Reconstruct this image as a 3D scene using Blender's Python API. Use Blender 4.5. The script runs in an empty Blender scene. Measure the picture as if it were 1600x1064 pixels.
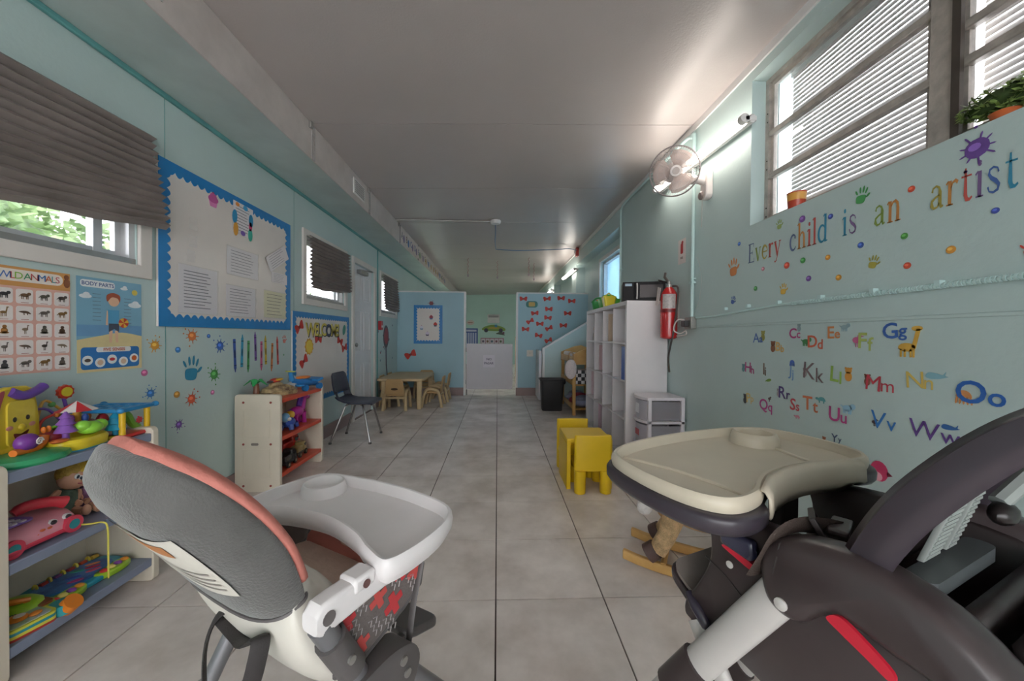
import bpy, math, random
from mathutils import Matrix, Vector
random.seed(7)
PI = math.pi
SC = bpy.context.scene
COL = SC.collection

# ------------------------------------------------------------------ camera
CAMZ = 1.115
FPX = 575.0
RT = Vector((0.9991948869, -0.0393152850, 0.0079928935))
DN = Vector((0.0074927017, -0.0128535142, -0.9998893172))
FW = Vector((0.0394136703, 0.9991441816, -0.0125485880))
cd = bpy.data.cameras.new('camera')
cd.sensor_fit = 'HORIZONTAL'; cd.sensor_width = 36.0
cd.lens = 36.0 * FPX / 1600.0
cd.clip_start = 0.02; cd.clip_end = 200
cam = bpy.data.objects.new('camera', cd); COL.objects.link(cam)
cam.matrix_world = Matrix(((RT.x, -DN.x, -FW.x, 0), (RT.y, -DN.y, -FW.y, 0), (RT.z, -DN.z, -FW.z, CAMZ), (0, 0, 0, 1)))
SC.camera = cam

# ------------------------------------------------------------------ light and exposure
SC.view_settings.view_transform = 'Standard'
SC.view_settings.look = 'None'
SC.view_settings.gamma = 1.0
SC.view_settings.use_curve_mapping = False
SC.view_settings.exposure = EXPOSURE = 1.68
wd = bpy.data.worlds.new('sky'); SC.world = wd; wd.use_nodes = True
nt = wd.node_tree; nt.nodes.clear()
wo = nt.nodes.new('ShaderNodeOutputWorld'); wb = nt.nodes.new('ShaderNodeBackground')
wb.inputs['Color'].default_value = (0.97, 0.98, 1.0, 1); wb.inputs['Strength'].default_value = 2.05
nt.links.new(wb.outputs[0], wo.inputs[0])
TUBE_STRENGTH = 5.5

# ------------------------------------------------------------------ helpers
def lin(c):
    if isinstance(c, str):
        c = c.lstrip('#'); c = tuple(int(c[i:i+2], 16) for i in (0, 2, 4))
    return tuple((x/255/12.92 if x/255 <= .04045 else ((x/255+.055)/1.055)**2.4) for x in c)
MATS = {}
def mat(name, rgb, rough=.5, metal=0., var=0., scale=8., bump=0., bscale=60., emit=0., trans=0., coat=0., alpha=1., spec=.5, dark=None, objvar=0., sheen=0.):
    if name in MATS: return MATS[name]
    m = bpy.data.materials.new(name); m.use_nodes = True; n = m.node_tree; b = n.nodes['Principled BSDF']
    c = lin(rgb); b.inputs['Base Color'].default_value = (*c, 1); b.inputs['Roughness'].default_value = rough
    b.inputs['Metallic'].default_value = metal; b.inputs['Specular IOR Level'].default_value = spec
    b.inputs['Transmission Weight'].default_value = trans; b.inputs['Coat Weight'].default_value = coat; b.inputs['Alpha'].default_value = alpha
    b.inputs['Sheen Weight'].default_value = sheen
    if emit: b.inputs['Emission Color'].default_value = (*c, 1); b.inputs['Emission Strength'].default_value = emit
    tc = n.nodes.new('ShaderNodeTexCoord')
    if var:
        t = n.nodes.new('ShaderNodeTexNoise'); t.inputs['Scale'].default_value = scale; t.inputs['Detail'].default_value = 5; t.inputs['Roughness'].default_value = .6
        n.links.new(tc.outputs['Object'], t.inputs['Vector'])
        r = n.nodes.new('ShaderNodeValToRGB'); n.links.new(t.outputs['Fac'], r.inputs['Fac'])
        d = lin(dark) if dark else tuple(x*(1-var) for x in c)
        r.color_ramp.elements[0].position = .33; r.color_ramp.elements[1].position = .66
        r.color_ramp.elements[0].color = (*d, 1); r.color_ramp.elements[1].color = (*(min(1, x*(1+var*.3)) for x in c), 1)
        src = r.outputs['Color']
        if objvar:
            oi = n.nodes.new('ShaderNodeObjectInfo'); mr = n.nodes.new('ShaderNodeMapRange'); hs = n.nodes.new('ShaderNodeHueSaturation')
            mr.inputs['To Min'].default_value = 1-objvar; mr.inputs['To Max'].default_value = 1+objvar
            n.links.new(oi.outputs['Random'], mr.inputs['Value']); n.links.new(mr.outputs[0], hs.inputs['Value']); n.links.new(src, hs.inputs['Color']); src = hs.outputs['Color']
            va = n.nodes.new('ShaderNodeVectorMath'); n.links.new(tc.outputs['Object'], va.inputs[0]); n.links.new(oi.outputs['Location'], va.inputs[1]); n.links.new(va.outputs[0], t.inputs['Vector'])
        n.links.new(src, b.inputs['Base Color'])
    if bump:
        t2 = n.nodes.new('ShaderNodeTexNoise'); t2.inputs['Scale'].default_value = bscale; t2.inputs['Detail'].default_value = 3
        n.links.new(tc.outputs['Object'], t2.inputs['Vector'])
        bp = n.nodes.new('ShaderNodeBump'); bp.inputs['Strength'].default_value = bump; bp.inputs['Distance'].default_value = .01
        n.links.new(t2.outputs['Fac'], bp.inputs['Height']); n.links.new(bp.outputs[0], b.inputs['Normal'])
    MATS[name] = m; return m
def flatmat(rgb, rough=.55):
    if not isinstance(rgb, str): rgb = '#%02x%02x%02x' % tuple(rgb)
    return mat('paint_' + rgb.lstrip('#') + ('' if rough == .55 else '_%d' % int(rough*100)), rgb, rough, var=.06, scale=14)
def plastic(rgb, rough=.3): return flatmat(rgb, rough)

class MB:
    def __init__(s): s.v = []; s.f = []
    def add(s, vs, fs, T=None):
        o = len(s.v)
        s.v += [tuple(T @ Vector(p)) if T is not None else tuple(p) for p in vs]
        s.f += [tuple(i+o for i in q) for q in fs]; return s
    def box(s, c, d, T=None, rz=0, rx=0, ry=0):
        x, y, z = d[0]/2, d[1]/2, d[2]/2
        vs = [(-x,-y,-z),(x,-y,-z),(x,y,-z),(-x,y,-z),(-x,-y,z),(x,-y,z),(x,y,z),(-x,y,z)]
        M = Matrix.Translation(c)
        if rz: M = M @ Matrix.Rotation(rz, 4, 'Z')
        if ry: M = M @ Matrix.Rotation(ry, 4, 'Y')
        if rx: M = M @ Matrix.Rotation(rx, 4, 'X')
        if T is not None: M = T @ M
        return s.add(vs, [(3,2,1,0),(4,5,6,7),(0,1,5,4),(1,2,6,5),(2,3,7,6),(3,0,4,7)], M)
    def b2(s, a, b, T=None):
        return s.box([(a[i]+b[i])/2 for i in range(3)], [abs(b[i]-a[i]) for i in range(3)], T)
    def loft(s, rings, cap=True, T=None, closed=True):
        n = len(rings[0]); vs = [p for r in rings for p in r]; fs = []
        for i in range(len(rings)-1):
            for j in range(n if closed else n-1):
                k = (j+1) % n; fs.append((i*n+j, i*n+k, (i+1)*n+k, (i+1)*n+j))
        if cap and closed:
            fs.append(tuple(range(n-1, -1, -1))); fs.append(tuple((len(rings)-1)*n+j for j in range(n)))
        return s.add(vs, fs, T)
    def tube(s, pts, r, n=8, closed=False, T=None, cap=True, flat=1.):
        P = [Vector(p) for p in pts]; m = len(P); R = r if isinstance(r, (list, tuple)) else [r]*m
        rings = []; up = None
        for i in range(m):
            if closed: t = (P[(i+1) % m]-P[i-1])
            else: t = P[min(i+1, m-1)]-P[max(i-1, 0)]
            if t.length < 1e-9: t = Vector((0, 0, 1))
            t.normalize()
            if up is None:
                up = Vector((0, 0, 1)) if abs(t.z) < .9 else Vector((0, 1, 0))
            a = t.cross(up)
            if a.length < 1e-6: a = t.orthogonal()
            a.normalize(); b = a.cross(t).normalized(); up = b
            rings.append([P[i] + a*(R[i]*math.cos(q*2*PI/n)) + b*(R[i]*flat*math.sin(q*2*PI/n)) for q in range(n)])
        if closed: rings.append(rings[0]); return s.loft(rings, False, T)
        return s.loft(rings, cap, T)
    def cyl(s, p0, p1, r0, r1=None, n=14, T=None):
        return s.tube([p0, p1], [r0, r0 if r1 is None else r1], n, T=T)
    def lathe(s, prof, c=(0,0,0), n=20, T=None, cap=True):
        rings = [[(c[0]+r*math.cos(q*2*PI/n), c[1]+r*math.sin(q*2*PI/n), c[2]+z) for q in range(n)] for r, z in prof]
        return s.loft(rings, cap, T)
    def ell(s, c, r, T=None, n=12, m=8, rot=None):
        M = Matrix.Translation(c)
        if rot is not None: M = M @ rot
        if T is not None: M = T @ M
        rings = [[(max(.001, math.sin(PI*i/m))*r[0]*math.cos(q*2*PI/n), max(.001, math.sin(PI*i/m))*r[1]*math.sin(q*2*PI/n), -r[2]*math.cos(PI*i/m)) for q in range(n)] for i in range(m+1)]
        return s.loft(rings, True, M)
    def prism(s, poly, z0=0., z1=.0012, T=None):
        n = len(poly)
        a = sum(poly[i][0]*poly[(i+1) % n][1]-poly[(i+1) % n][0]*poly[i][1] for i in range(n))
        if a < 0: poly = poly[::-1]
        return s.loft([[(p[0], p[1], z0) for p in poly], [(p[0], p[1], z1) for p in poly]], True, T)
def _ring(s, u0, u1, v0, v1, t, d0, d1, T=None, tb=None):
    tb = t if tb is None else tb
    a = [(u0,v0),(u1,v0),(u1,v1),(u0,v1)]; b = [(u0+t,v0+tb),(u1-t,v0+tb),(u1-t,v1-t),(u0+t,v1-t)]
    vs = [(x,y,d0) for x,y in a]+[(x,y,d0) for x,y in b]+[(x,y,d1) for x,y in a]+[(x,y,d1) for x,y in b]
    fs = []
    for i in range(4):
        j = (i+1) % 4
        fs += [(j,i,i+4,j+4), (i+8,j+8,j+12,i+12), (i,j,j+8,i+8), (j+4,i+4,i+12,j+12)]
    return s.add(vs, fs, T)
MB.ring = _ring
def rrect(w, h, r, n=5, cx=0, cy=0):
    out = []; r = min(r, w/2-1e-5, h/2-1e-5)
    for (x, y, a0) in ((w/2-r, h/2-r, 0), (-w/2+r, h/2-r, PI/2), (-w/2+r, -h/2+r, PI), (w/2-r, -h/2+r, 1.5*PI)):
        for i in range(n+1):
            a = a0 + PI/2*i/n; out.append((cx+x+r*math.cos(a), cy+y+r*math.sin(a)))
    return out
def ellp(rx, ry, n=18, cx=0, cy=0, rot=0):
    c, s = math.cos(rot), math.sin(rot)
    return [(cx+rx*math.cos(a)*c-ry*math.sin(a)*s, cy+rx*math.cos(a)*s+ry*math.sin(a)*c) for a in (i*2*PI/n for i in range(n))]
def spline(ctrl, k=6, closed=True):
    n = len(ctrl); out = []; P = [Vector(p) for p in ctrl]
    for i in range(n if closed else n-1):
        if closed: a, b, c, d = P[i-1], P[i], P[(i+1) % n], P[(i+2) % n]
        else: a, b, c, d = P[max(i-1, 0)], P[i], P[i+1], P[min(i+2, n-1)]
        for j in range(k):
            t = j/k
            out.append(.5*((2*b)+(c-a)*t+(2*a-5*b+4*c-d)*t*t+(3*b-a-3*c+d)*t**3))
    if not closed: out.append(P[-1])
    return [tuple(p) for p in out]
def obj(name, mb, m, parent=None, bevel=0., smooth=True, ang=40, sub=0, seg=2):
    me = bpy.data.meshes.new(name); me.from_pydata(mb.v, [], mb.f); me.validate(); me.update()
    if isinstance(m, (list, tuple)):
        for q in m: me.materials.append(q)
    else: me.materials.append(m)
    if smooth:
        for p in me.polygons: p.use_smooth = True
        me.set_sharp_from_angle(angle=math.radians(ang))
    o = bpy.data.objects.new(name, me); COL.objects.link(o)
    if parent: o.parent = parent
    if bevel:
        b = o.modifiers.new('bevel', 'BEVEL'); b.width = bevel; b.segments = seg; b.limit_method = 'ANGLE'; b.angle_limit = math.radians(50)
    if sub:
        q = o.modifiers.new('sub', 'SUBSURF'); q.levels = q.render_levels = sub
    return o
def tag(o, label=None, cat=None, group=None, kind=None):
    if label: o['label'] = label
    if cat: o['category'] = cat
    if group: o['group'] = group
    if kind: o['kind'] = kind
    return o
def thing(name, label, cat, loc=(0,0,0), rz=0., group=None, M=None):
    o = bpy.data.objects.new(name, None); COL.objects.link(o); o.empty_display_size = .05
    if M is not None: o.matrix_world = M
    else: o.location = loc; o.rotation_euler = (0, 0, rz)
    return tag(o, label, cat, group)
def struct(name, mb, m, parent=None, **k):
    o = obj(name, mb, m, parent, **k)
    if parent is None: o['kind'] = 'structure'
    return o
def inst(src, parent=None, loc=None, rz=None, name=None):
    c = src.copy(); COL.objects.link(c)
    if parent is not None: c.parent = parent
    if loc is not None: c.location = loc
    if rz is not None: c.rotation_euler = (0, 0, rz)
    return c
def copy_tree(root, loc, rz, label=None):
    r = root.copy(); COL.objects.link(r); r.location = loc; r.rotation_euler = (0, 0, rz)
    if label: r['label'] = label
    for ch in list(root.children):
        c = ch.copy(); COL.objects.link(c); c.parent = r
        for g in ch.children:
            d = g.copy(); COL.objects.link(d); d.parent = c
    return r
# a photograph pixel (1600x1064) to the point where its ray meets a real plane of the room
def U(px, py, ax, v):
    d = RT*((px-800)/FPX) + DN*((py-532)/FPX) + FW
    i = 'xyz'.index(ax); o = Vector((0, 0, CAMZ)); return o + d*((v-o[i])/d[i])
XL, XR, YP = -1.845, 1.517, 6.85
def wallM(wall, px=None, py=None, u=0, v=0, off=.0012):
    """matrix whose local X runs to the right, Y up and Z out of the wall"""
    if wall == 'L':
        if px is not None: p = U(px, py, 'x', XL); u, v = p.y, p.z
        return Matrix(((0,0,1,XL+off),(1,0,0,u),(0,1,0,v),(0,0,0,1)))
    if wall == 'R':
        if px is not None: p = U(px, py, 'x', XR); u, v = p.y, p.z
        return Matrix(((0,0,-1,XR-off),(-1,0,0,u),(0,1,0,v),(0,0,0,1)))
    y0 = YP if wall == 'P' else float(wall)
    if px is not None: p = U(px, py, 'y', y0); u, v = p.x, p.z
    return Matrix(((1,0,0,u),(0,0,-1,y0-off),(0,1,0,v),(0,0,0,1)))
def rect(wall, x0, y0, x1, y1, off=.0012):
    """centre matrix, width and height on the wall of the pixel box"""
    A = wallM(wall, x0, y0).translation; B = wallM(wall, x1, y1).translation
    u = 0 if wall not in 'LR' else 1
    w = abs(B[u]-A[u]); h = abs(B.z-A.z)
    return wallM(wall, u=(A[u]+B[u])/2, v=(A.z+B.z)/2, off=off), w, h
FONTC = {}
def text_mb(s, h=1., depth=.0012, bold=0., z0=0.):
    """flat lettering centred on its box, height h = the height of its box"""
    k = (s, bold)
    if k not in FONTC:
        cu = bpy.data.curves.new('t', 'FONT'); cu.body = s; cu.size = 1; cu.resolution_u = 3; cu.offset = bold; cu.align_x = 'CENTER'; cu.space_line = .9
        o = bpy.data.objects.new('t', cu); COL.objects.link(o)
        me = bpy.data.meshes.new_from_object(o.evaluated_get(bpy.context.evaluated_depsgraph_get()))
        FONTC[k] = ([tuple(v.co) for v in me.vertices], [tuple(p.vertices) for p in me.polygons])
        bpy.data.objects.remove(o); bpy.data.curves.remove(cu); bpy.data.meshes.remove(me)
    vs, fs = FONTC[k]
    xs = [v[0] for v in vs]; ys = [v[1] for v in vs]
    cx, cy, H = (min(xs)+max(xs))/2, (min(ys)+max(ys))/2, max(ys)-min(ys)
    q = h/H; mb = MB()
    mb.add([((v[0]-cx)*q, (v[1]-cy)*q, z0+depth) for v in vs], fs)
    mb.w = (max(xs)-min(xs))*q
    return mb
# ================================================================== the room
M_WALL = mat('wall_paint', (188, 207, 205), .42, var=.05, scale=1.6, bump=.12, bscale=45)
M_PART = mat('partition_paint', (160, 194, 205), .45, var=.05, scale=2, bump=.05)
M_FAR = mat('far_wall_paint', (200, 232, 222), .5, var=.04, scale=2)
M_CEIL = mat('ceiling_panel', (190, 181, 178), .32, var=.05, scale=1.1, bump=.10, bscale=90)
M_TEAL = mat('teal_trim', (96, 158, 156), .5, var=.1)
M_WHITE = mat('white_paint', (226, 224, 222), .4, var=.05, scale=6)
M_BASE = mat('baseboard_vinyl', (150, 128, 126), .45, var=.12, scale=5)
M_GROUT = mat('grout', (96, 82, 78), .9, var=.2, scale=20)
M_TILE = mat('floor_tile', (236, 226, 220), .22, var=.16, scale=3.2, dark=(208, 196, 188), objvar=.05, bump=.03, bscale=25, spec=.45)
M_ALU = mat('aluminium', (168, 166, 162), .38, .7, var=.12, scale=12)
M_GLASS = mat('window_glass', (250, 252, 255), .02, trans=1., spec=.3)
M_DUCT = mat('duct_board', (196, 208, 205), .4, .15, var=.12, scale=2.5, bump=.15, bscale=12)
M_DUCTS = mat('duct_foil', (214, 206, 202), .35, .25, var=.14, scale=4, bump=.25, bscale=10)
T = .4586
YB, YE = -2.3, 14.4       # behind the camera, far wall
# floor: slab with grout, tiles as pieces
fl = struct('floor', MB().b2((XL-.15, YB-.1, -.12), (1.9, YE+.2, -.004)), M_GROUT)
tm = MB().box((0, 0, -.001), (T-.006, T-.006, .008))
tile0 = None
def tile(cx, cy, w):
    global tile0
    if abs(w-(T-.006)) < 1e-4:
        if tile0 is None: tile0 = obj('tile', tm, M_TILE, fl, bevel=0); tile0.location = (cx, cy, 0)
        else: inst(tile0, fl, (cx, cy, 0))
for r in range(-2, 13):
    y = 1.5375 + (r-.5)*T
    for c in range(-4, 4):
        x = .001 + (c+.5)*T
        tile(x, y, T-.006)
rest = MB()
for r in range(-10, 30):
    if -2 <= r < 13: continue
    for c in range(-4, 4): rest.box((.001+(c+.5)*T, 1.5375+(r-.5)*T, -.001), (T-.006, T-.006, .008))
o = obj('far_tile', rest, M_TILE, fl, smooth=False); o['kind'] = 'stuff'
# ceiling, rising a little to the right
def zc(x): return 2.69 + .0256*(x+1.405)
ce = struct('ceiling', MB().loft([[(XL-.1, y, zc(XL-.1)+.03), (1.9, y, zc(1.9)+.03), (1.9, y, zc(1.9)+.15), (XL-.1, y, zc(XL-.1)+.15)] for y in (YB-.1, YE+.1)]), M_GROUT)
y = 2.83 - 1.22*6
pan = None
while y < YE:
    if pan is None:
        a = 1.22-.007
        pan = obj('ceiling_panel', MB().loft([[(XL-.1, yy, zc(XL-.1)), (1.9, yy, zc(1.9)), (1.9, yy, zc(1.9)+.03), (XL-.1, yy, zc(XL-.1)+.03)] for yy in (0, a)]), M_CEIL, ce); pan.location = (0, y, 0)
    else: inst(pan, ce, (0, y, 0))
    y += 1.22
def holed(u0, u1, v0, v1, holes):
    us = sorted({u0, u1, *[h[i] for h in holes for i in (0, 1)]}); vs = sorted({v0, v1, *[h[i] for h in holes for i in (2, 3)]})
    for i in range(len(us)-1):
        for j in range(len(vs)-1):
            a, b, c, d = us[i], us[i+1], vs[j], vs[j+1]
            m, n = (a+b)/2, (c+d)/2
            if any(h[0] < m < h[1] and h[2] < n < h[3] for h in holes): continue
            yield a, b, c, d
# left wall with three small windows and a door
WINL = [(1.12, 1.96, 1.46, 2.06), (3.60, 4.50, 1.46, 2.06), (5.88, 6.74, 1.47, 2.06)]
FILL_FAR = [(7.6, 8.7, .95, 1.75), (9.6, 10.7, .95, 1.75), (11.6, 12.7, .95, 1.75)]     # openings added to let fill light into the far room, unseen behind the partition
DOOR = (4.79, 5.55, 0, 2.04)
mb = MB()
for a, b, c, d in holed(YB, YE, 0, 2.85, WINL+[DOOR]+FILL_FAR): mb.b2((XL-.12, a, c), (XL, b, d))
wl = struct('wall_left', mb, M_WALL)
for y in (-.3, .92, 2.12, 3.41): obj('panel_seam', MB().box((XL+.0008, y, 1.21), (.0016, .003, 2.42)), M_TEAL, wl)
mb = MB().box((XL+.006, 5.716, 1.25), (.012, .022, 2.36)); obj('batten', mb, M_TEAL, wl)
pts = [(XL+.012, YB, 2.42)]
mb = MB(); mb.b2((XL, YB, 2.405), (XL+.022, YE, 2.431)); struct('trim_1', mb, M_TEAL, bevel=.005)
mb = MB()
for a, b in ((YB, 4.70), (5.64, YP-.03)): mb.b2((XL, a, 0), (XL+.014, b, .135))
struct('baseboard_left', mb, M_BASE, bevel=.004)
# the air duct along the left wall
XD = -1.405
du = thing('air_duct', 'long boxed air duct running along the top of the left wall', 'duct', (XD, 0, 2.43))
mb = MB(); mb.b2((XL-XD+.002, YB, 0), (-.004, YE, .24)); obj('duct_body', mb, M_DUCT, du)
mb = MB(); mb.b2((-.004, YB, -.004), (.004, YE, zc(XD)-2.432)); obj('foil_face', mb, M_DUCTS, du)
ft = obj('foil_tape', MB().b2((.003, 0, -.002), (.0065, .05, .255)), mat('foil_tape', (220, 216, 214), .25, .5, var=.2, scale=30, bump=.3, bscale=40), du); ft.location = (0, .2, 0)
for y in (1.45, 2.83, 4.05, 5.3, 6.5, 8.9): inst(ft, du, (0, y, 0))
hc = obj('hanger_clip', MB().box((.012, 0, .235), (.02, .03, .05)), M_ALU, du, bevel=.003); hc.location = (0, 2.8, 0)
for y in (4.02, 5.24): inst(hc, du, (0, y, 0))
for y0, y1 in ((1.32, 1.60), (3.62, 3.92)):
    g = obj('grille', MB().b2((.003, y0, .055), (.012, y1, .205)), M_WHITE, du, bevel=.003)
    for k in range(7): obj('louvre', MB().b2((.011, y0+.03, .073+k*.018), (.0145, y1-.03, .073+k*.018+.008)), mat('louvre_grey', (150, 146, 144), .5, var=.1), g)
# right wall: near stretch with the big window, then recessed bays
WIN4 = (-.45, 2.17, 1.79, 2.655)
mb = MB()
for a, b, c, d in holed(YB, 4.5, 0, 2.9, [WIN4]): mb.b2((XR, a, c), (XR+.17, b, d))
wr = struct('wall_right', mb, M_WALL)
XB = 1.69
mb = MB()
W5 = (4.95, 6.0, 1.15, 2.33); W6 = (7.62, 9.6, 1.2, 2.2)
for a, b, c, d in holed(4.5, YE, 0, 2.9, [W5]): mb.b2((XB, a, c), (XB+.16, b, d))
mb.b2((XR, 4.5, 2.5), (XB, YE, 2.9))
for a, b in ((7.1, 7.5), (9.9, 10.3), (12.6, 13)): mb.b2((XR, a, 0), (XB, b, 2.5))
obj('recessed_bay', mb, M_WALL, wr)
mb = MB().b2((XR-.006, YB, 1.186), (XR, 2.72, 1.200)); struct('trim_2', mb, M_WALL, bevel=.003)
mb = MB(); mb.loft([[(XR-.012, y, zc(XR)-.05), (XR+.001, y, zc(XR)-.05), (XR+.001, y, zc(XR)), (XR-.012, y, zc(XR))] for y in (YB, YE)])
struct('trim_3', mb, M_WHITE)
mb = MB().b2((XR-.014, YB, 0), (XR, 4.5, .13)); mb.b2((XB-.014, 4.5, 0), (XB, YP-.1, .13)); struct('baseboard_right', mb, M_BASE)
# far wall and rear wall
struct('wall_far', MB().b2((XL-.15, YE, 0), (1.9, YE+.1, 2.95)), M_FAR)
WR_ = (-1.7, 1.4, .25, 2.5)
mb = MB()
for a, b, c, d in holed(XL-.12, 1.7, 0, 2.9, [WR_]): mb.b2((a, YB-.12, c), (b, YB, d))
struct('wall_rear', mb, M_WALL)
mb = MB()
for z in (.25, 2.46): mb.b2((-1.7, YB-.08, z), (1.4, YB-.03, z+.04))
for x in (-1.7, -.68, .34, 1.36): mb.b2((x, YB-.08, .25), (x+.04, YB-.03, 2.5))
w = struct('window_6', mb, M_ALU)  # unseen glazing, added behind the camera as the main soft fill light
obj('pane', MB().b2((-1.66, YB-.057, .29), (1.36, YB-.053, 2.46)), mat('thin_glass', (240, 246, 250), .03, alpha=.06), w)
# low partitions with a passage between them
PT = 1.905
mb = MB().b2((XL, YP, 0), (-.605, YP+.1, PT)); pl = struct('wall_partition_left', mb, M_PART)
mb = MB().b2((XL, YP-.012, PT), (-.59, YP+.112, PT+.022)); mb.b2((-.625, YP-.006, 0), (-.59, YP+.106, PT)); obj('end_cap', mb, M_WHITE, pl)
mb = MB().b2((.36, YP, 0), (XB, YP+.1, PT)); pr = struct('wall_partition_right', mb, M_PART)
mb = MB().b2((.345, YP-.012, PT), (XB, YP+.112, PT+.022)); mb.b2((.345, YP-.006, 0), (.38, YP+.106, PT)); obj('end_cap', mb, M_WHITE, pr)
mb = MB().b2((XL+.014, YP-.014, 0), (-.625, YP, .15)); struct('baseboard_partition_left', mb, M_BASE, bevel=.004)
mb = MB().b2((.345, YP-.014, 0), (.74, YP, .15)); struct('baseboard_partition_right', mb, M_BASE, bevel=.004)
# sloping half wall on the right, in front of the partition
YS = 6.3
Ms = Matrix(((1,0,0,0),(0,0,-1,YS),(0,1,0,0),(0,0,0,1)))
mb = MB().prism([(.785, 0), (XB, 0), (XB, 1.43), (.785, .885)], -.06, 0, Ms); ws = struct('wall_sloping', mb, M_WALL)
mb = MB().prism([(.775, .875), (XB, 1.425), (XB, 1.455), (.77, .905)], -.075, .012, Ms); mb.b2((.772, YS-.012, 0), (.812, YS+.07, .89)); obj('end_cap', mb, M_WHITE, ws, bevel=.003)
# ---- tube lights on the right wall
M_TUBE = mat('tube_glow', (255, 246, 236), .5, emit=TUBE_STRENGTH)
def tube_light(y0, y1, z0, z1, label, x=1.43):
    t = thing('tube_light', label, 'light', (x, y0, z0), group='tube lights along the right wall')
    dy, dz = y1-y0, z1-z0
    obj('tube', MB().cyl((0, .03, 0), (0, dy-.03, dz), .024, n=16), M_TUBE, t)
    for e in (MB().cyl((0, 0, 0), (0, .035, 0), .027), MB().cyl((0, dy-.035, dz), (0, dy, dz), .027)): obj('end_cap', e, M_WHITE, t)
    q = MB(); q.box((.045, dy/2, dz/2+.0), (.03, dy, .045), rx=math.atan2(dz, dy)); q.box((.035, .015, 0), (.07, .03, .03)); q.box((.035, dy-.015, dz), (.07, .03, .03))
    obj('mount', q, M_WHITE, t, bevel=.004)
    return t
tube_light(2.10, 3.33, 2.395, 2.455, 'bright tube light on the right wall passing behind the wall fan')
tube_light(6.92, 8.2, 2.39, 2.40, 'second tube light, above the red-bow partition', 1.45)
tube_light(9.9, 11.1, 2.36, 2.36, 'tiny farthest tube light near the end of the room', 1.45)
# ================================================================== left wall
M_ALUW = mat('window_aluminium', (206, 206, 208), .35, .3, var=.08)
M_SHADE = mat('black_pleated_paper', (148, 138, 134), .55, var=.2, scale=6)
M_BLUEB = mat('border_blue', (28, 128, 196), .35, var=.08, scale=12)
M_BOARD = mat('board_paper', (226, 218, 212), .22, var=.05, scale=3)
M_CREAM = mat('cream_casing', (222, 216, 210), .5, var=.06, scale=6)
ML = wallM('L', u=0, v=0, off=0)          # local x = world y, local y = world z, local z = out of the wall
def left_window(n, op, cas, shade, label):
    u0, u1, v0, v1 = op
    w = struct('window_%d' % n, MB().ring(u0-cas, u1+cas, v0-cas, v1+cas, cas, 0, .02, ML), M_CREAM, bevel=.004)
    f = obj('window_frame', MB().ring(u0, u1, v0, v1, .03, -.10, -.01, ML), M_ALUW, w)
    obj('sash', MB().ring(u0+.03, u1-.03, v0+.03, v1-.03, .028, -.075, -.05, ML), M_ALUW, w)
    obj('stile', MB().b2((u1-.16, v0+.03, -.08), (u1-.12, v1-.03, -.045), ML), M_ALUW, w)
    obj('sill_track', MB().b2((u0, v0-.002, -.10), (u1, v0+.03, -.005), ML), M_ALU, w)
    obj('pane', MB().b2((u0+.05, v0+.05, -.064), (u1-.05, v1-.05, -.060), ML), M_GLASS, w)
    tl, tr, bl, br = shade                 # (u, v) corners of the pleated paper
    N = 13; K = 16; rows = []
    for i in range(N*2+1):
        t = i/(N*2)
        row = []
        for j in range(K+1):
            s_ = j/K
            u = (tl[0]*(1-s_)+tr[0]*s_)*(1-t)+(bl[0]*(1-s_)+br[0]*s_)*t
            v = (tl[1]*(1-s_)+tr[1]*s_)*(1-t)+(bl[1]*(1-s_)+br[1]*s_)*t
            sag = -.018*math.sin(PI*s_)*t**3 + .004*math.sin(s_*17+i*.7)*t
            d = .030 + (.030 if i % 2 else 0.) + .02*t*t + .006*math.sin(s_*9+i*.3)*t + (.02*max(0, s_-.85)/.15*t if n == 1 else 0)
            row.append((u+.003*math.sin(i*1.7)*(s_ if s_ > .9 else 0), v+sag, d))
        rows.append(row)
    mb = MB().loft(rows, False, ML, closed=False)
    o = obj('window_shade', mb, M_SHADE, smooth=False); o.modifiers.new('solid', 'SOLIDIFY').thickness = .003
    return tag(o, label, 'window shade', 'black pleated paper shades')
left_window(1, WINL[0], .065, ((1.02, 2.12), (2.00, 2.145), (1.0, 1.575), (2.05, 1.672)), 'large black pleated paper shade over the nearest window, frayed corner')
left_window(2, WINL[1], .06, ((3.63, 2.07), (4.545, 2.085), (3.59, 1.565), (4.56, 1.625)), 'black pleated paper shade between the notice board and the door')
left_window(3, WINL[2], .06, ((5.90, 2.08), (6.70, 2.08), (5.88, 1.53), (6.75, 1.53)), 'small black pleated paper shade in the corner past the door')
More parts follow.
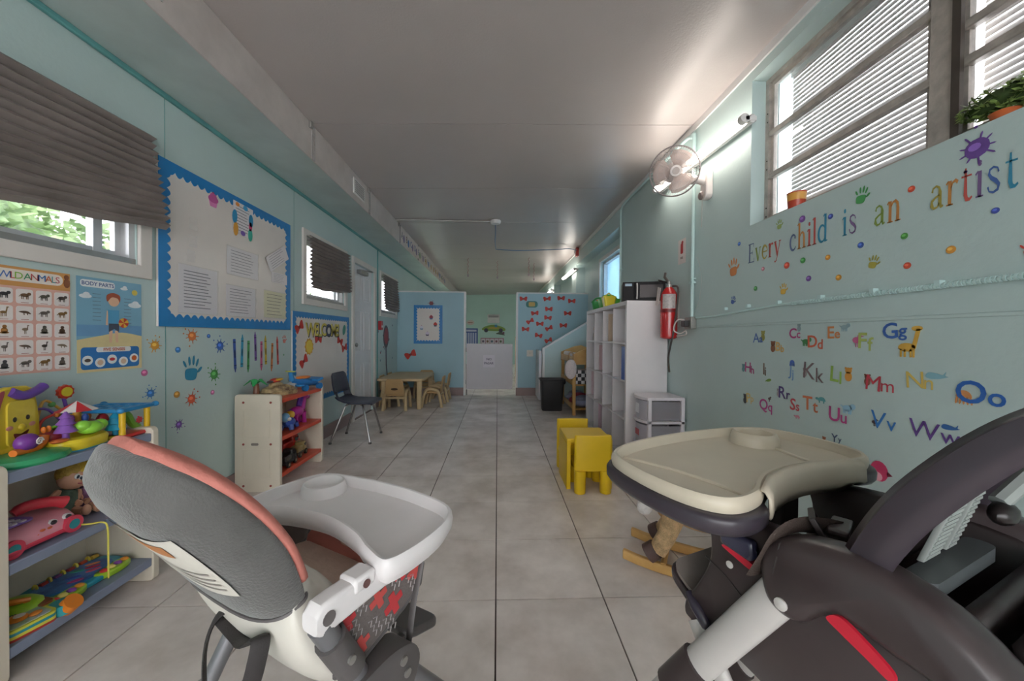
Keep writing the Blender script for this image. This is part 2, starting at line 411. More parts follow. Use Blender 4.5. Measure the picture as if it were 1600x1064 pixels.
# shrubs outside the windows
def shrub(x, y, z, rx, ry, rz_, n, label):
    t = thing('garden_shrub', label, 'shrub', (x, y, -.2), group='shrubs outside the left windows')
    mb = MB()
    for i in range(n):
        d = Vector((random.gauss(0, 1), random.gauss(0, 1), random.gauss(0, 1))).normalized()
        q = random.uniform(.75, 1.05); c = Vector((d.x*rx*q, d.y*ry*q, z+.2+d.z*rz_*q))
        L = random.uniform(.04, .075); a = Vector((random.gauss(0, 1), random.gauss(0, 1), random.gauss(0, .6))).normalized(); b = a.orthogonal().normalized()
        mb.add([c-a*L, c+b*L*.45, c+a*L, c-b*L*.45], [(0, 1, 2, 3)])
    f = obj('foliage', mb, mat('leaf_green', (150, 170, 120), .6, var=.5, scale=3, dark=(88, 112, 76)), t); f['kind'] = 'stuff'
    mb = MB()
    for k in range(5): mb.tube([(0, 0, 0), (random.uniform(-.2, .2), random.uniform(-.3, .3), z*.6), (random.uniform(-.4, .4)*rx*2, random.uniform(-.5, .5)*ry*1.4, z+.2)], [.04, .03, .01], 6)
    obj('trunk', mb, mat('bark', (96, 78, 62), .9, var=.3), t)
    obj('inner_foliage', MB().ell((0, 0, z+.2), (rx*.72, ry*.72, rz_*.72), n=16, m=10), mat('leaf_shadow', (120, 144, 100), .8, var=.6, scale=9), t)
shrub(-4.3, 2.6, 1.5, .8, 1.7, 1.4, 6000, 'leafy shrub seen through the nearest left window')
shrub(-5.2, 7.8, 1.5, .9, 2.4, 1.4, 4500, 'leafy shrub seen through the farther left windows')
struct('ground', MB().b2((-9, -6, -.5), (XL-.2, 18, -.2)), mat('lawn', (120, 140, 90), .9, var=.3, scale=3))
# door
fm = MB().ring(4.72, 5.62, -.1, 2.11, .07, 0, .022, ML, tb=.1)
d1 = struct('door_1', fm, M_CREAM, bevel=.004)
M_DOOR = mat('door_white', (226, 224, 226), .35, var=.04)
leaf = obj('door_leaf', MB().b2((4.79, .01, -.07), (5.55, 2.04, -.03), ML), M_DOOR, d1)
for (v0, v1) in ((.18, .72), (.88, 1.45), (1.58, 1.92)):
    for u0 in (4.88, 5.22): obj('door_panel', MB().ring(u0, u0+.26, v0, v1, .02, -.032, -.022, ML).b2((u0+.04, v0+.04, -.031), (u0+.22, v1-.04, -.025), ML), M_DOOR, leaf)
cl = obj('door_closer', MB().b2((4.98, 1.93, -.03), (5.26, 1.985, .03), ML), M_ALU, d1, bevel=.008)
obj('closer_arm', MB().tube([ML @ Vector(p) for p in ((5.12, 1.99, .0), (5.32, 2.0, .06), (5.46, 2.03, .01))], .009, 6), M_ALU, cl)
obj('door_knob', MB().lathe([(.022, 0), (.024, .006), (.012, .012), (.012, .03), (.026, .04), (.028, .055), (.012, .066)], T=ML @ Matrix.Translation((4.85, .98, -.03)), n=14), M_ALU, d1)
# ---- boards
def strip(L, w, n, amp):
    p = [(0, 0), (L, 0)]
    for i in range(n, 0, -1):
        for k in range(6): p.append((L*(i-k/6)/n, w+amp*abs(math.sin(PI*k/6))-amp*.5))
    p.append((0, w)); return p
def board(name, label, wall, u0, u1, v0, v1, bw, pitch, thick=.012):
    M = wallM(wall, u=u0 if wall != 'R' else u1, v=v0, off=.002)
    W, H = u1-u0, v1-v0
    t = thing(name, label, 'notice board', M=M)
    obj('backing', MB().b2((0, 0, .0005), (W, H, thick)), M_BOARD, t)
    for k_, (L, T_) in enumerate(((W, Matrix.Identity(4)), (H, Matrix.Translation((W, 0, 0)) @ Matrix.Rotation(PI/2, 4, 'Z')), (W, Matrix.Translation((W, H, 0)) @ Matrix.Rotation(PI, 4, 'Z')), (H, Matrix.Translation((0, H, 0)) @ Matrix.Rotation(-PI/2, 4, 'Z')))):
        obj('scalloped_border', MB().prism(strip(L, bw, max(3, round(L/pitch)), bw*.38), thick, thick+.002+.001*(k_ % 2), T_), M_BLUEB, t, smooth=False)
    return t
board('notice_board', 'large notice board with blue scalloped border and plastic-covered papers', 'L', 2.063, 3.325, 1.152, 2.073, .062, .052)
board('welcome_board', 'welcome board with blue scalloped border beside the white door', 'L', 3.365, 4.61, .435, 1.325, .05, .05)
board('notice_board', 'small blue-bordered cupcake board on the far left partition', 'P', -1.54, -1.016, .959, 1.668, .055, .055)
M_PAPER = mat('paper', (224, 218, 220), .3, var=.04, scale=6)
M_PLAS = mat('clear_plastic', (236, 236, 240), .1, alpha=.16, spec=1., bump=.6, bscale=22)
INK = mat('ink', (90, 88, 98), .6, var=.1)
def text_lines(w, h, n, mg=.12, short=.3):
    out = MB()
    for i in range(n):
        y = h/2-h*mg-(h*(1-2*mg))*i/max(1, n-1); L = w*(1-2*mg)*random.uniform(1-short, 1)
        out.b2((-w/2+w*mg, y-h*.008, .001), (-w/2+w*mg+L, y+h*.008, .0016))
    return out
def paper(name, label, wall, x0, y0, x1, y1, color=None, lines=8, rot=0., off=.017, plastic_cover=True, cat='paper', group='papers pinned to the notice board'):
    M, w, h = rect(wall, x0, y0, x1, y1, off)
    t = thing(name, label, cat, M=M @ Matrix.Rotation(rot, 4, 'Z'), group=group)
    obj('sheet', MB().b2((-w/2, -h/2, 0), (w/2, h/2, .001)), color or M_PAPER, t)
    if lines:
        q = obj('print_lines', text_lines(w, h, lines), INK, t, smooth=False); q['kind'] = 'stuff'
    if plastic_cover:
        K = 8; rows = [[(-w/2-.006+(w+.012)*j/K, -h/2-.006+(h+.012)*i/K, .004+.004*math.sin(i*2.1+j*1.3)*math.sin(j*1.7)) for j in range(K+1)] for i in range(K+1)]
        o = obj('plastic_sleeve', MB().loft(rows, False, closed=False), M_PLAS, t)
    return t
paper('notice_paper', 'large typed sheet at lower left of the notice board', 'L', 274, 411, 335, 492, lines=12)
paper('notice_paper', 'typed sheet in a creased sleeve at the notice board centre', 'L', 350, 383, 399, 438, lines=8)
paper('notice_paper', 'sheet in a crumpled sleeve at lower centre of the notice board', 'L', 349, 444, 395, 496, lines=9)
paper('notice_paper', 'sheet with yellow lower edge at lower right of the notice board', 'L', 409, 453, 443, 498, mat('yellowed_paper', (222, 216, 176), .35, var=.05), 7)
paper('notice_paper', 'sheet hanging askew at the right edge of the notice board', 'L', 412, 385, 446, 420, lines=6, rot=.55, off=.022, plastic_cover=False)
paper('notice_paper', 'small note with lettered heading under the crooked sheet', 'L', 421, 424, 445, 446, lines=6, plastic_cover=False)
t = paper('class_poster', 'small poster with painted blue edge, top of the notice board', 'L', 360, 312, 391, 374, None, 9, -.03, plastic_cover=False, cat='poster', group='pictures on the notice board')
M, w, h = rect('L', 360, 312, 391, 374)
for k, (c, x, y, r_) in enumerate((('#2f93c4', -.42, 0, .1), ('#e0a13c', -.36, -.38, .1), ('#2f93c4', .4, .1, .1), ('#d9567f', .38, -.1, .07), ('#e6903a', -.3, .42, .08), ('#3d9fd0', .1, .42, .1), ('#7a5fb0', .0, -.43, .1), ('#3fae9c', .38, -.38, .1))):
    obj('painted_patch', MB().prism(ellp(abs(r_)*w*1.2, r_*h*(2.2 if abs(x) > .35 else .8), 12, x*w, y*h), .001, .002), flatmat(c), t)
def cupcake(wall, px, py, s, label, top='#c45a9b', base='#e08ac0', off=.016):
    t = thing('cupcake_cutout', label, 'paper cutout', M=wallM(wall, px, py, off=off), group='cupcake cutouts')
    obj('cake_cup', MB().prism([(-s*.3, -s*.5), (s*.3, -s*.5), (s*.42, 0), (-s*.42, 0)]), flatmat(base), t)
    obj('icing', MB().prism([(x, y) for x, y in ellp(s*.5, s*.28, 14, 0, s*.08)], .0012, .002).prism(ellp(s*.34, s*.24, 12, 0, s*.28), .0012, .0024), flatmat(top), t)
    obj('cherry', MB().prism(ellp(s*.1, s*.1, 10, 0, s*.52)), flatmat('#b8324a'), t)
cupcake('L', 329, 313, .085, 'pink cupcake cutout near the top of the notice board')
for q, (px, py, c1, c2, lb) in enumerate(((674, 496, '#a8404e', '#5c6d9c', 'brown-topped cupcake cutout, highest on the partition board'), (680.5, 507, '#cf4038', '#444a58', 'red cupcake cutout at the right of the partition board'), (659, 512, '#d7d2dc', '#6f8aa8', 'pale cupcake cutout at the left of the partition board'), (668, 521.5, '#d5c7d9', '#4d4862', 'lowest cupcake cutout on the partition board'))):
    cupcake('P', px, py, .075, lb, c1, c2)
# crumpled clear tape scraps on the notice board
for k, (px, py) in enumerate(((296, 350), (295, 377), (292, 400))):
    M = wallM('L', px, py, off=.016)
    rows = [[(-.03+.06*j/6, -.035+.07*i/6, .004+.007*random.random()) for j in range(7)] for i in range(7)]
    o = obj('tape_scrap', MB().loft(rows, False, closed=False), M_PLAS, smooth=False); o.matrix_world = M
    tag(o, 'crumpled clear plastic scrap, %s of three on the notice board' % ('highest', 'middle', 'lowest')[k], 'plastic scrap', 'clear plastic scraps')
# welcome lettering and paper bows
def letters(name, label, s, wall, x0, y0, x1, y1, cols, off=.016, shadow=True, cat='lettering', bold=.02, group=None):
    M, w, h = rect(wall, x0, y0, x1, y1, off)
    t = thing(name, label, cat, M=M, group=group)
    ws = [text_mb(c, h, bold=bold).w for c in s]; gap = (w-sum(ws))/(len(s)-1) if len(s) > 1 else 0
    x = -w/2
    for i, c in enumerate(s):
        hh = h*(1.0 if c != '!' else 1.05)
        mb = text_mb(c, hh, bold=bold)
        o = obj('letter', mb, flatmat(cols[i % len(cols)]), t); o.location = (x+ws[i]/2, (i % 2)*h*.04, .001)
        if shadow:
            q = obj('letter_shadow', text_mb(c, hh*1.06, bold=.05), flatmat('#3a3a3c'), o); q.location = (h*.06, -h*.05, -.0006)
        x += ws[i]+gap
    return t
letters('welcome_lettering', 'yellow paper letters reading WELCOME! on the welcome board', 'WELCOME!', 'L', 474, 503.5, 527, 525.5, ['#d8c65a', '#e0cc62', '#cfc070', '#d8c65a', '#3c4a72', '#dcca66', '#e0cc62', '#d8c65a'])
def bow(wall, px, py, s, rot, label, off=.0014, color='#c8382e', group='red paper bows'):
    t = thing('paper_bow', label, 'paper bow', M=wallM(wall, px, py, off=off) @ Matrix.Rotation(rot, 4, 'Z'), group=group)
    for q in (-1, 1): obj('bow_loop', MB().prism(spline([(q*.02*s, .06*s), (q*.3*s, .3*s), (q*.52*s, .26*s), (q*.5*s, -.05*s), (q*.42*s, -.3*s), (q*.2*s, -.22*s), (q*.02*s, -.08*s)], 3)), flatmat(color), t)
    obj('bow_knot', MB().prism(ellp(.13*s, .12*s, 10), .0012, .0022), flatmat('#8e2420'), t)
for px, py, r_, lb in ((465, 511, .5, 'upper left corner'), (495, 529.5, 0, 'just below the lettering'), (529, 533, -.3, 'right of centre, upper'), (536, 543.5, .2, 'right edge, lower'), (472, 564.5, .6, 'left edge, low')):
    bow('L', px, py, .14, r_, 'red paper bow on the welcome board, ' + lb, .016, group='red bows on the welcome board')
t = thing('paper_sun', 'yellow paper sun on the welcome board', 'paper cutout', M=wallM('L', 480.5, 541.5, off=.016))
mbs = [(.085*(1 if k % 2 else .82)*math.cos(k*PI/11), .085*(1 if k % 2 else .82)*math.sin(k*PI/11)) for k in range(22)]
obj('sun_rays', MB().prism(mbs), flatmat('#d9a23a'), t); obj('sun_disc', MB().prism(ellp(.062, .062, 18), .0012, .002), flatmat('#e6c84e'), t)
t = thing('paper_leaf', 'small teal paper piece at the welcome board\'s upper right', 'paper cutout', M=wallM('L', 535.5, 517, off=.016))
obj('leaf_blade', MB().prism(spline([(-.03, -.05), (.03, -.02), (.04, .05), (0, .07), (-.04, .02)], 4)), flatmat('#46907f'), t); obj('leaf_vein', MB().prism([(-.02, -.04), (.02, .05), (.024, .046), (-.016, -.044)], .0012, .0018), flatmat('#2e6a5c'), t)
bow('P', 641.5, 554, .20, .45, 'single red paper bow low on the far left partition')
# ---- paint stickers
def splat_poly(r, seed, spikes=9):
    rd = random.Random(seed); out = []
    for k in range(spikes):
        a = 2*PI*k/spikes+rd.uniform(-.1, .1); L = r*rd.uniform(.8, 1.05); b = r*.56
        for da, q in ((-.26, b), (-.07, b*1.0), (-.05, L*.9), (0, L), (.05, L*.9), (.07, b)): out.append((q*math.cos(a+da), q*math.sin(a+da)))
    return out
STK = 'paint stickers'
def splat(wall, px, py, r, col, label, seed=1):
    t = thing('paint_splat_sticker', label, 'sticker', M=wallM(wall, px, py), group='paint splat stickers')
    obj('splat', MB().prism(splat_poly(r, seed)), flatmat(col), t)
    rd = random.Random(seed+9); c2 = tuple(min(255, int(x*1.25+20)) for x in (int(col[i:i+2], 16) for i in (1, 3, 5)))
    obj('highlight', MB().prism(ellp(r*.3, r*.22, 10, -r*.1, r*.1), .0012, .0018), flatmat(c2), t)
    for k in range(3):
        a = rd.uniform(0, 6.28); obj('droplet', MB().prism(ellp(r*.09, r*.09, 8, r*1.25*math.cos(a), r*1.25*math.sin(a))), flatmat(col), t)
def dot(wall, px, py, r, col, label):
    t = thing('paint_dot_sticker', label, 'sticker', M=wallM(wall, px, py), group='round paint dot stickers')
    obj('dot', MB().prism(ellp(r, r*.95, 18)), flatmat(col), t)
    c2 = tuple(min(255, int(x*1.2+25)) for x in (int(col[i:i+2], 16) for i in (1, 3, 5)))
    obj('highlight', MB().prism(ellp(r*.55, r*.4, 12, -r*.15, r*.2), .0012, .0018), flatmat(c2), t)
def hand(wall, px, py, h, col, label, rot=0., flip=1):
    t = thing('handprint_sticker', label, 'sticker', M=wallM(wall, px, py) @ Matrix.Rotation(rot, 4, 'Z'), group='handprint stickers')
    obj('palm', MB().prism(spline([(-.20*h, -.40*h), (.16*h, -.42*h), (.26*h, -.2*h), (.24*h, -.02*h), (0, .02*h), (-.24*h, -.02*h), (-.28*h, -.2*h)], 4)), flatmat(col), t)
    for (x0, y0, x1, y1, w) in ((-.2, .0, -.38, .3, .045), (-.07, .04, -.13, .46, .05), (.07, .04, .09, .5, .05), (.19, .0, .3, .38, .045), (.24, -.2, .48, .06, .055)):
        a = math.atan2(y1-y0, (x1-x0)*flip); L = math.hypot(x1-x0, y1-y0)/2*.82
        obj('finger', MB().prism(ellp(L*h, w*h, 12, flip*(x0*.4+x1*.6)*h, (y0*.4+y1*.6)*h, a)), flatmat(col), t)
def z6(x, y): return 210+.2913*x, 480+.2913*y
hand('L', *z6(305, 330), .16, '#2f86a8', 'teal handprint sticker under the notice board', -.05)
hand('L', *z6(803, 172), .075, '#d08078', 'small pale red handprint sticker beside the crayon stickers')
for x, y, r_, c, lb in ((458, 207, .052, '#3a66b4', 'blue paint splat left of the crayon stickers'), (427, 360, .055, '#4d9a4c', 'green paint splat right of the teal handprint'), (308, 155, .05, '#d67a3e', 'orange paint splat above the teal handprint'), (108, 205, .042, '#d69a3c', 'amber paint splat beside the seaside poster'),
                        (85, 462, .036, '#3f7fc4', 'blue paint splat above the toy house roof'), (305, 492, .048, '#d65c3a', 'red-orange paint splat under the teal handprint'), (237, 630, .036, '#7a55a6', 'purple paint splat beside the near shelf end')):
    splat('L', *z6(x, y), r_, c, lb, int(x))
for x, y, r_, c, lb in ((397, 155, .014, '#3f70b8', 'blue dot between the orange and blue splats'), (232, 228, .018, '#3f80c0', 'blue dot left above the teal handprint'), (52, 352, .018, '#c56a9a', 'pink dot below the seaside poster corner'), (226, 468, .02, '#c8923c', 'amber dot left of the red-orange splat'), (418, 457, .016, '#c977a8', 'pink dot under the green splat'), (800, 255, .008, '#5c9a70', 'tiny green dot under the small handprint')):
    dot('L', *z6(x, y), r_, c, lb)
for x, a, b, c, nm in ((537, 155, 345, '#3c5ca8', 'dark blue'), (576, 150, 335, '#3a9cc0', 'light blue'), (610, 165, 345, '#4a9a58', 'green'), (648, 135, 300, '#7a58a4', 'purple'), (680, 170, 335, '#d06088', 'pink'), (703, 155, 320, '#cdb63c', 'yellow'), (737, 180, 340, '#d88448', 'orange'), (767, 160, 320, '#d0504c', 'red')):
    px, y0 = z6(x, a); _, y1 = z6(x, b)
    M, w, h = rect('L', px-1, y0, px+1, y1); w = .024
    up = nm in ('light blue', 'purple', 'yellow', 'red'); q = 1 if up else -1
    t = thing('crayon_sticker', nm + ' crayon sticker in the row under the notice board', 'sticker', M=M @ Matrix.Rotation(random.uniform(-.06, .06), 4, 'Z'), group='crayon stickers')
    obj('crayon_body', MB().b2((-w/2, -h*.42, 0), (w/2, h*.42, .0012)), flatmat(c), t)
    obj('crayon_tip', MB().prism([(-w*.4, q*h*.40), (w*.4, q*h*.40), (w*.12, q*h*.52), (-w*.12, q*h*.52)]), flatmat(c), t)
    dk = tuple(int(int(c[i:i+2], 16)*.55) for i in (1, 3, 5))
    for s_ in (-1, 1): obj('band', MB().b2((-w/2, s_*h*.33-h*.015, .0012), (w/2, s_*h*.33+h*.015, .0018)), flatmat(dk), t)
    obj('wrapper_oval', MB().prism(ellp(w*.3, h*.12, 10), .0012, .0018), flatmat(dk), t)
# balloon sticker and confetti past the door
t = thing('balloon_sticker', 'red balloon sticker on a dark stem beside the far left corner', 'sticker', M=wallM('L', 603, 528))
obj('balloon', MB().prism(ellp(.15, .19, 18, 0, .02)), flatmat('#5a5560'), t); obj('balloon_front', MB().prism(ellp(.11, .14, 16, .01, .03), .0012, .002), flatmat('#a44a50'), t)
obj('stem', MB().prism([(-.03, -.16), (.03, -.16), (.05, -.45), (.10, -.62), (.16, -.92), (.10, -.92), (.04, -.62), (-.01, -.45)]), flatmat('#5c5a64'), t)
for k in range(12):
    px, py = random.uniform(588, 616), random.uniform(507, 567)
    dot('L', px, py, .018, random.choice(('#4a5058', '#7a4450', '#55707a')), 'tiny dark confetti dot around the balloon sticker')
t = thing('fire_alarm_box', 'red fire alarm pull box beside the white door frame', 'alarm', M=wallM('L', u=5.80, v=1.26))
obj('box', MB().b2((-.05, -.07, 0), (.05, .07, .05)), plastic('#b8323a'), t, bevel=.006); obj('pull_handle', MB().b2((-.03, -.03, .05), (.03, .0, .062)), plastic('#e8e2e0'), t, bevel=.003)
# ---- posters under the near window
def cell_animal(w, h, kind, rd):
    mb = MB(); z0, z1 = .0012, .002
    if kind == 'tall':
        mb.prism(ellp(w*.2, h*.1, 10, -w*.05, -h*.05), z0, z1); mb.prism([(w*.08, -h*.02), (w*.16, h*.32), (w*.22, h*.32), (w*.16, -h*.05)], z0, z1); mb.prism(ellp(w*.09, h*.04, 8, w*.22, h*.34), z0, z1)
        for x in (-.2, -.1, .04, .12): mb.prism([(x*w, -h*.05), (x*w+w*.03, -h*.05), (x*w+w*.03, -h*.36), (x*w, -h*.36)], z0, z1)
    elif kind == 'bird':
        mb.prism(ellp(w*.2, h*.12, 10, 0, .0), z0, z1); mb.prism([(w*.1, 0), (w*.16, h*.3), (w*.2, h*.3), (w*.18, 0)], z0, z1); mb.prism(ellp(w*.07, h*.04, 8, w*.2, h*.3), z0, z1)
        for x in (-.05, .05): mb.prism([(x*w, -h*.08), (x*w+w*.03, -h*.08), (x*w+w*.03, -h*.36), (x*w, -h*.36)], z0, z1)
    elif kind == 'long':
        mb.prism(spline([(-w*.4, h*.05), (-w*.1, h*.12), (w*.2, h*.08), (w*.4, -h*.12), (w*.1, -h*.08), (-w*.2, -h*.04)], 3), z0, z1)
        for x in (-.1, .12): mb.prism([(x*w, 0), (x*w+w*.05, 0), (x*w+w*.08, -h*.2), (x*w+w*.02, -h*.2)], z0, z1)
    elif kind == 'sit':
        mb.prism(ellp(w*.22, h*.22, 12, 0, -h*.1), z0, z1); mb.prism(ellp(w*.14, h*.13, 10, w*.02, h*.2), z0, z1); mb.prism(ellp(w*.3, h*.08, 10, 0, -h*.26), z0, z1)
    else:
        mb.prism(ellp(w*.27, h*.14, 12, -w*.02, h*.02), z0, z1); mb.prism(ellp(w*.13, h*.12, 10, w*.28, h*.12), z0, z1)
        for x in (-.24, -.14, .08, .18): mb.prism([(x*w, 0), (x*w+w*.06, 0), (x*w+w*.05, -h*.3), (x*w+w*.01, -h*.3)], z0, z1)
        mb.prism([(-w*.27, h*.05), (-w*.4, -h*.1), (-w*.37, -h*.12), (-w*.25, 0)], z0, z1)
    return mb
u0, u1, v0, v1 = 1.418, 1.662, .952, 1.365
PW, PH = u1-u0, v1-v0
t = thing('animal_poster', 'pink WILD ANIMALS poster with rows of animal cards', 'poster', M=wallM('L', u=(u0+u1)/2, v=(v0+v1)/2))
obj('sheet', MB().b2((-PW/2, -PH/2, 0), (PW/2, PH/2, .0012)), mat('poster_pink', (226, 178, 164), .4, var=.05), t)
obj('header_band', MB().b2((-PW/2, PH*.32, .0012), (PW/2, PH/2, .0018)), flatmat('#d49a5a'), t)
obj('title_plate', MB().prism(rrect(PW*.9, PH*.11, .02, 4, -PW*.06, PH*.42), .0018, .0026), flatmat('#f0e6dc'), t)
kinds = 'quad quad quad quad tall long quad quad sit bird sit sit bird long bird long sit quad quad sit'.split()
browns = ('#8a6a3e', '#8c7a64', '#a8763e', '#6c625c', '#7a5a40', '#5c564c', '#6a5a4e', '#5e4636', '#4c423c', '#464448')
rd = random.Random(5); cw, chh = PW/4.15, PH*.78/5.15
for r in range(5):
    for c in range(4):
        x, y = -PW/2+PW*(c+.5)/4, PH*.31-PH*.80*(r+.5)/5
        q = obj('animal_card', MB().prism(rrect(cw*.88, chh*.9, .008, 3, x, y), .0012, .002), flatmat('#ece4e0'), t)
        a = obj('animal', cell_animal(cw*.8, chh*.8, kinds[r*4+c], rd), flatmat(rd.choice(browns)), q); a.location = (x, y+.004, .0008)
        a = obj('caption', MB().b2((x-cw*.2, y-chh*.40, .002), (x+cw*.2, y-chh*.37, .0025)), flatmat('#b06a60'), q)
tl = 'WILD ANIMALS'; cs = ['#4a78c0', '#3b8fc4', '#d8434e', '#8ec04a', '', '#3f9a6a', '#c8534e', '#7a4ca8', '#2f7ac0', '#d0663a', '#4aa0a0', '#c84a5c']
wt = [text_mb(c, PH*.062, bold=.0).w if c != ' ' else .006 for c in tl]; x = -PW*.46; k = (PW*.80-sum(wt))/11
for i, c in enumerate(tl):
    if c != ' ':
        o = obj('letter', text_mb(c, PH*.062, bold=.0), flatmat(cs[i]), t); o.location = (x+wt[i]/2, PH*.42, .0026)
    x += wt[i]+k
obj('corner_animal', MB().prism(ellp(.012, .02, 10, PW*.45, PH*.40), .0018, .0028).prism(ellp(.009, .011, 10, PW*.445, PH*.46), .0018, .003), flatmat('#8a5638'), t)
# seaside body poster
u0, u1, v0, v1 = 1.686, 1.98, .935, 1.365
PW, PH = u1-u0, v1-v0
t = thing('body_parts_poster', 'seaside BODY PARTS poster with a boy holding a beach ball', 'poster', M=wallM('L', u=(u0+u1)/2, v=(v0+v1)/2))
obj('sheet', MB().b2((-PW/2, -PH/2, 0), (PW/2, PH/2, .0012)), mat('poster_sky', (128, 176, 200), .4, var=.05), t)
obj('sea', MB().b2((-PW/2, -PH*.12, .0012), (PW/2, .0, .0017)), flatmat('#6f9fc8'), t)
obj('sand', MB().prism(spline([(-PW*.5, -PH*.16), (-PW*.2, -PH*.12), (PW*.15, -PH*.08), (PW*.5, -PH*.12)], 5, False)+[(PW*.5, -PH*.5), (-PW*.5, -PH*.5)], .0012, .0019), flatmat('#e0cf9a'), t)
obj('title_plate', MB().prism(rrect(PW*.5, PH*.075, .012, 4, -PW*.2, PH*.435), .0012, .002), flatmat('#eef0f0'), t)
o = obj('title_lettering', text_mb('BODY PARTS', PH*.042, bold=.03), flatmat('#6a7aa0'), t); o.location = (-PW*.2, PH*.435, .002)
for x, y, s_ in ((-.38, .3, 1), (.38, .24, 1.3), (.2, .42, .7)): obj('cloud', MB().prism(ellp(.026*s_, .010*s_, 12, x*PW, y*PH), .0012, .0018).prism(ellp(.014*s_, .012*s_, 10, x*PW+.004, y*PH+.007), .0012, .0019), flatmat('#e8eef2'), t)
obj('sun', MB().prism(ellp(.014, .014, 14, PW*.38, PH*.39), .0012, .002), flatmat('#e6cc5a'), t)
b = obj('boy', MB().prism(ellp(.026, .028, 16, .01, PH*.275), .0014, .0022).prism([(-.012, -PH*.06), (.004, -PH*.06), (.0, -PH*.19), (-.012, -PH*.19)], .0014, .002).prism([(.014, -PH*.06), (.03, -PH*.06), (.03, -PH*.19), (.018, -PH*.19)], .0014, .002).prism([(-.016, PH*.16), (-.022, PH*.16), (-.026, 0), (-.018, 0)], .0014, .002), flatmat('#e6bc9c'), t)
obj('hair', MB().prism(spline([(-.02, PH*.26), (-.022, PH*.33), (.008, PH*.36), (.038, PH*.33), (.036, PH*.26), (.028, PH*.30), (.0, PH*.31)], 4), .0022, .0028), flatmat('#a8563c'), b)
obj('shirt', MB().prism([(-.018, PH*.17), (.034, PH*.17), (.032, PH*.02), (-.014, PH*.02)], .002, .0026), flatmat('#5aa4cc'), b)
obj('shorts', MB().prism([(-.014, PH*.02), (.033, PH*.02), (.033, -PH*.075), (.011, -PH*.04), (-.014, -PH*.075)], .002, .0028), flatmat('#4c5668'), b)
for k in range(8): obj('beach_ball', MB().prism([(.055, PH*.03)]+[(.055+.024*math.cos(a), PH*.03+.024*math.sin(a)) for a in (k*PI/4, k*PI/4+.39, k*PI/4+PI/4)], .0026, .0032), flatmat('#c8442e' if k % 2 else '#e6b84a'), b)
lb = MB()
for k in range(8):
    y = PH*(.33-.04*k); lb.b2((-PW*.28, y, .0012), (-PW*.16, y+.0016, .0016)); lb.b2((PW*.2, y-.01, .0012), (PW*.32, y-.0084, .0016))
o = obj('label_lines', lb, INK, t, smooth=False); o['kind'] = 'stuff'
pn = obj('senses_panel', MB().prism(rrect(PW*.9, PH*.235, .014, 4, 0, -PH*.355), .0019, .0026), flatmat('#2f78bc'), t)
obj('senses_plate', MB().prism(rrect(PW*.54, PH*.055, .01, 4, .01, -PH*.265), .0026, .0032), flatmat('#eef0f0'), pn)
o = obj('senses_lettering', text_mb('FIVE SENSES', PH*.034, bold=.03), flatmat('#c86a4a'), pn); o.location = (.01, -PH*.265, .0032)
for k, c in enumerate(('#5a5048', '#e0c0a4', '#c83c40', '#e0c0a4', '#d0662e')):
    x, y = -PW*.36+PW*.18*k, -PH*(.375 if k % 2 == 0 else .405)
    q = obj('sense_disc', MB().prism(ellp(.022, .022, 16, x, y), .0026, .0032), flatmat('#ecf2f2'), pn); 
    obj('sense_picture', MB().prism(ellp(.013, .008 if k in (0, 2) else .013, 12, x, y), .0032, .0038), flatmat(c), t)
# ================================================================== right wall
MR = wallM('R', u=0, v=0, off=0)           # local x = -world y, local y = world z, local z = into the room
def RM(y, z, off=0.): return wallM('R', u=y, v=z, off=off)
M_BRONZE = mat('old_window_metal', (186, 178, 170), .45, .3, var=.25, scale=18, bump=.1)
M_SLAT = mat('blind_slat', (232, 228, 226), .5, trans=.06, var=.03)
# window 4: two bays of old metal sashes set deep in the wall, mini blinds behind the glass
y0, y1, z0, z1 = WIN4
xf = XR+.10
def fx(a, b): return MB().b2(a, b)
w4 = struct('window_4', MB().ring(-y1, -y0, z0, z1, .028, -.13, -.085, MR), M_BRONZE)
ym = 1.27
obj('mullion', MB().b2((xf-.02, ym-.03, z0), (xf+.03, ym+.05, z1)), M_BRONZE, w4, bevel=.004)
obj('mullion_track', MB().b2((xf-.03, ym-.05, z0), (xf-.015, ym-.025, z1)), mat('dark_track', (84, 76, 70), .5, .4, var=.2), w4)
for a, b, zz in ((ym+.05, y1-.028, (2.075, 2.325)), (y0+.028, ym-.03, (2.075, 2.20))):
    for z in zz: obj('sash_bar', MB().b2((xf-.015, a, z-.016), (xf+.02, b, z+.016)), M_BRONZE, w4, bevel=.004)
    obj('sash_frame', MB().ring(-b, -a, z0+.028, z1-.028, .022, -.125, -.10, MR), M_BRONZE, w4)
    obj('pane', MB().b2((xf+.006, a, z0+.03), (xf+.009, b, z1-.03)), M_GLASS, w4)
for z in (z0+.05, z0+.10, 2.12, 2.17, 2.4, 2.45): obj('screw', MB().cyl((xf-.017, y1-.018, z), (xf-.012, y1-.018, z), .004, n=8), mat('dark_screw', (60, 54, 50), .5, .5), w4)
xb = XR+.155
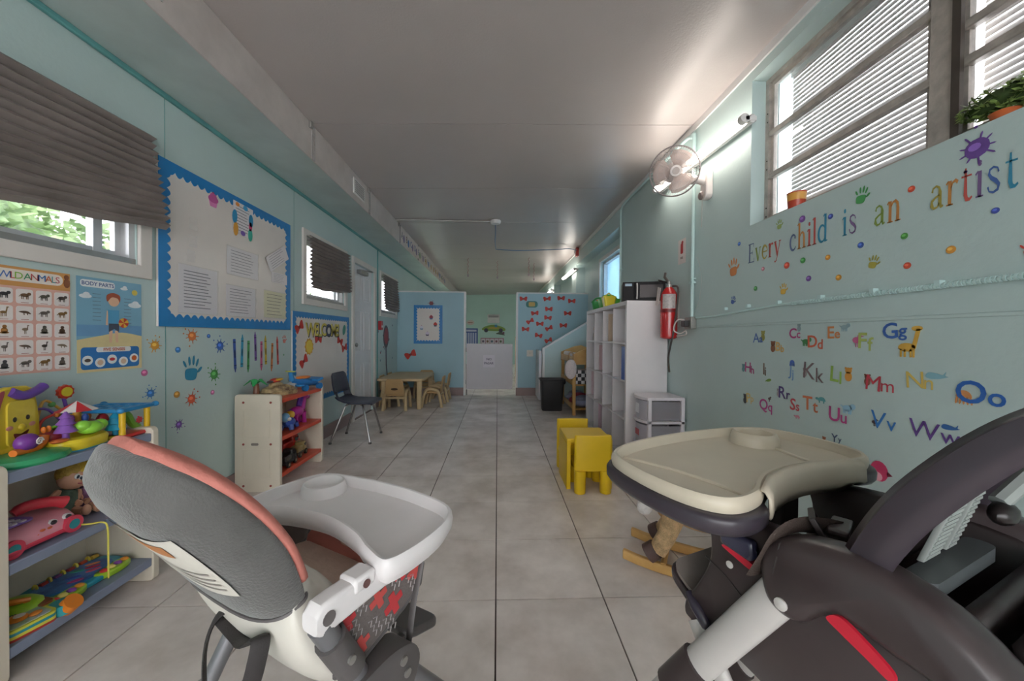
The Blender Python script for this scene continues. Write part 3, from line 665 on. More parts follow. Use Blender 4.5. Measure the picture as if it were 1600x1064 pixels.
def blind(a, b, label):
    t = thing('mini_blind', label, 'blind', (xb+.02, (a+b)/2, z0), group='white mini blinds behind the big window')
    L = b-a
    obj('head_rail', MB().box((0, 0, z1-z0-.03), (.03, L, .03)), M_WHITE, t)
    s0 = obj('slat', MB().loft([[(x, yy, z) for x, z in ((-.0028, -.0116), (-.0016, -.004), (.0, .004), (.0024, .0118), (.0030, .0116), (.0006, .004), (-.0010, -.004), (-.0022, -.0117))] for yy in (-L/2, L/2)]), M_SLAT, t)
    s0.location = (0, 0, .02)
    for k in range(1, 34): inst(s0, t, (0, 0, .02+k*.0242))
    for q in (-.3, .3): obj('ladder_cord', MB().cyl((-.014, q*L, 0), (-.014, q*L, z1-z0-.03), .0012, n=5), M_WHITE, t)
blind(ym+.02, y1-.10, 'white mini blind in the left bay of the big window')
blind(y0+.04, ym-.04, 'white mini blind in the right bay of the big window')
for a, b in ((y0, y1),):
    q = MB(); q.b2((XR+.165, y0-.1, z0-.02), (XR+.30, y1+.1, z0)); q.b2((XR+.165, y0-.1, z1), (XR+.30, y1+.1, z1+.02)); q.b2((XR+.165, y1, z0), (XR+.30, y1+.1, z1))
    obj('outer_reveal', q, M_WALL, w4)
# cup with an orange print and the artificial plant on the sill
t = thing('printed_cup', 'orange candle cup standing on the big window sill', 'cup', (XR+.05, 1.885, z0))
obj('cup_body', MB().lathe([(.036, 0), (.038, .01), (.042, .085), (.044, .088), (.040, .088), (.036, .02)], n=20), plastic('#b8452e'), t)
obj('cup_print', MB().lathe([(.0405, .045), (.0428, .082)], n=20, cap=False), plastic('#dfa24c'), t)
t = thing('artificial_plant', 'green artificial plant in an orange pot on the window sill', 'plant', (XR+.065, 1.10, z0))
obj('pot', MB().lathe([(.022, 0), (.024, .008), (.032, .036), (.034, .038), (.030, .04), (.026, .03)], n=18), plastic('#d06a3a'), t)
mb = MB(); rd = random.Random(3)
for k in range(420):
    d = Vector((rd.gauss(0, 1), rd.gauss(0, 1), rd.gauss(0, 1))).normalized(); c = Vector((d.x*.028, d.y*.115, .085+d.z*.045))*rd.uniform(.92, 1.06)
    c.x = min(max(c.x, -.035), .03); a = Vector((rd.gauss(0, 1), rd.gauss(0, 1), rd.gauss(0, .7))).normalized(); b = a.orthogonal().normalized(); L = rd.uniform(.010, .017)
    mb.add([c-a*L, c+b*L*.55, c+a*L, c-b*L*.55], [(0, 1, 2, 3)])
o = obj('leaf_mass', mb, mat('plant_leaf', (150, 172, 96), .45, var=.5, scale=30, dark=(84, 110, 54)), t); o['kind'] = 'stuff'
obj('stem', MB().tube([(0, 0, .04), (.01, .01, .08), (0, -.02, .13)], .006, 6), mat('plant_stem', (92, 96, 54), .7, var=.2), t)
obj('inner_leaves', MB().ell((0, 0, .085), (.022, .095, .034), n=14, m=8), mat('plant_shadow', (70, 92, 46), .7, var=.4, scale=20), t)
# ---- serif lettering, drawn with a broad pen
def ribbon(mb, pts, ws, z=.0014):
    P = [Vector((p[0], p[1], 0)) for p in pts]; Lf = []; Rg = []
    for i, p in enumerate(P):
        tt = (P[min(i+1, len(P)-1)]-P[max(i-1, 0)]); tt.normalize(); n = Vector((-tt.y, tt.x, 0)); w = ws[i] if isinstance(ws, (list, tuple)) else ws
        Lf.append(p+n*w/2); Rg.append(p-n*w/2)
    for i in range(len(P)-1): mb.add([(q.x, q.y, z) for q in (Rg[i], Rg[i+1], Lf[i+1], Lf[i])], [(0, 1, 2, 3)])
def arc(cx, cy, rx, ry, a0, a1, n=12): return [(cx+rx*math.cos(math.radians(a0+(a1-a0)*i/n)), cy+ry*math.sin(math.radians(a0+(a1-a0)*i/n))) for i in range(n+1)]
def wv(n, lo, hi): return [lo+(hi-lo)*math.sin(PI*i/n) for i in range(n+1)]
TK, TN = .112, .045
def stem(mb, x, y0, y1, top=True, bot=True):
    ribbon(mb, [(x, y0), (x, y1)], TK)
    if bot: ribbon(mb, [(x-.11, y0+.015), (x+.11, y0+.015)], .03)
    if top: ribbon(mb, [(x-.12, y1-.06), (x-.04, y1)], .04)
def glyph(c):
    mb = MB()
    if c == 'E':
        stem(mb, .14, 0, .72, False); ribbon(mb, [(.02, .705), (.5, .705)], .035); ribbon(mb, [(.02, .0175), (.54, .0175)], .035); ribbon(mb, [(.14, .37), (.4, .37)], .035)
        ribbon(mb, [(.5, .72), (.48, .58)], .03); ribbon(mb, [(.54, 0), (.54, .16)], .03); ribbon(mb, [(.4, .45), (.4, .29)], .03); w = .58
    elif c in 'vy':
        ribbon(mb, [(.08, .5), (.27, 0)], TK); ribbon(mb, [(.45, .5), (.27, 0)], TN); ribbon(mb, [(0, .485), (.19, .485)], .03); ribbon(mb, [(.36, .485), (.53, .485)], .03); w = .53
        if c == 'y': ribbon(mb, [(.27, 0), (.2, -.17), (.1, -.21), (.05, -.18)], [TN, TN, .04, .06])
    elif c == 'e':
        p = arc(.25, .25, .2, .235, 5, 325, 18); ribbon(mb, p, [TN+(TK-TN)*math.exp(-((i-8.5)/5)**2) for i in range(19)]); ribbon(mb, [(.05, .27), (.45, .27)], TN); w = .48
    elif c == 'c':
        p = arc(.25, .25, .2, .235, 45, 325, 16); ribbon(mb, p, [TN+(TK-TN)*math.exp(-((i-8)/4.5)**2) for i in range(17)]); ribbon(mb, arc(.37, .4, .03, .03, 0, 360, 8), .04); w = .45
    elif c == 'r':
        stem(mb, .13, 0, .5); ribbon(mb, [(.16, .34), (.22, .45), (.31, .48), (.38, .43)], [TN, .05, .07, .08]); w = .4
    elif c in 'hn':
        stem(mb, .13, 0, .5 if c == 'n' else .78); ribbon(mb, [(.16, .36), (.24, .46), (.34, .48), (.41, .42), (.43, .3)], [TN, .05, .07, .09, TK]); ribbon(mb, [(.43, .31), (.43, 0)], TK); ribbon(mb, [(.32, .015), (.54, .015)], .03); w = .56
    elif c == 'i': stem(mb, .13, 0, .5); ribbon(mb, arc(.13, .65, .03, .03, 0, 360, 10), .06); w = .25
    elif c == 'l': stem(mb, .13, 0, .78); w = .25
    elif c == 'd':
        p = arc(.24, .25, .19, .235, 40, 320, 16); ribbon(mb, p, [TN+(TK-TN)*math.exp(-((i-8)/4.5)**2) for i in range(17)]); ribbon(mb, [(.42, 0), (.42, .78)], TK); ribbon(mb, [(.30, .72), (.38, .78)], .04); ribbon(mb, [(.42, .02), (.54, .03)], .035); w = .55
    elif c == 's':
        ribbon(mb, [(.34, .37), (.31, .45), (.2, .485), (.1, .45), (.08, .37), (.15, .29), (.27, .22), (.35, .14), (.32, .05), (.2, .015), (.09, .05), (.05, .14)], [TN, .03, TN, .05, .07, .08, .09, .08, .06, TN, .03, .05]); w = .42
    elif c == 'a':
        ribbon(mb, [(.08, .37), (.11, .45), (.22, .485), (.32, .44), (.35, .34), (.35, .12), (.39, .03), (.46, .05)], [.07, .05, TN, .06, TK, TK, .07, TN]); ribbon(mb, [(.35, .29), (.2, .25), (.08, .19), (.07, .1), (.14, .03), (.25, .04), (.34, .12)], [TN, .05, .07, TK, .06, .04, TN]); w = .48
    elif c == 't':
        ribbon(mb, [(.16, .64), (.16, .12), (.2, .03), (.28, .015), (.36, .06)], [.05, TK, TK*.9, .06, TN]); ribbon(mb, [(.03, .485), (.34, .485)], .035); w = .38
    return mb, w
def word(s, label, xa, xb_, base_px, cap, cols):
    A = U(xa, base_px, 'x', XR); B = U(xb_, base_px, 'x', XR); W = A.y-B.y
    gl = [glyph(c) for c in s]; tot = sum(g[1] for g in gl)+.06*(len(s)-1); k = W/tot
    t = thing('wall_word', label, 'lettering', M=RM(A.y, BASEZ, .0012), group='words of the wall quote')
    x = 0
    for i, (g, w) in enumerate(gl):
        g.v = [(x+p[0]*k, p[1]*cap, p[2]*.8) for p in g.v]; x += (w+.06)*k
        obj('letter', g, flatmat(cols[i % len(cols)]), t, smooth=False)
BASEZ = (U(1169.5, 411, 'x', XR).z+U(1572, 298, 'x', XR).z)/2
def zq(x): return 1120+.3*x
QC = {'b': '#4a6aa8', 'g': '#8aa04e', 'o': '#c88a4c', 'r': '#c45a52', 'p': '#7a6290', 't': '#3a8cac', 'y': '#a89a4a', 'n': '#5c6c90'}
def cc(s): return [QC[c] for c in s]
CAPH = .165
word('Every', 'first word of the wall quote, reading Every', zq(165), zq(335), 409, CAPH*.95, cc('ngyrr'))
word('child', 'second word of the wall quote, reading child', zq(380), zq(578), 396, CAPH, cc('norrtp'))
word('is', 'third word of the wall quote, reading is', zq(655), zq(732), 368, CAPH, cc('tp'))
word('an', 'fourth word of the wall quote, reading an', zq(820), zq(962), 350, CAPH, cc('go'))
word('artist', 'last and largest word of the wall quote, reading artist', zq(1112), zq(1575), 320, CAPH, cc('yorpbt'))
def zd(x, y): return 1120+.3*x, 220+.3*y
def rad(px, d):                       # picture size to size on the wall
    a = U(px-d/2, 400, 'x', XR); b = U(px+d/2, 400, 'x', XR); return abs(a.y-b.y)/2
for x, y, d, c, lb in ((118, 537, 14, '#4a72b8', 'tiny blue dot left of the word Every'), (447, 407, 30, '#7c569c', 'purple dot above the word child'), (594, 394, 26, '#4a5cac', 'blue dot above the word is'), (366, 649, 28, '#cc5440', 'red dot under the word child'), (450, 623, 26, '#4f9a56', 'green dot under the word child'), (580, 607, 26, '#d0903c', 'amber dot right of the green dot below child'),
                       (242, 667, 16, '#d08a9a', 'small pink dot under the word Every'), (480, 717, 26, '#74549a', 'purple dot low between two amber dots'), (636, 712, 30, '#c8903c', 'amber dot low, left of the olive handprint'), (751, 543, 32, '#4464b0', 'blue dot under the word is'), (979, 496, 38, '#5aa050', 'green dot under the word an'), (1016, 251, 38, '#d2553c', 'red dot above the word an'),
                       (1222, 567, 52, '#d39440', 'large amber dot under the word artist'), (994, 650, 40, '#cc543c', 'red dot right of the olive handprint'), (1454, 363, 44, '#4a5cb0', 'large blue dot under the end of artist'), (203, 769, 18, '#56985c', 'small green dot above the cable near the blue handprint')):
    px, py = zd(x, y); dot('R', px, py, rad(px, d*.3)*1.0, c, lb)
for x, y, h, c, lb, r_ in ((87, 660, 95, '#cf8650', 'orange handprint left of the word Every', .1), (327, 437, 50, '#9aae6a', 'pale green handprint at the sill corner', .1), (755, 285, 88, '#4a9a58', 'green handprint under the window by the cup', -.15), (817, 632, 70, '#a8a048', 'olive handprint between amber and red dots', -.25), (348, 772, 60, '#d4ae4e', 'yellow handprint just above the cable', 0), (86, 830, 44, '#4a66a8', 'small blue handprint above the cable start', -.4), (1640, 560, 95, '#cc4a40', 'red handprint at the right edge under the quote', .1)):
    px, py = zd(x, y); A = U(px, py-h*.15, 'x', XR); B = U(px, py+h*.15, 'x', XR); hand('R', px, py, (A.z-B.z)*1.05, c, lb, r_)
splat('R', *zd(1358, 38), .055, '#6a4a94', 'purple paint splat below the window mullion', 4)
# ---- alphabet stickers
def animal_mb(kind, s):
    a = MB(); z0, z1 = 0, .0012
    if kind == 'quad':
        a.prism(ellp(.36*s, .22*s, 14, 0, 0)); a.prism(ellp(.2*s, .2*s, 12, .38*s, .16*s))
        for x in (-.26, -.1, .1, .24): a.prism(rrect(.1*s, .3*s, .04*s, 2, x*s, -.25*s))
        a.prism(ellp(.14*s, .04*s, 8, -.42*s, .1*s, -.6))
    elif kind == 'sit': a.prism(ellp(.26*s, .34*s, 14, 0, -.14*s)); a.prism(ellp(.24*s, .22*s, 14, 0, .28*s)); a.prism(ellp(.08*s, .08*s, 8, -.2*s, .44*s)); a.prism(ellp(.08*s, .08*s, 8, .2*s, .44*s))
    elif kind == 'dome':
        a.prism([(.34*s*math.cos(q*PI/10), .05*s+.36*s*math.sin(q*PI/10)) for q in range(11)])
        for x in (-.28, -.14, 0, .14, .28): a.prism(ellp(.05*s, .24*s, 8, x*s*1.1, -.12*s, x*.6))
    elif kind == 'tall':
        a.prism(ellp(.3*s, .17*s, 14, -.1*s, -.2*s)); a.prism([(.06*s, -.2*s), (.22*s, .5*s), (.36*s, .5*s), (.2*s, -.25*s)]); a.prism(ellp(.19*s, .1*s, 10, .24*s, .52*s))
        for x in (-.3, -.16, .04, .14): a.prism(rrect(.07*s, .32*s, .02*s, 2, x*s, -.42*s))
    elif kind == 'whale': a.prism(spline([(-.45*s, 0), (-.3*s, .2*s), (.1*s, .16*s), (.35*s, .1*s), (.5*s, .28*s), (.46*s, .06*s), (.6*s, .02*s), (.3*s, -.1*s), (0, -.16*s), (-.35*s, -.14*s)], 3))
    elif kind == 'bird': a.prism(ellp(.26*s, .2*s, 14, 0, 0)); a.prism(ellp(.13*s, .13*s, 10, .2*s, .24*s)); a.prism(rrect(.04*s, .3*s, .01*s, 2, -.05*s, -.3*s)); a.prism(rrect(.04*s, .3*s, .01*s, 2, .06*s, -.3*s)); a.prism(ellp(.1*s, .03*s, 8, .36*s, .24*s))
    elif kind == 'shell': a.prism([(.36*s*math.cos(q*PI/10), -.1*s+.32*s*math.sin(q*PI/10)) for q in range(11)]); a.prism(ellp(.13*s, .1*s, 10, -.45*s, .05*s)); a.prism(rrect(.08*s, .2*s, .03*s, 2, -.2*s, -.18*s)); a.prism(rrect(.08*s, .2*s, .03*s, 2, .2*s, -.18*s))
    else: a.prism(ellp(.38*s, .17*s, 12, 0, 0, .3)); a.prism(ellp(.18*s, .06*s, 8, -.4*s, -.1*s, .7))
    return a
ALPHA = [('Aa', 322, 150, 48, '#4668b0', 'gator', 346, 138, 55, '#a2a054', 'sit', 'alligator'), ('Bb', 428, 192, 46, '#d8b06a', 'x', 394, 190, 60, '#8e5e44', 'sit', 'bear'), ('Cc', 500, 128, 52, '#b24880', 'x', 519, 98, 44, '#8aa0a6', 'sit', 'cat'), ('Dd', 598, 168, 62, '#cc664c', 'x', 552, 165, 60, '#4a8a56', 'quad', 'dinosaur'),
         ('Ee', 688, 125, 62, '#d68a54', 'x', 738, 96, 56, '#9ab4bc', 'quad', 'elephant'), ('Ff', 842, 165, 80, '#aebe6a', 'x', 796, 158, 84, '#cc6a96', 'bird', 'flamingo'), ('Gg', 980, 118, 82, '#3c66ae', 'x', 1052, 168, 140, '#d8ac4c', 'tall', 'giraffe'), ('Hh', 282, 292, 50, '#bc5c92', 'x', 252, 292, 42, '#6a9aa0', 'sit', 'hippo'),
         ('Ii', 355, 300, 58, '#84786c', 'x', 374, 351, 46, '#8cb05a', 'fish', 'iguana'), ('Jj', 482, 318, 64, '#7aa2cc', 'x', 486, 270, 44, '#4668b4', 'dome', 'jellyfish'), ('Kk', 590, 312, 84, '#7c6a6c', 'x', 548, 314, 48, '#a09896', 'sit', 'koala'), ('Ll', 698, 326, 78, '#9abe5a', 'x', 757, 324, 76, '#d89a48', 'sit', 'lion'),
         ('Mm', 908, 372, 78, '#c84a58', 'x', 848, 350, 62, '#8c5e4c', 'sit', 'monkey'), ('Nn', 1100, 356, 84, '#d8bc62', 'x', 1174, 332, 96, '#86b6c4', 'whale', 'narwhal'), ('Oo', 1390, 420, 120, '#2f66b4', 'x', 1312, 436, 100, '#d2905a', 'dome', 'octopus'), ('Pp', 284, 440, 48, '#d8bc78', 'x', 260, 440, 52, '#444650', 'sit', 'penguin'),
         ('Qq', 360, 478, 66, '#b84e8e', 'x', 377, 440, 34, '#6a5a5c', 'bird', 'quail'), ('Rr', 450, 415, 60, '#5a4a80', 'x', 422, 412, 44, '#a2989a', 'sit', 'rabbit'), ('Ss', 500, 472, 60, '#cc5860', 'x', 512, 527, 42, '#cc8a9a', 'shell', 'snail'), ('Tt', 574, 467, 70, '#d27a56', 'x', 628, 445, 66, '#5c9ea2', 'shell', 'turtle'),
         ('Uu', 706, 522, 74, '#ba4c88', 'x', 752, 486, 76, '#9cc6dc', 'quad', 'unicorn'), ('Vv', 924, 552, 88, '#3c7cc0', 'x', 882, 552, 50, '#54484c', 'bird', 'vulture'), ('Ww', 1165, 605, 92, '#62448c', 'x', 1242, 580, 76, '#3c6ca8', 'whale', 'whale'), ('Yy', 700, 634, 40, '#4c5a78', 'x', 640, 640, 40, '#a86a50', 'sit', 'yak')]
CN = {'#4668b0': 'blue', '#d8b06a': 'tan', '#b24880': 'magenta', '#cc664c': 'red-orange', '#d68a54': 'orange', '#aebe6a': 'light green', '#3c66ae': 'deep blue', '#bc5c92': 'pink', '#84786c': 'grey-brown', '#7aa2cc': 'pale blue', '#7c6a6c': 'brown', '#9abe5a': 'green', '#c84a58': 'red', '#d8bc62': 'yellow', '#2f66b4': 'thick blue', '#d8bc78': 'pale yellow', '#b84e8e': 'magenta', '#5a4a80': 'dark purple', '#cc5860': 'red', '#d27a56': 'orange', '#ba4c88': 'magenta', '#3c7cc0': 'bright blue', '#62448c': 'purple', '#4c5a78': 'slate'}
def za(x, y): return 1080+.325*x, 480+.325*y
for (s, x, y, h, c, _, ax, ay, ah, ac, kind, an) in ALPHA:
    px, py = za(x, y); A = U(px, py-h*.1625, 'x', XR); B = U(px, py+h*.1625, 'x', XR); H = (A.z-B.z)
    t = thing('alphabet_sticker', '%s letters %s sticker with a little %s on the right wall' % (CN[c], s, an), 'sticker', M=wallM('R', px, py), group='alphabet stickers')
    cm = text_mb(s[0], H*.95, bold=0 if s[0] in 'MWNVAK' else .016); q = cap = obj('capital_letter', cm, flatmat(c), t); q.location = (-H*.26, H*.06, 0); q.rotation_euler = (0, 0, random.uniform(-.08, .08))
    lo = {'g': .72, 'j': .8, 'p': .66, 'q': .66, 'y': .66, 'f': .8, 'd': .75, 'b': .75, 'h': .75, 'k': .8, 'l': .75, 't': .68, 'i': .7}.get(s[1], .52)
    sm_ = text_mb(s[1], H*lo, bold=0 if s[1] in 'mwnvk' else .016); q = obj('small_letter', sm_, flatmat(c), t); tw = cm.w+sm_.w+H*.04; q.location = (tw/2-sm_.w/2, -H*.14, .0005); cap.location.x = -tw/2+cm.w/2
    p2 = wallM('R', *za(ax, ay)).translation; A = U(*za(ax, ay-ah*.5), 'x', XR); B = U(*za(ax, ay+ah*.5), 'x', XR)
    q = obj('animal', animal_mb(kind, (A.z-B.z)*.9), flatmat(ac), t); q.location = (-(p2.y-t.matrix_world.translation.y), p2.z-t.matrix_world.translation.z, -.0004)
t = thing('bird_sticker', 'pink bird sticker just beyond the dark tray corner', 'sticker', M=wallM('R', *za(905, 788)))
obj('bird_body', MB().prism(ellp(.034, .04, 16)), flatmat('#d0406c'), t); obj('beak', MB().prism([(.03, .01), (.05, -.003), (.03, -.012)]), flatmat('#8a3048'), t); obj('belly', MB().prism(ellp(.02, .018, 12, -.006, -.022), .0012, .002), flatmat('#e8a8b8'), t)
# ---- pipes, cables, socket
M_PIPE = mat('painted_pipe', (190, 216, 214), .4, var=.06)
t = tag(obj('conduit_pipe', MB().tube(spline([(XR-.02, 2.785, 1.275), (XR-.02, 2.785, 1.8), (XR-.02, 2.785, 2.6), (XR-.02, 2.81, 2.66), (XR-.025, 2.90, zc(XR)-.075), (XR-.025, 3.2, zc(XR)-.07)], 6, False), .014, 10), M_PIPE), 'painted pipe dropping from ceiling to the socket by the extinguisher', 'pipe', 'painted pipes on the right wall')
obj('pipe_clamp', MB().b2((XR-.034, 2.765, 1.53), (XR-.001, 2.805, 1.545)), M_PIPE, t); obj('pipe_clamp', MB().b2((XR-.034, 2.765, 1.56), (XR-.001, 2.805, 1.57)), M_PIPE, t)
t = tag(obj('conduit_pipe', MB().tube(spline([(XR-.02, 4.46, 1.45), (XR-.02, 4.46, 2.3), (XR-.02, 4.46, 2.62), (XR-.02, 4.43, 2.68), (XR-.025, 4.3, zc(XR)-.07), (XR-.025, 3.5, zc(XR)-.07), (XR-.025, 3.22, zc(XR)-.07)], 6, False), .014, 10), M_PIPE), 'painted pipe at the wall corner above the cube shelf', 'pipe', 'painted pipes on the right wall')
obj('pipe_clamp', MB().b2((XR-.036, 4.44, 1.93), (XR-.001, 4.48, 1.945)), M_PIPE, t)
pts = []
for i in range(60):
    y = 2.74-i*(2.74-(-.4))/59; z = 1.262+.03*min(1, max(0, (2.5-y)/.55)) + .008*max(0, (1.9-y)); pts.append((XR-.012, y, z))
t = tag(obj('wall_cable', MB().tube(pts, .007, 8), M_PIPE), 'painted cable running along the right wall under the quote', 'cable')
rid = MB()
for k in range(110):
    y = 1.83-k*.0115; z = 1.262+.03+.008*max(0, 1.9-y); rid.cyl((XR-.012, y, z), (XR-.012, y-.006, z), .0105, n=8)
o = obj('flexible_sleeve', rid, M_PIPE, t); o['kind'] = 'stuff'
for y in (2.38, 2.16, 1.92, 1.66, 1.42, 1.2): obj('cable_clip', MB().b2((XR-.022, y-.008, 1.297), (XR, y+.008, 1.316)), M_PIPE, t)
t = thing('socket_box', 'wall socket box with a looped white cord beside the extinguisher', 'socket', (XR, 2.80, 1.225))
obj('box', MB().b2((-.045, -.05, -.045), (-.001, .05, .045)), M_ALU, t, bevel=.004); obj('plug', MB().b2((-.085, -.03, -.03), (-.045, .03, .02)), plastic('#3c3a3c'), t, bevel=.006)
obj('cord', MB().tube(spline([(-.07, 0, .02), (-.09, .05, .03), (-.1, .1, -.01), (-.09, .12, -.06), (-.07, .06, -.08), (-.06, .0, -.06), (-.05, .02, -.09), (-.06, .14, -.10)], 5, False), .005, 6), plastic('#e6e0dc'), t)
obj('thin_wire', MB().tube(spline([(-.012, -.02, .05), (-.012, -.10, .17), (-.012, -.13, .33), (-.012, -.08, .47), (-.012, -.05, .5)], 5, False), .0015, 5), plastic('#c8ccc8'), t)
# extinguisher
t = thing('fire_extinguisher', 'red fire extinguisher hanging beside the white cube shelf', 'extinguisher', (XR-.085, 3.03, 1.10))
cyl = obj('cylinder', MB().lathe([(.05, 0), (.066, .012), (.068, .03), (.068, .34), (.062, .38), (.04, .415), (.026, .43)], n=24), mat('extinguisher_red', (186, 34, 36), .2, var=.05, coat=.5), t)
obj('strap', MB().lathe([(.0695, .22), (.0695, .245)], n=24, cap=False), mat('extinguisher_band', (120, 22, 26), .4), t)
lbm = [[(.0693*math.cos(a), .0693*math.sin(a), z) for a in [math.radians(200+i*10) for i in range(10)]] for z in (.25, .37)]
obj('label_sticker', MB().loft(lbm, False, closed=False), mat('extinguisher_label', (190, 180, 178), .4, var=.3, scale=60), t)
obj('valve', MB().lathe([(.024, .42), (.024, .45), (.014, .455), (.014, .48)], n=14), M_ALU, t)
obj('handle', MB().tube([(0, .01, .47), (-.03, .05, .485), (-.05, .09, .505)], [.009, .009, .007], 8), plastic('#3a3838'), t); obj('lever', MB().tube([(0, .01, .475), (-.02, .04, .52), (-.01, .05, .56)], [.012, .012, .010], 8), plastic('#55504c'), t)
obj('hose', MB().tube(spline([(.02, -.02, .44), (.04, -.07, .42), (.03, -.085, .3), (.01, -.08, .1), (0, -.04, -.05), (.0, .0, -.16), (.02, .02, -.28)], 5, False), .008, 8), plastic('#4a4644'), t)
obj('inspection_tag', MB().box((-.07, .05, .36), (.003, .055, .15), rx=.25), mat('tag_paper', (226, 214, 210), .6, var=.06), t)
obj('bracket', MB().b2((.02, -.02, .1), (.084, .02, .4)), M_ALU, t)
t = thing('extinguisher_sign', 'small white sign with a red arrow above the extinguisher', 'sign', M=wallM('R', 1066, 393))
M_, w, h = rect('R', 1060.5, 377, 1071.5, 410)
obj('plate', MB().b2((-w/2, -h/2, 0), (w/2, h/2, .002)), plastic('#e0d4d0'), t)
obj('extinguisher_symbol', MB().prism(rrect(w*.34, h*.42, .01, 3, 0, h*.12), .002, .003).prism(ellp(w*.14, h*.07, 10, w*.06, h*.36), .002, .003), flatmat('#b83a3c'), t)
o = obj('sign_lettering', text_mb('FIRE', h*.09, bold=.03), flatmat('#6a5450'), t); o.location = (0, -h*.26, .002)
# ---- wall fan
fanp = Vector((XR, 2.60, 2.21))
t = thing('wall_fan', 'white oscillating wall fan in front of the near tube light', 'fan', fanp)
M_FANW = mat('fan_white', (224, 214, 210), .35, var=.04)
obj('wall_bracket', MB().prism(rrect(.085, .21, .035, 5), 0, .05, Matrix(((0,0,-1,0),(-1,0,0,0),(0,1,0,0),(0,0,0,1)))), M_FANW, t, bevel=.008)
obj('control_knob', MB().lathe([(.03, 0), (.03, .012), (.022, .02)], T=Matrix.Translation((-.045, .02, -.07)) @ Matrix.Rotation(-PI/2, 4, 'Y'), n=16), plastic('#8a7c78'), t)
hub = Vector((-.265, -.01, .085)); axis = Vector((-.28, -.84, -.30)).normalized()    # the way the fan looks
q = Vector((0, 0, 1)); ax_x = axis.cross(q).normalized(); ax_y = ax_x.cross(axis).normalized()
FM = Matrix(((ax_x.x, ax_y.x, axis.x, hub.x), (ax_x.y, ax_y.y, axis.y, hub.y), (ax_x.z, ax_y.z, axis.z, hub.z), (0, 0, 0, 1)))
obj('arm', MB().tube([(-.03, 0, .02), (-.10, 0, .035), (-.17, .02, .03), hub-axis*.09], [.028, .026, .028, .03], 10), M_FANW, t)
obj('motor_housing', MB().lathe([(.02, -.20), (.055, -.19), (.066, -.16), (.068, -.08), (.05, -.06)], T=FM, n=20), M_FANW, t)
RG = .165
front = [[(r*math.cos(a), r*math.sin(a), .055*math.sqrt(max(0, 1-(r/RG)**2))*1.0) for r in (.035, .06, .09, .12, .145, RG)] for a in [0]]
M_WIRE = mat('fan_wire', (200, 190, 188), .35, .3)
wires = MB()
for k in range(60):
    a = 2*PI*k/60
    for sgn, d in ((1, .06), (-1, -.055)):
        pts = []
        for r in (.036, .07, .11, .145, RG-.002):
            aa = a + sgn*(r-.036)*2.2; pts.append((r*math.cos(aa), r*math.sin(aa), d*(1-(r/RG)**2)**.55))
        wires.tube(pts, .0011, 4, T=FM)
o = obj('cage_wires', wires, M_WIRE, t); o['kind'] = 'stuff'
obj('cage_rim', MB().tube([(RG*math.cos(k*2*PI/40), RG*math.sin(k*2*PI/40), 0) for k in range(40)], .0055, 8, True, T=FM), mat('fan_rim', (150, 142, 142), .35, .2), t)
for r, d in ((.075, .053), (.12, .04)): obj('cage_ring', MB().tube([(r*math.cos(k*2*PI/32), r*math.sin(k*2*PI/32), d) for k in range(32)], .0018, 5, True, T=FM), M_WIRE, t)
b_ = obj('badge', MB().lathe([(.03, .058), (.038, .06), (.036, .067), (.02, .069)], T=FM, n=24), M_FANW, t); obj('badge_centre', MB().lathe([(.024, .068), (.024, .0715)], T=FM, n=20), mat('badge_grey', (150, 138, 132), .4, .3), b_)
M_BLADE = mat('fan_blade', (226, 204, 196), .3, alpha=.75)
for k in range(3):
    prof = []
    for r in (.03, .07, .11, .145):
        w = {.03: .35, .07: .8, .11: .85, .145: .6}[r]
        prof.append([(r*math.cos(k*2*PI/3+w*s_), r*math.sin(k*2*PI/3+w*s_), .012*s_) for s_ in (-1, -.5, 0, .5, 1)])
    o = obj('blade', MB().loft(prof, False, T=FM, closed=False), M_BLADE, t); o.modifiers.new('solid', 'SOLIDIFY').thickness = .002
obj('spinner', MB().lathe([(.028, -.03), (.028, .01), (.012, .02)], T=FM, n=16), M_FANW, t)
obj('pull_cord', MB().tube([(-.05, .01, -.1), (-.05, .01, -.3)], .0015, 5), plastic('#b8aca8'), t)
# ---- recessed bay window (blue shade) and small fittings high on the right
MB5 = Matrix(((0,0,-1,XB),(-1,0,0,0),(0,1,0,0),(0,0,0,1)))
a, b, c, d = W5
w5 = struct('window_5', MB().ring(-b-.06, -a+.06, c-.06, d+.06, .06, 0, .02, MB5), M_CREAM)
obj('window_frame', MB().ring(-b, -a, c, d, .035, -.12, -.04, MB5), M_ALUW, w5)
t = thing('blue_blind', 'pale blue blind in the recessed window above the cube shelf', 'blind', (XB+.10, (a+b)/2, c))
for k in range(28): 
    if k == 0: s0 = obj('slat', MB().box((0, 0, 0), (.004, b-a-.03, .044)), mat('blue_slat', (176, 216, 238), .5, trans=.7), t); s0.location = (0, 0, .03)
    else: inst(s0, t, (0, 0, .03+k*.0425))
t = thing('wall_strobe', 'red alarm strobe at the ceiling edge of the right wall', 'alarm', (XR-.02, 6.85, 2.70))
obj('case', MB().b2((-.05, -.06, -.09), (.0, .06, .06)), plastic('#b0382e'), t, bevel=.006); obj('lens', MB().b2((-.075, -.035, -.03), (-.05, .035, .03)), plastic('#d8d0cc', .15), t, bevel=.01)
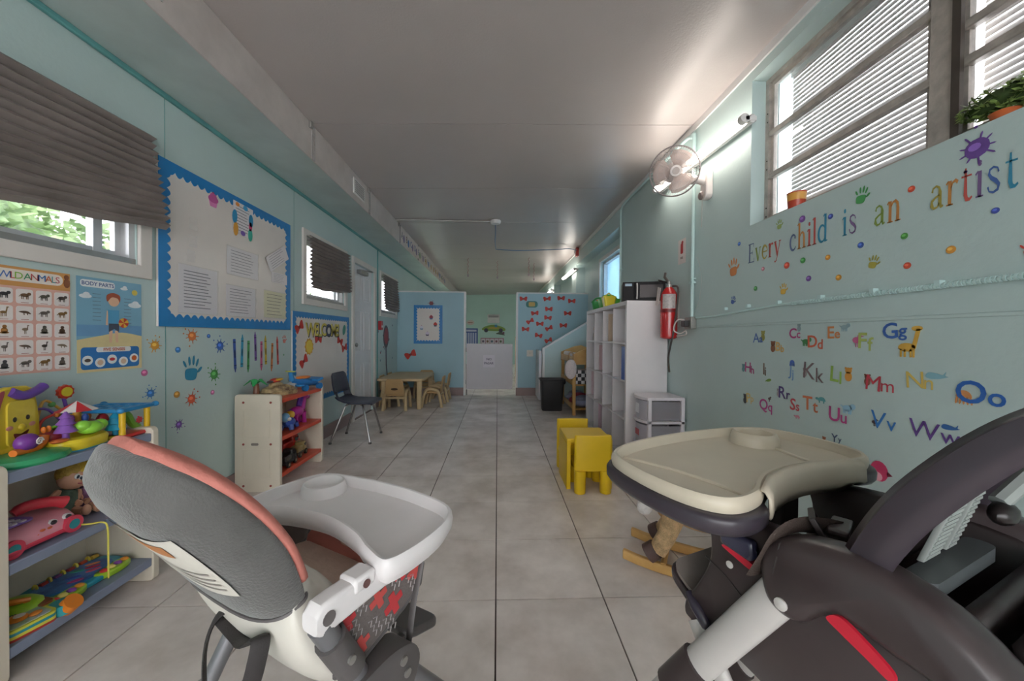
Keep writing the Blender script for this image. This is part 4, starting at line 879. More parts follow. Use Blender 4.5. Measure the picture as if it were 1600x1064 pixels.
# ================================================================== furniture
# ---- white 4 x 4 cube shelf against the right wall
M_CUBE = mat('white_laminate', (222, 218, 220), .38, var=.03)
X0, X1, Y0, Y1, HH = 1.135, 1.505, 3.20, 4.66, 1.435
t = thing('cube_shelf', 'tall white shelf with four rows of cubes on the right wall', 'shelf', (X0, Y0, 0))
D, L = X1-X0, Y1-Y0
obj('side_panel', MB().b2((0, 0, 0), (D, .038, HH-.038)), M_CUBE, t, bevel=.002); obj('side_panel', MB().b2((0, L-.038, 0), (D, L, HH-.038)), M_CUBE, t, bevel=.002)
obj('top_panel', MB().b2((0, 0, HH-.038), (D, L, HH)), M_CUBE, t, bevel=.002); obj('bottom_panel', MB().b2((0, .038, 0), (D, L-.038, .038)), M_CUBE, t)
obj('back_panel', MB().b2((D-.006, .038, .038), (D, L-.038, HH-.038)), M_CUBE, t)
cw = (L-.076)/4; chh = (HH-.076)/4
for k in (1, 2, 3):
    obj('shelf_board', MB().b2((0, .038, .038+k*chh-.008), (D-.006, L-.038, .038+k*chh+.008)), M_CUBE, t)
    for r in range(4): obj('divider', MB().b2((.001, .038+k*cw-.008, .038+r*chh+.008), (D-.006, .038+k*cw+.008, .038+(r+1)*chh-.008)), M_CUBE, t)
def cell(c, r): return Y0+.038+c*cw, .038+r*chh+.009      # c counts from the near end, r from the floor
# things in the cubes
y, z = cell(0, 2); t = thing('blue_binder', 'blue binder in the nearest cube of the second row', 'binder', (X0+.004, y+.004, z))
obj('cover', MB().ring(0, .25, 0, .30, .006, 0, .095, Matrix(((1,0,0,0),(0,0,1,0),(0,1,0,0),(0,0,0,1)))).b2((0, 0, .0), (.25, .003, .30)), plastic('#2c58b0'), t); obj('pages', MB().b2((.008, .005, .008), (.24, .09, .292)), M_PAPER, t)
t = thing('white_bottle', 'small white bottle standing before the blue binder', 'bottle', (X0+.026, y+.125, z))
obj('bottle_body', MB().lathe([(.02, 0), (.022, .01), (.022, .07), (.01, .085)], n=16), plastic('#dcd8d8'), t); obj('bottle_cap', MB().lathe([(.011, .085), (.011, .105)], n=12), plastic('#c8c4c8'), t)
def folder(c, r, col, dy, label):
    y, z = cell(c, r); t = thing('folder', label, 'folder', (X0+.05, y+dy, z), group='folders standing in the cubes')
    obj('cover', MB().b2((0, 0, 0), (.24, .006, .29)), flatmat(col), t); obj('sheets', MB().b2((.005, .006, .004), (.235, .016, .285)), M_PAPER, t); obj('back_cover', MB().b2((0, .016, 0), (.24, .022, .29)), flatmat(col), t)
folder(2, 2, '#d6b8bc', cw-.05, 'pale pink folder in the second row, third cube'); folder(2, 1, '#b0627e', .03, 'dark pink folder in the third row, third cube'); folder(3, 1, '#e0c6cc', cw-.06, 'pale rose folder in the third row, farthest cube'); folder(2, 0, '#dcbcc8', cw-.05, 'rose folder in the bottom row, third cube')
folder(1, 3, '#d8c2a8', cw-.05, 'beige folder in the top row, second cube')
y, z = cell(0, 0); t = thing('coiled_cable', 'dark coiled cable in the nearest bottom cube', 'cable', (X0+.08, y+.10, z))
obj('coil', MB().tube([(.0, .07*math.cos(a), .10+.09*math.sin(a)) for a in [k*.3 for k in range(22)]], .005, 6), plastic('#3c3c40'), t); obj('plug', MB().box((0, .07, .012), (.02, .03, .022)), plastic('#3c3c40'), t)
y, z = cell(3, 3); t = thing('plush_bunny', 'small pale soft toy in the farthest top cube', 'soft toy', (X0+.07, y+.12, z))
obj('body', MB().ell((0, 0, .06), (.05, .05, .06)), mat('plush_pale', (226, 206, 196), .9, var=.1, scale=30, bump=.4), t); obj('head', MB().ell((-.01, 0, .145), (.04, .04, .04)), MATS['plush_pale'], t)
for s_ in (-1, 1): obj('ear', MB().ell((-.01, s_*.022, .20), (.012, .014, .04)), MATS['plush_pale'], t)
# on top of the cube shelf
M_MW = mat('microwave_black', (36, 34, 36), .5, spec=.15, var=.05)
t = thing('microwave', 'black microwave on top of the cube shelf', 'microwave', (X0+.02, 3.37, HH), -PI/2-.28)
obj('case', MB().b2((-.25, 0, .010), (0, .365, .185)), M_MW, t, bevel=.005)
f_ = obj('door', MB().b2((0, .105, .012), (.014, .365, .183)), M_MW, t, bevel=.004); obj('door_window', MB().b2((.014, .15, .04), (.0155, .345, .155)), mat('oven_glass', (70, 62, 62), .3, spec=.25), f_)
obj('door_handle', MB().tube([(.014, .125, .03), (.034, .125, .05), (.034, .125, .15), (.014, .125, .168)], .007, 8), plastic('#c8c4c4', .25), f_)
p_ = obj('control_panel', MB().b2((0, 0, .012), (.014, .10, .183)), M_MW, t, bevel=.003); obj('display', MB().b2((.014, .02, .145), (.0152, .08, .168)), plastic('#6a8aa0', .1), p_)
for q in (-.22, -.03):
    for v in (.03, .335): obj('foot', MB().cyl((q, v, 0), (q, v, .011), .012), plastic('#1c1c1c'), t)
def bin_(x, y, col, label, rz):
    t = thing('toy_caddy', label, 'caddy', (x, y, HH), rz, 'caddies on the cube shelf')
    rings = [[(p[0], p[1], z) for p in rrect(w, d_, .03, 4)] for w, d_, z in ((.17, .12, 0), (.19, .14, .01), (.22, .17, .10), (.232, .182, .104), (.212, .162, .10), (.18, .13, .015))]
    obj('tray', MB().loft(rings), plastic(col), t); obj('grip', MB().tube(spline([(-.11, 0, .09), (-.06, 0, .14), (0, 0, .15), (.06, 0, .14), (.11, 0, .09)], 4, False), .010, 8), plastic(col), t)
    return t
bin_(X0+.13, 4.15, '#5cbe48', 'bright green plastic caddy of toys on the cube shelf', .1); bin_(X0+.12, 4.44, '#3f9a50', 'darker green plastic caddy at the far end of the cube shelf', -.2)
for k, (dx, dy, c, nm) in enumerate(((.10, 4.10, '#2f62a8', 'blue'), (.15, 4.18, '#e8e4de', 'white'), (.12, 4.24, '#7a4a9a', 'purple'), (.13, 4.40, '#c8402e', 'red'), (.09, 4.47, '#e0b83a', 'yellow'))):
    t = thing('toy_block', nm + ' toy piece poking out of a green caddy', 'toy', (X0+dx, dy, HH+.05), k*.7)
    obj('block', MB().box((0, 0, .03), (.05, .045, .06), rx=.3*k, ry=.2), plastic(c), t, bevel=.008); obj('stud', MB().cyl((0, 0, .055), (.005, 0, .08), .014), plastic(c), t)
t = thing('toy_caddy', 'yellow plastic caddy beside the black microwave', 'caddy', (X0+.06, 3.93, HH))
obj('tray', MB().loft([[(p[0], p[1], z) for p in rrect(w, d_, .02, 4)] for w, d_, z in ((.10, .10, 0), (.14, .13, .11), (.13, .12, .11), (.09, .09, .01))]), plastic('#d8c83c'), t); obj('grip', MB().tube([(-.06, 0, .10), (0, 0, .15), (.06, 0, .10)], .008, 8), plastic('#d8c83c'), t)
# ---- three-drawer cart
t = thing('drawer_cart', 'white plastic drawer cart beside the cube shelf', 'drawer cart', (1.205, 2.88, 0))
CW_, CD_, CH_ = .30, .28, .63
M_CART = mat('cart_white', (220, 214, 220), .35, var=.03); M_FROST = mat('frosted_drawer', (176, 172, 180), .25, alpha=.55, var=.05)
for x in (0, CW_-.03):
    for y in (0, CD_-.03): obj('post', MB().b2((x, y, .02), (x+.03, y+.03, CH_-.02)), M_CART, t, bevel=.004)
cr = [(-.045+.04*abs((k/8)*2-1)**2, CD_*(1-k/8)) for k in range(9)]
obj('top', MB().prism([(CW_, 0), (CW_, CD_)]+cr, CH_-.025, CH_), M_CART, t, bevel=.004)
for k in range(3):
    z = .03+k*.198
    obj('rail_frame', MB().ring(0, CW_, 0, CD_, .022, z-.008, z+.012), M_CART, t)
    d_ = obj('drawer', MB().loft([[(.02, .02, z+.016), (CW_-.01, .02, z+.016), (CW_-.01, CD_-.02, z+.016), (.02, CD_-.02, z+.016)], [(.02, .02, z+.168), (CW_-.01, .02, z+.168), (CW_-.01, CD_-.02, z+.168), (.02, CD_-.02, z+.168)]]), M_FROST, t)
    obj('drawer_front', MB().prism([(.03, .015), (.03, CD_-.015)]+[(p[0]+.012, .015+(CD_-.03)*p[1]/CD_) for p in cr], z+.016, z+.172), mat('drawer_front', (196, 192, 204), .3, alpha=.8, var=.06), d_)
    obj('front_lip', MB().prism([(.03, .01), (.03, CD_-.01)]+[(p[0]-.004, .01+(CD_-.02)*p[1]/CD_) for p in cr], z-.006, z+.016), M_CART, d_)
    if k > 0:
        for q in range(3): obj('contents', MB().box((.09+.07*q, .10+.03*q, z+.035), (.06, .07, .035), rz=q), plastic(('#b07070', '#7c8a78', '#c09078')[q]), d_, bevel=.006)
    obj('drawer_sticker', MB().box((-.034, .14, z+.10), (.002, .075, .08 if k == 2 else .05)), flatmat('#e6e4ea' if k == 2 else '#b85058'), d_)
# ---- yellow cube table and two cube chairs
M_YEL = mat('yellow_plastic', (232, 192, 30), .38, var=.06, scale=5, bump=.05)
t = thing('cube_table', 'yellow plastic cube table between two yellow chairs', 'table', (.51, 2.65, 0))
obj('top', MB().b2((0, 0, .335), (.335, .335, .37)), M_YEL, t, bevel=.008, seg=3); obj('side_panel', MB().b2((0, 0, 0), (.02, .335, .335)), M_YEL, t, bevel=.005); obj('side_panel', MB().b2((.315, 0, 0), (.335, .335, .335)), M_YEL, t, bevel=.005)
obj('edge_rib', MB().b2((.0, -.004, .0), (.03, .014, .36)), M_YEL, t, bevel=.004); obj('edge_rib', MB().b2((.305, -.004, .0), (.335, .014, .36)), M_YEL, t, bevel=.004)
def cube_chair(x, y, rz, label):
    t = thing('cube_chair', label, 'chair', (x, y, 0), rz, 'yellow cube chairs')
    ch = [(-.135, .0), (-.125, -.018), (0, -.03), (.125, -.018), (.135, .0), (.12, .024), (0, .006), (-.12, .024)]
    obj('backrest', MB().loft([[(p[0], p[1], z) for p in ch] for z in (.16, .405)]+[[(p[0]*.97, p[1]*.9, .415) for p in ch]]), M_YEL, t, bevel=.006)
    obj('seat', MB().prism(rrect(.25, .25, .03, 4, 0, .13), .155, .19), M_YEL, t, bevel=.006)
    for sx in (-.092, .092):
        for yy in (0, .22): obj('leg', MB().lathe([(.036, 0), (.041, .008), (.043, .165)], (sx, yy, 0), 16), M_YEL, t)
    return t
c1_ = cube_chair(.685, 2.585, 0, 'nearer yellow chair pushed under the yellow table'); c2_ = copy_tree(c1_, (.645, 3.11, 0), PI, 'farther yellow chair behind the yellow table')
# ---- school chair by the welcome board
t = thing('school_chair', 'dark blue-grey plastic school chair with chrome legs', 'chair', (-1.49, 3.98, 0))
M_SHELL = mat('chair_shell', (66, 68, 84), .42, var=.1, bump=.05)
M_CHROME = mat('chrome', (176, 172, 172), .22, .9, var=.1)
def shell_ring(x, z, hw, cup): return [(x-cup*abs(s_)**2*.0, s_*hw, z+cup*s_*s_) for s_ in (-1, -.8, -.5, 0, .5, .8, 1)]
seat = [shell_ring(x, z, w, c) for x, z, w, c in ((.21, .395, .16, -.004), (.205, .412, .18, 0), (.15, .415, .195, .005), (.05, .408, .195, .012), (-.06, .405, .18, .022), (-.13, .42, .16, .03), (-.165, .455, .15, .02))]
o = obj('seat', MB().loft(seat, False, closed=False), M_SHELL, t, ang=180); o.modifiers.new('s', 'SOLIDIFY').thickness = .012
back = [[(x-.012*(1-s_*s_)*0+.03*s_*s_, s_*w, z) for s_ in (-1, -.8, -.5, 0, .5, .8, 1)] for x, z, w in ((-.180, .505, .178), (-.19, .55, .188), (-.206, .62, .182), (-.220, .69, .165), (-.226, .712, .13))]
o = obj('backrest', MB().loft(back, False, closed=False), M_SHELL, t, ang=180); o.modifiers.new('s', 'SOLIDIFY').thickness = .012
for s_ in (-1, 1):
    o = obj('back_stay', MB().loft([[(x, s_*(w-.075), z), (x+.012, s_*(w-.03), z+.002), (x+.03, s_*w, z+.006)] for x, z, w in ((-.10, .415, .18), (-.15, .44, .178), (-.172, .475, .178), (-.183, .525, .18))], False, closed=False), M_SHELL, t, ang=180); o.modifiers.new('s', 'SOLIDIFY').thickness = .014
for dx, dy in ((-.195, -.2), (.2, -.19), (-.195, .205), (.18, .23)):
    lg = obj('leg', MB().tube([(dx*.35+.02, dy*.62, .395), (dx*.45+.02, dy*.72, .375), (dx, dy, .015)], .0105, 10), M_CHROME, t); obj('foot_glide', MB().lathe([(.013, 0), (.016, .004), (.014, .022)], (dx, dy, 0), 12), plastic('#4a4644'), lg)
obj('seat_frame', MB().tube([(.09, -.14, .392), (.09, .14, .392)], .009, 8).tube([(-.05, -.14, .392), (-.05, .14, .392)], .009, 8).tube([(-.06, -.1, .392), (.12, -.1, .392)], .008, 8).tube([(-.06, .1, .392), (.12, .1, .392)], .008, 8), M_CHROME, t)
# ---- toddler table and chairs in the far left corner
M_BEIGE = mat('beige_plastic', (206, 180, 138), .5, var=.08, scale=6); M_BEIGD = mat('beige_plastic_dark', (190, 156, 108), .5, var=.08, scale=6)
t = thing('toddler_table', 'low beige toddler table in the far left corner', 'table', (-1.43, 5.50, 0))
obj('table_top', MB().prism([(-.33, 0), (.30, 0), (.34, .06), (.34, .9), (.28, 1.1), (-.30, 1.1), (-.36, 1.0), (-.36, .05)], .425, .465), M_BEIGE, t, bevel=.012, seg=3)
for x, y in ((-.26, .07), (.26, .07), (-.26, .98), (.26, .98)): obj('leg', MB().loft([[(x+p[0]*q, y+p[1]*q, z) for p in rrect(.075, .07, .02, 3)] for q, z in ((.85, 0), (1.1, .425))]), M_BEIGE, t)
def toddler_chair(x, y, rz, label):
    t = thing('toddler_chair', label, 'chair', (x, y, 0), rz, 'beige toddler chairs')
    bp = [(-.145, 0), (-.14, .05), (-.125, .19), (-.10, .225), (.10, .225), (.125, .19), (.14, .05), (.145, 0)]
    BM = Matrix.Translation((0, -.15, .25)) @ Matrix.Rotation(PI/2+.14, 4, 'X')
    o = obj('backrest', MB().prism(bp, -.012, .012, BM), M_BEIGD, t, bevel=.006)
    obj('grip_hole', MB().prism(ellp(.05, .018, 16, 0, .075), .0121, .0135, BM), plastic('#4a3a2c'), o); obj('grip_hole', MB().prism(ellp(.05, .018, 16, 0, .075), -.0135, -.0121, BM), plastic('#4a3a2c'), o)
    obj('seat', MB().prism(rrect(.28, .27, .04, 4, 0, -.01), .215, .245), M_BEIGD, t, bevel=.008)
    for s_ in (-1, 1):
        obj('side_leg', MB().tube(spline([(s_*.165, -.17, 0), (s_*.155, -.14, .15), (s_*.15, -.10, .255), (s_*.15, .04, .285), (s_*.155, .10, .20), (s_*.165, .14, 0)], 4, False), .023, 8), M_BEIGE, t)
    obj('stretcher', MB().tube([(-.15, -.145, .19), (.15, -.145, .19)], .016, 8), M_BEIGE, t); obj('stretcher', MB().tube([(-.15, .11, .19), (.15, .11, .19)], .014, 8), M_BEIGE, t)
    return t
tc = toddler_chair(-1.50, 5.60, 0, 'beige toddler chair at the near end of the toddler table')
copy_tree(tc, (-1.02, 5.85, 0), PI/2, 'nearer beige toddler chair on the aisle side of the table'); copy_tree(tc, (-.99, 6.32, 0), PI/2, 'farther beige toddler chair on the aisle side of the table')
copy_tree(tc, (-1.30, 6.66, 0), PI, 'beige toddler chair at the far end, against the partition')
copy_tree(tc, (-1.665, 5.95, 0), -PI/2, 'nearer beige toddler chair on the wall side of the table'); copy_tree(tc, (-1.665, 6.38, 0), -PI/2, 'farther beige toddler chair on the wall side of the table')
# ---- half gate with a sign in the passage
t = thing('half_gate', 'white half gate closing the passage between the partitions', 'gate', (-.575, YP+.03, 0))
obj('gate_board', MB().b2((0, 0, .115), (.86, .03, .965)), mat('gate_white', (214, 208, 212), .45, var=.03), t, bevel=.003)
for z in (.25, .85): obj('hinge', MB().cyl((-.008, -.006, z-.04), (-.008, -.006, z+.04), .009), M_ALU, t)
obj('corner_bolt', MB().b2((.0, -.012, .0), (.016, 0, .11)), plastic('#5a5456'), t)
M_, w, h = rect('P', 755, 555, 773, 574)
t = thing('gate_sign', 'white sheet reading NO PASAR taped to the half gate', 'sign', M=wallM(str(YP+.03), 764, 564.5, off=.001))
obj('sheet', MB().b2((-w/2, -h/2, 0), (w/2, h/2, .001)), mat('sign_paper', (226, 218, 226), .5, var=.03), t)
for s, dy in (('NO', .18), ('PASAR', -.16)): o = obj('sign_lettering', text_mb(s, h*.2, bold=.02), flatmat('#6a5a76'), t); o.location = (0, dy*h, .001)
# ---- white panel, bin, changing table
t = thing('leaning_board', 'white board standing beside the sloping half wall', 'board', (.735, 6.28, 0))
obj('board', MB().b2((-.02, 0, .02), (.02, .545, .86)), M_WHITE, t, bevel=.003); obj('edge_strip', MB().b2((-.022, -.004, .02), (.022, .012, .86)), M_CUBE, t)
t = thing('waste_bin', 'black plastic waste bin in front of the sloping half wall', 'bin', (.825, 5.53, 0))
rings = [[(p[0], p[1], z) for p in rrect(w, d_, .04, 4)] for w, d_, z in ((.29, .20, 0), (.30, .21, .01), (.345, .26, .45), (.375, .29, .455), (.38, .295, .475), (.35, .265, .475), (.335, .25, .44), (.28, .2, .02))]
obj('bin_body', MB().loft(rings), mat('bin_black', (44, 44, 46), .45, var=.12, scale=10), t); obj('bin_liner_knot', MB().ell((.185, 0, .42), (.03, .03, .035)), mat('bin_liner', (36, 36, 38), .3, bump=.5, bscale=40), t)
M_WOOD = mat('light_wood', (206, 164, 100), .45, var=.2, scale=4, dark=(184, 138, 76))
t = thing('changing_table', 'light wood changing table behind the cube shelf', 'changing table', (1.05, 5.10, 0))
CX, CY, CZ = .44, .95, .82
for x in (.03, CX-.03):
    for y in (.03, CY-.03): obj('post', MB().b2((x-.022, y-.022, 0), (x+.022, y+.022, .86)), M_WOOD, t, bevel=.004)
for z in (.08, .42, .74): obj('shelf_board', MB().b2((.02, .02, z), (CX-.02, CY-.02, z+.02)), M_WOOD, t)
for z in (.10, .44): obj('front_rail', MB().b2((.0, .02, z), (.018, CY-.02, z+.06)), M_WOOD, t, bevel=.003)
obj('guard_rail', MB().b2((.0, .0, .74), (.018, CY, .83)), M_WOOD, t, bevel=.003)
for y in (.0, CY-.02): obj('end_panel', MB().prism([(.0, .72), (CX, .72), (CX, .93), (CX*.75, .97), (CX*.5, .95), (CX*.25, .91), (0, .86)], y, y+.02, Matrix(((1,0,0,0),(0,0,1,0),(0,1,0,0),(0,0,0,1)))), M_WOOD, t)
t = thing('changing_mat', 'white quilted mat on top of the changing table', 'mat', (1.07, 5.13, .76))
obj('pad', MB().prism(rrect(.38, .88, .05, 4, .20, .45), 0, .06), mat('quilt_white', (224, 218, 216), .8, var=.06, bump=.4, bscale=30), t, bevel=.015); obj('pad_roll', MB().tube([(.05, .05, .08), (.05, .85, .08)], .04, 10), MATS['quilt_white'], t)
t = thing('white_bag', 'white patterned drawstring bag hanging on the changing table', 'bag', (1.02, 5.07, .52))
obj('bag_body', MB().ell((0, 0, .14), (.085, .035, .14), n=16, m=10), mat('bag_white', (230, 218, 218), .85, var=.15, scale=40, bump=.3), t); obj('bag_loop', MB().tube(spline([(-.03, 0, .27), (-.02, 0, .36), (.03, 0, .36), (.04, 0, .27)], 4, False), .008, 6), plastic('#b08a5c'), t)
t = thing('checked_basket', 'black and white checked basket on the changing table shelf', 'basket', (1.085, 5.14, .44))
mb = MB(); mb.b2((0, 0, 0), (.30, .30, .20)); obj('basket_body', mb, mat('basket_white', (222, 216, 216), .7, var=.05), t, bevel=.01)
for r in range(4):
    for c in range(6):
        if (r+c) % 2: obj('check', MB().b2((-.002, .0+c*.05, r*.05), (.0, .05+c*.05, .05+r*.05)), plastic('#38363a'), t); obj('check', MB().b2((c*.05, -.002, r*.05), (.05+c*.05, 0, .05+r*.05)), plastic('#38363a'), t)
for k, (y, c, nm) in enumerate(((5.16, '#8a8fa8', 'grey-blue'), (5.40, '#b04a5c', 'dark red'), (5.66, '#a4a6c0', 'lavender'))):
    t = thing('folded_blanket', nm + ' folded blanket on the lowest changing table shelf', 'blanket', (1.09, y, .10)); 
    obj('fold', MB().ell((.14, .1, .06), (.15, .11, .06), n=16, m=8), mat('blanket_'+nm, c, .9, var=.3, scale=9, bump=.6, bscale=14), t); obj('upper_fold', MB().ell((.15, .1, .12), (.12, .09, .05), n=16, m=8), MATS['blanket_'+nm], t)
t = thing('light_switch', 'white light switch at the edge of the bow partition', 'switch', M=wallM('P', 828, 552))
obj('plate', MB().b2((-.06, -.06, 0), (.06, .06, .006)), plastic('#d8d2c6'), t, bevel=.002); obj('toggle', MB().b2((-.01, -.018, .006), (.01, .018, .014)), plastic('#c8c2b6'), t)
# red bows and the round sign on the right partition
BO = [(748, 470, .0), (875, 470, .1), (950, 467, 0), (1007, 482, 0), (884, 525, 0), (809, 547, .1), (985, 548, 0), (879, 572, -.1), (784, 590, .5), (836, 604, 0), (885, 628, .4), (962, 613, 0), (759, 633, -.05), (829, 667, -.2), (882, 693, .35)]
PL_ = ('top left, by the passage', 'top row, second', 'top row, third', 'top row, rightmost', 'below the second of the top row', 'under the green plaque', 'right side, alone', 'centre, middle height', 'tilted, left edge', 'centre, below the middle one', 'tilted, right of centre', 'right, above the sloping cap', 'leftmost of the lower ones', 'low, left of the lowest', 'lowest, just above the sloping cap')
for (x, y, r_), lb in zip(BO, PL_): bow('P', 600+.2913*x, 330+.2913*y, .135, r_, 'red paper bow on the right partition, ' + lb, group='red bows on the right partition')
t = thing('name_plaque', 'green and gold plaque among the red bows', 'plaque', M=wallM('P', 831, 475.5)); obj('plate', MB().prism(rrect(.22, .12, .05, 4)), flatmat('#3f7f78'), t); obj('gold_centre', MB().prism(rrect(.12, .08, .02, 4), .0012, .002), flatmat('#c8a860'), t)
t = thing('board_topper', 'small flower topper above the cupcake board', 'paper cutout', M=wallM('P', 674, 474, off=.004)); obj('flower', MB().prism(splat_poly(.07, 3, 6)), flatmat('#8a4a50'), t); obj('ribbon', MB().prism([(-.14, -.07), (.14, -.07), (.14, -.03), (-.14, -.03)]), flatmat('#d8ccc8'), t)
# ---- ceiling fittings
t = thing('smoke_detector', 'round smoke detector on the ceiling with a hanging cable', 'smoke detector', (-.04, 5.15, zc(0)))
obj('detector_body', MB().lathe([(.03, -.06), (.06, -.055), (.075, -.03), (.075, -.01), (.05, 0)], n=22), M_WHITE, t); obj('junction_box', MB().box((0, .1, -.02), (.10, .06, .04)), M_ALU, t, bevel=.004)
obj('blue_cable', MB().tube(spline([(0, .02, -.05), (.0, .3, -.10), (-.01, .7, -.12), (0, 1.35, -.09)], 5, False), .009, 6), plastic('#5c7ca0'), t)
tag(obj('blue_cable', MB().tube(spline([(-.04, 6.5, zc(0)-.09), (.3, 6.6, zc(.3)-.09), (.75, 6.62, zc(.7)-.08), (1.1, 6.66, zc(1)-.06), (1.3, 6.75, zc(1.2)-.03), (XR-.05, 6.8, 2.71)], 6, False), .008, 6), plastic('#5c7ca0')), 'blue cable slung across the ceiling to the red strobe', 'cable')
tag(obj('ceiling_conduit', MB().tube([(XD+.01, 5.06, zc(XD)-.012), (-.05, 5.18, zc(0)-.012)], .010, 8), M_ALU), 'thin conduit across the ceiling from duct to smoke detector', 'pipe')
for k, (px, y, nm) in enumerate(((731, 7.6, 'left'), (777, 7.9, 'middle'), (826, 7.6, 'right'), (834, 8.2, 'far right'))):
    p = U(px, 450, 'y', y)
    pts = [(.012*math.cos(q*.9), .012*math.sin(q*.9), -q*.012) for q in range(28)]
    t = thing('hanging_spiral', 'thin hanging ceiling spiral, ' + nm + ' of the row past the partition', 'decoration', (p.x, y, zc(p.x)-.005), group='hanging ceiling spirals')
    obj('spiral', MB().tube(pts, .005, 5), plastic('#a86a70'), t); obj('pendant', MB().prism(ellp(.022, .03, 10), -.001, .001, Matrix.Translation((0, 0, -.36)) @ Matrix.Rotation(PI/2, 4, 'X')), plastic('#8a7a80'), t)
# alphabet strip on the duct
t = thing('alphabet_strip', 'strip of printed alphabet cards along the duct face', 'banner', (XD+.0072, 5.35, 2.455))
y = 0
for k in range(16):
    q = obj('card', MB().b2((0, y, 0), (.002, y+.27, .21)), flatmat('#dcd2cc'), t)
    obj('picture', MB().prism(ellp(.05, .06, 10), 0, .0012, Matrix(((0,0,1,.002),(1,0,0,y+.18),(0,1,0,.08),(0,0,0,1)))), flatmat(random.choice(('#4a78b0', '#b06058', '#6a8a5a', '#8a7a9a', '#b89458'))), q)
    c_ = text_mb(chr(65+k), .10, bold=.02); o = obj('letter', c_, flatmat(random.choice(('#3c5a9a', '#7a5a50', '#55606a'))), q); o.matrix_local = Matrix(((0,0,1,.002),(1,0,0,y+.07),(0,1,0,.11),(0,0,0,1)))
    y += .28
# ---- the room beyond the gate
MF = str(YE)
M_, w, h = rect(MF, 701+.1693*(360-0), 440+.1693*305, 701+.1693*470, 440+.1693*385)
t = thing('wall_air_unit', 'white box unit with a notice on the far end wall', 'air conditioner', M=M_)
obj('case', MB().b2((-w/2, -h/2, 0), (w/2, h/2, .18)), M_WHITE, t, bevel=.01); obj('grille', MB().b2((-w*.42, h*.15, .18), (w*.42, h*.38, .185)), plastic('#8a8684'), t)
M_, w, h = rect(MF, 726, 513, 746.5, 536)
t = thing('wall_calendar', 'blue pocket calendar chart on the far end wall', 'calendar', M=M_)
obj('backing', MB().b2((-w/2, -h, 0), (w/2, h/2, .004)), flatmat('#3f5ca4'), t)
for k in range(5): obj('pocket_column', MB().b2((-w*.42+k*w*.175, -h*.95, .004), (-w*.42+k*w*.175+w*.12, h*.2, .006)), flatmat('#c4cce4'), t)
obj('title_strip', MB().b2((-w*.4, h*.28, .004), (w*.4, h*.42, .006)), flatmat('#d8def0'), t)
M_, w, h = rect(MF, 751, 528, 787, 537)
t = thing('alphabet_chart', 'long white picture chart low on the far end wall', 'chart', M=M_); obj('backing', MB().b2((-w/2, -h*3, 0), (w/2, h/2, .004)), flatmat('#b07088'), t)
for k in range(5): 
    q = obj('picture_card', MB().b2((-w*.47+k*w*.19, -h*.8, .004), (-w*.47+k*w*.19+w*.17, h*.38, .006)), flatmat('#e4dce4'), t); obj('picture', MB().prism(ellp(w*.05, h*.22, 10, -w*.47+k*w*.19+w*.08, -h*.1), .006, .008), flatmat(('#7a6a80', '#8c7060', '#607a8c', '#906070', '#6a7a60')[k]), q)
M_, w, h = rect(MF, 752, 507, 790, 518)
t = thing('car_mural', 'colourful racing car cutout on the far end wall', 'wall cutout', M=M_); obj('car_body', MB().prism(spline([(-w*.45, -h*.3), (-w*.4, h*.1), (-w*.1, h*.45), (w*.15, h*.4), (w*.45, 0), (w*.45, -h*.4), (0, -h*.45)], 4), 0, .01), flatmat('#8fae5a'), t)
obj('car_stripe', MB().prism(ellp(w*.25, h*.15, 12, 0, 0), .01, .014), flatmat('#c8b05a'), t)
for x in (-.3, .3): obj('wheel', MB().prism(ellp(h*.3, h*.3, 14, x*w, -h*.35), .01, .016), flatmat('#4a4a5a'), t)
obj('flower', MB().prism(splat_poly(h*.35, 5, 6), .0, .016, Matrix.Translation((w*.1, h*.3, 0))), flatmat('#4a90b8'), t)
M_, w, h = rect(MF, 729, 500, 741, 508); t = thing('round_notice', 'small pale oval notice above the blue calendar', 'sign', M=M_); obj('plate', MB().prism(ellp(w/2, h/2, 16)), flatmat('#dccfc8'), t); obj('print', MB().b2((-w*.3, -h*.08, .0012), (w*.3, h*.08, .002)), flatmat('#b07868'), t)
M_, w, h = rect(MF, 773, 513, 790, 525); t = thing('bug_cutout', 'dark leafy cutout beside the car mural', 'wall cutout', M=M_); obj('leaf', MB().prism(spline([(-w*.4, -h*.2), (0, h*.1), (w*.3, h*.5), (w*.2, -h*.1), (w*.45, -h*.4), (-w*.1, -h*.3)], 4), 0, .004), flatmat('#5a6a5c'), t); obj('flower', MB().prism(splat_poly(h*.25, 8, 6), .004, .006, Matrix.Translation((w*.3, -h*.1, 0))), flatmat('#7a4a60'), t)
t = thing('far_bookcase', 'low shelf of coloured bins seen beyond the half gate', 'shelf', (.42, 8.4, 0))
obj('frame', MB().ring(0, .45, 0, 1.1, .03, 0, .3, Matrix(((1,0,0,0),(0,0,1,0),(0,1,0,0),(0,0,0,1)))), M_WOOD, t)
for k, c in enumerate(('#c83c3c', '#5a9a4c', '#8a8a3c', '#d8ccd0', '#c84a5c')): obj('shelf_bin', MB().b2((.035, .0, .12+k*.19), (.41, .28, .12+k*.19+.15)), plastic(c), t, bevel=.01)
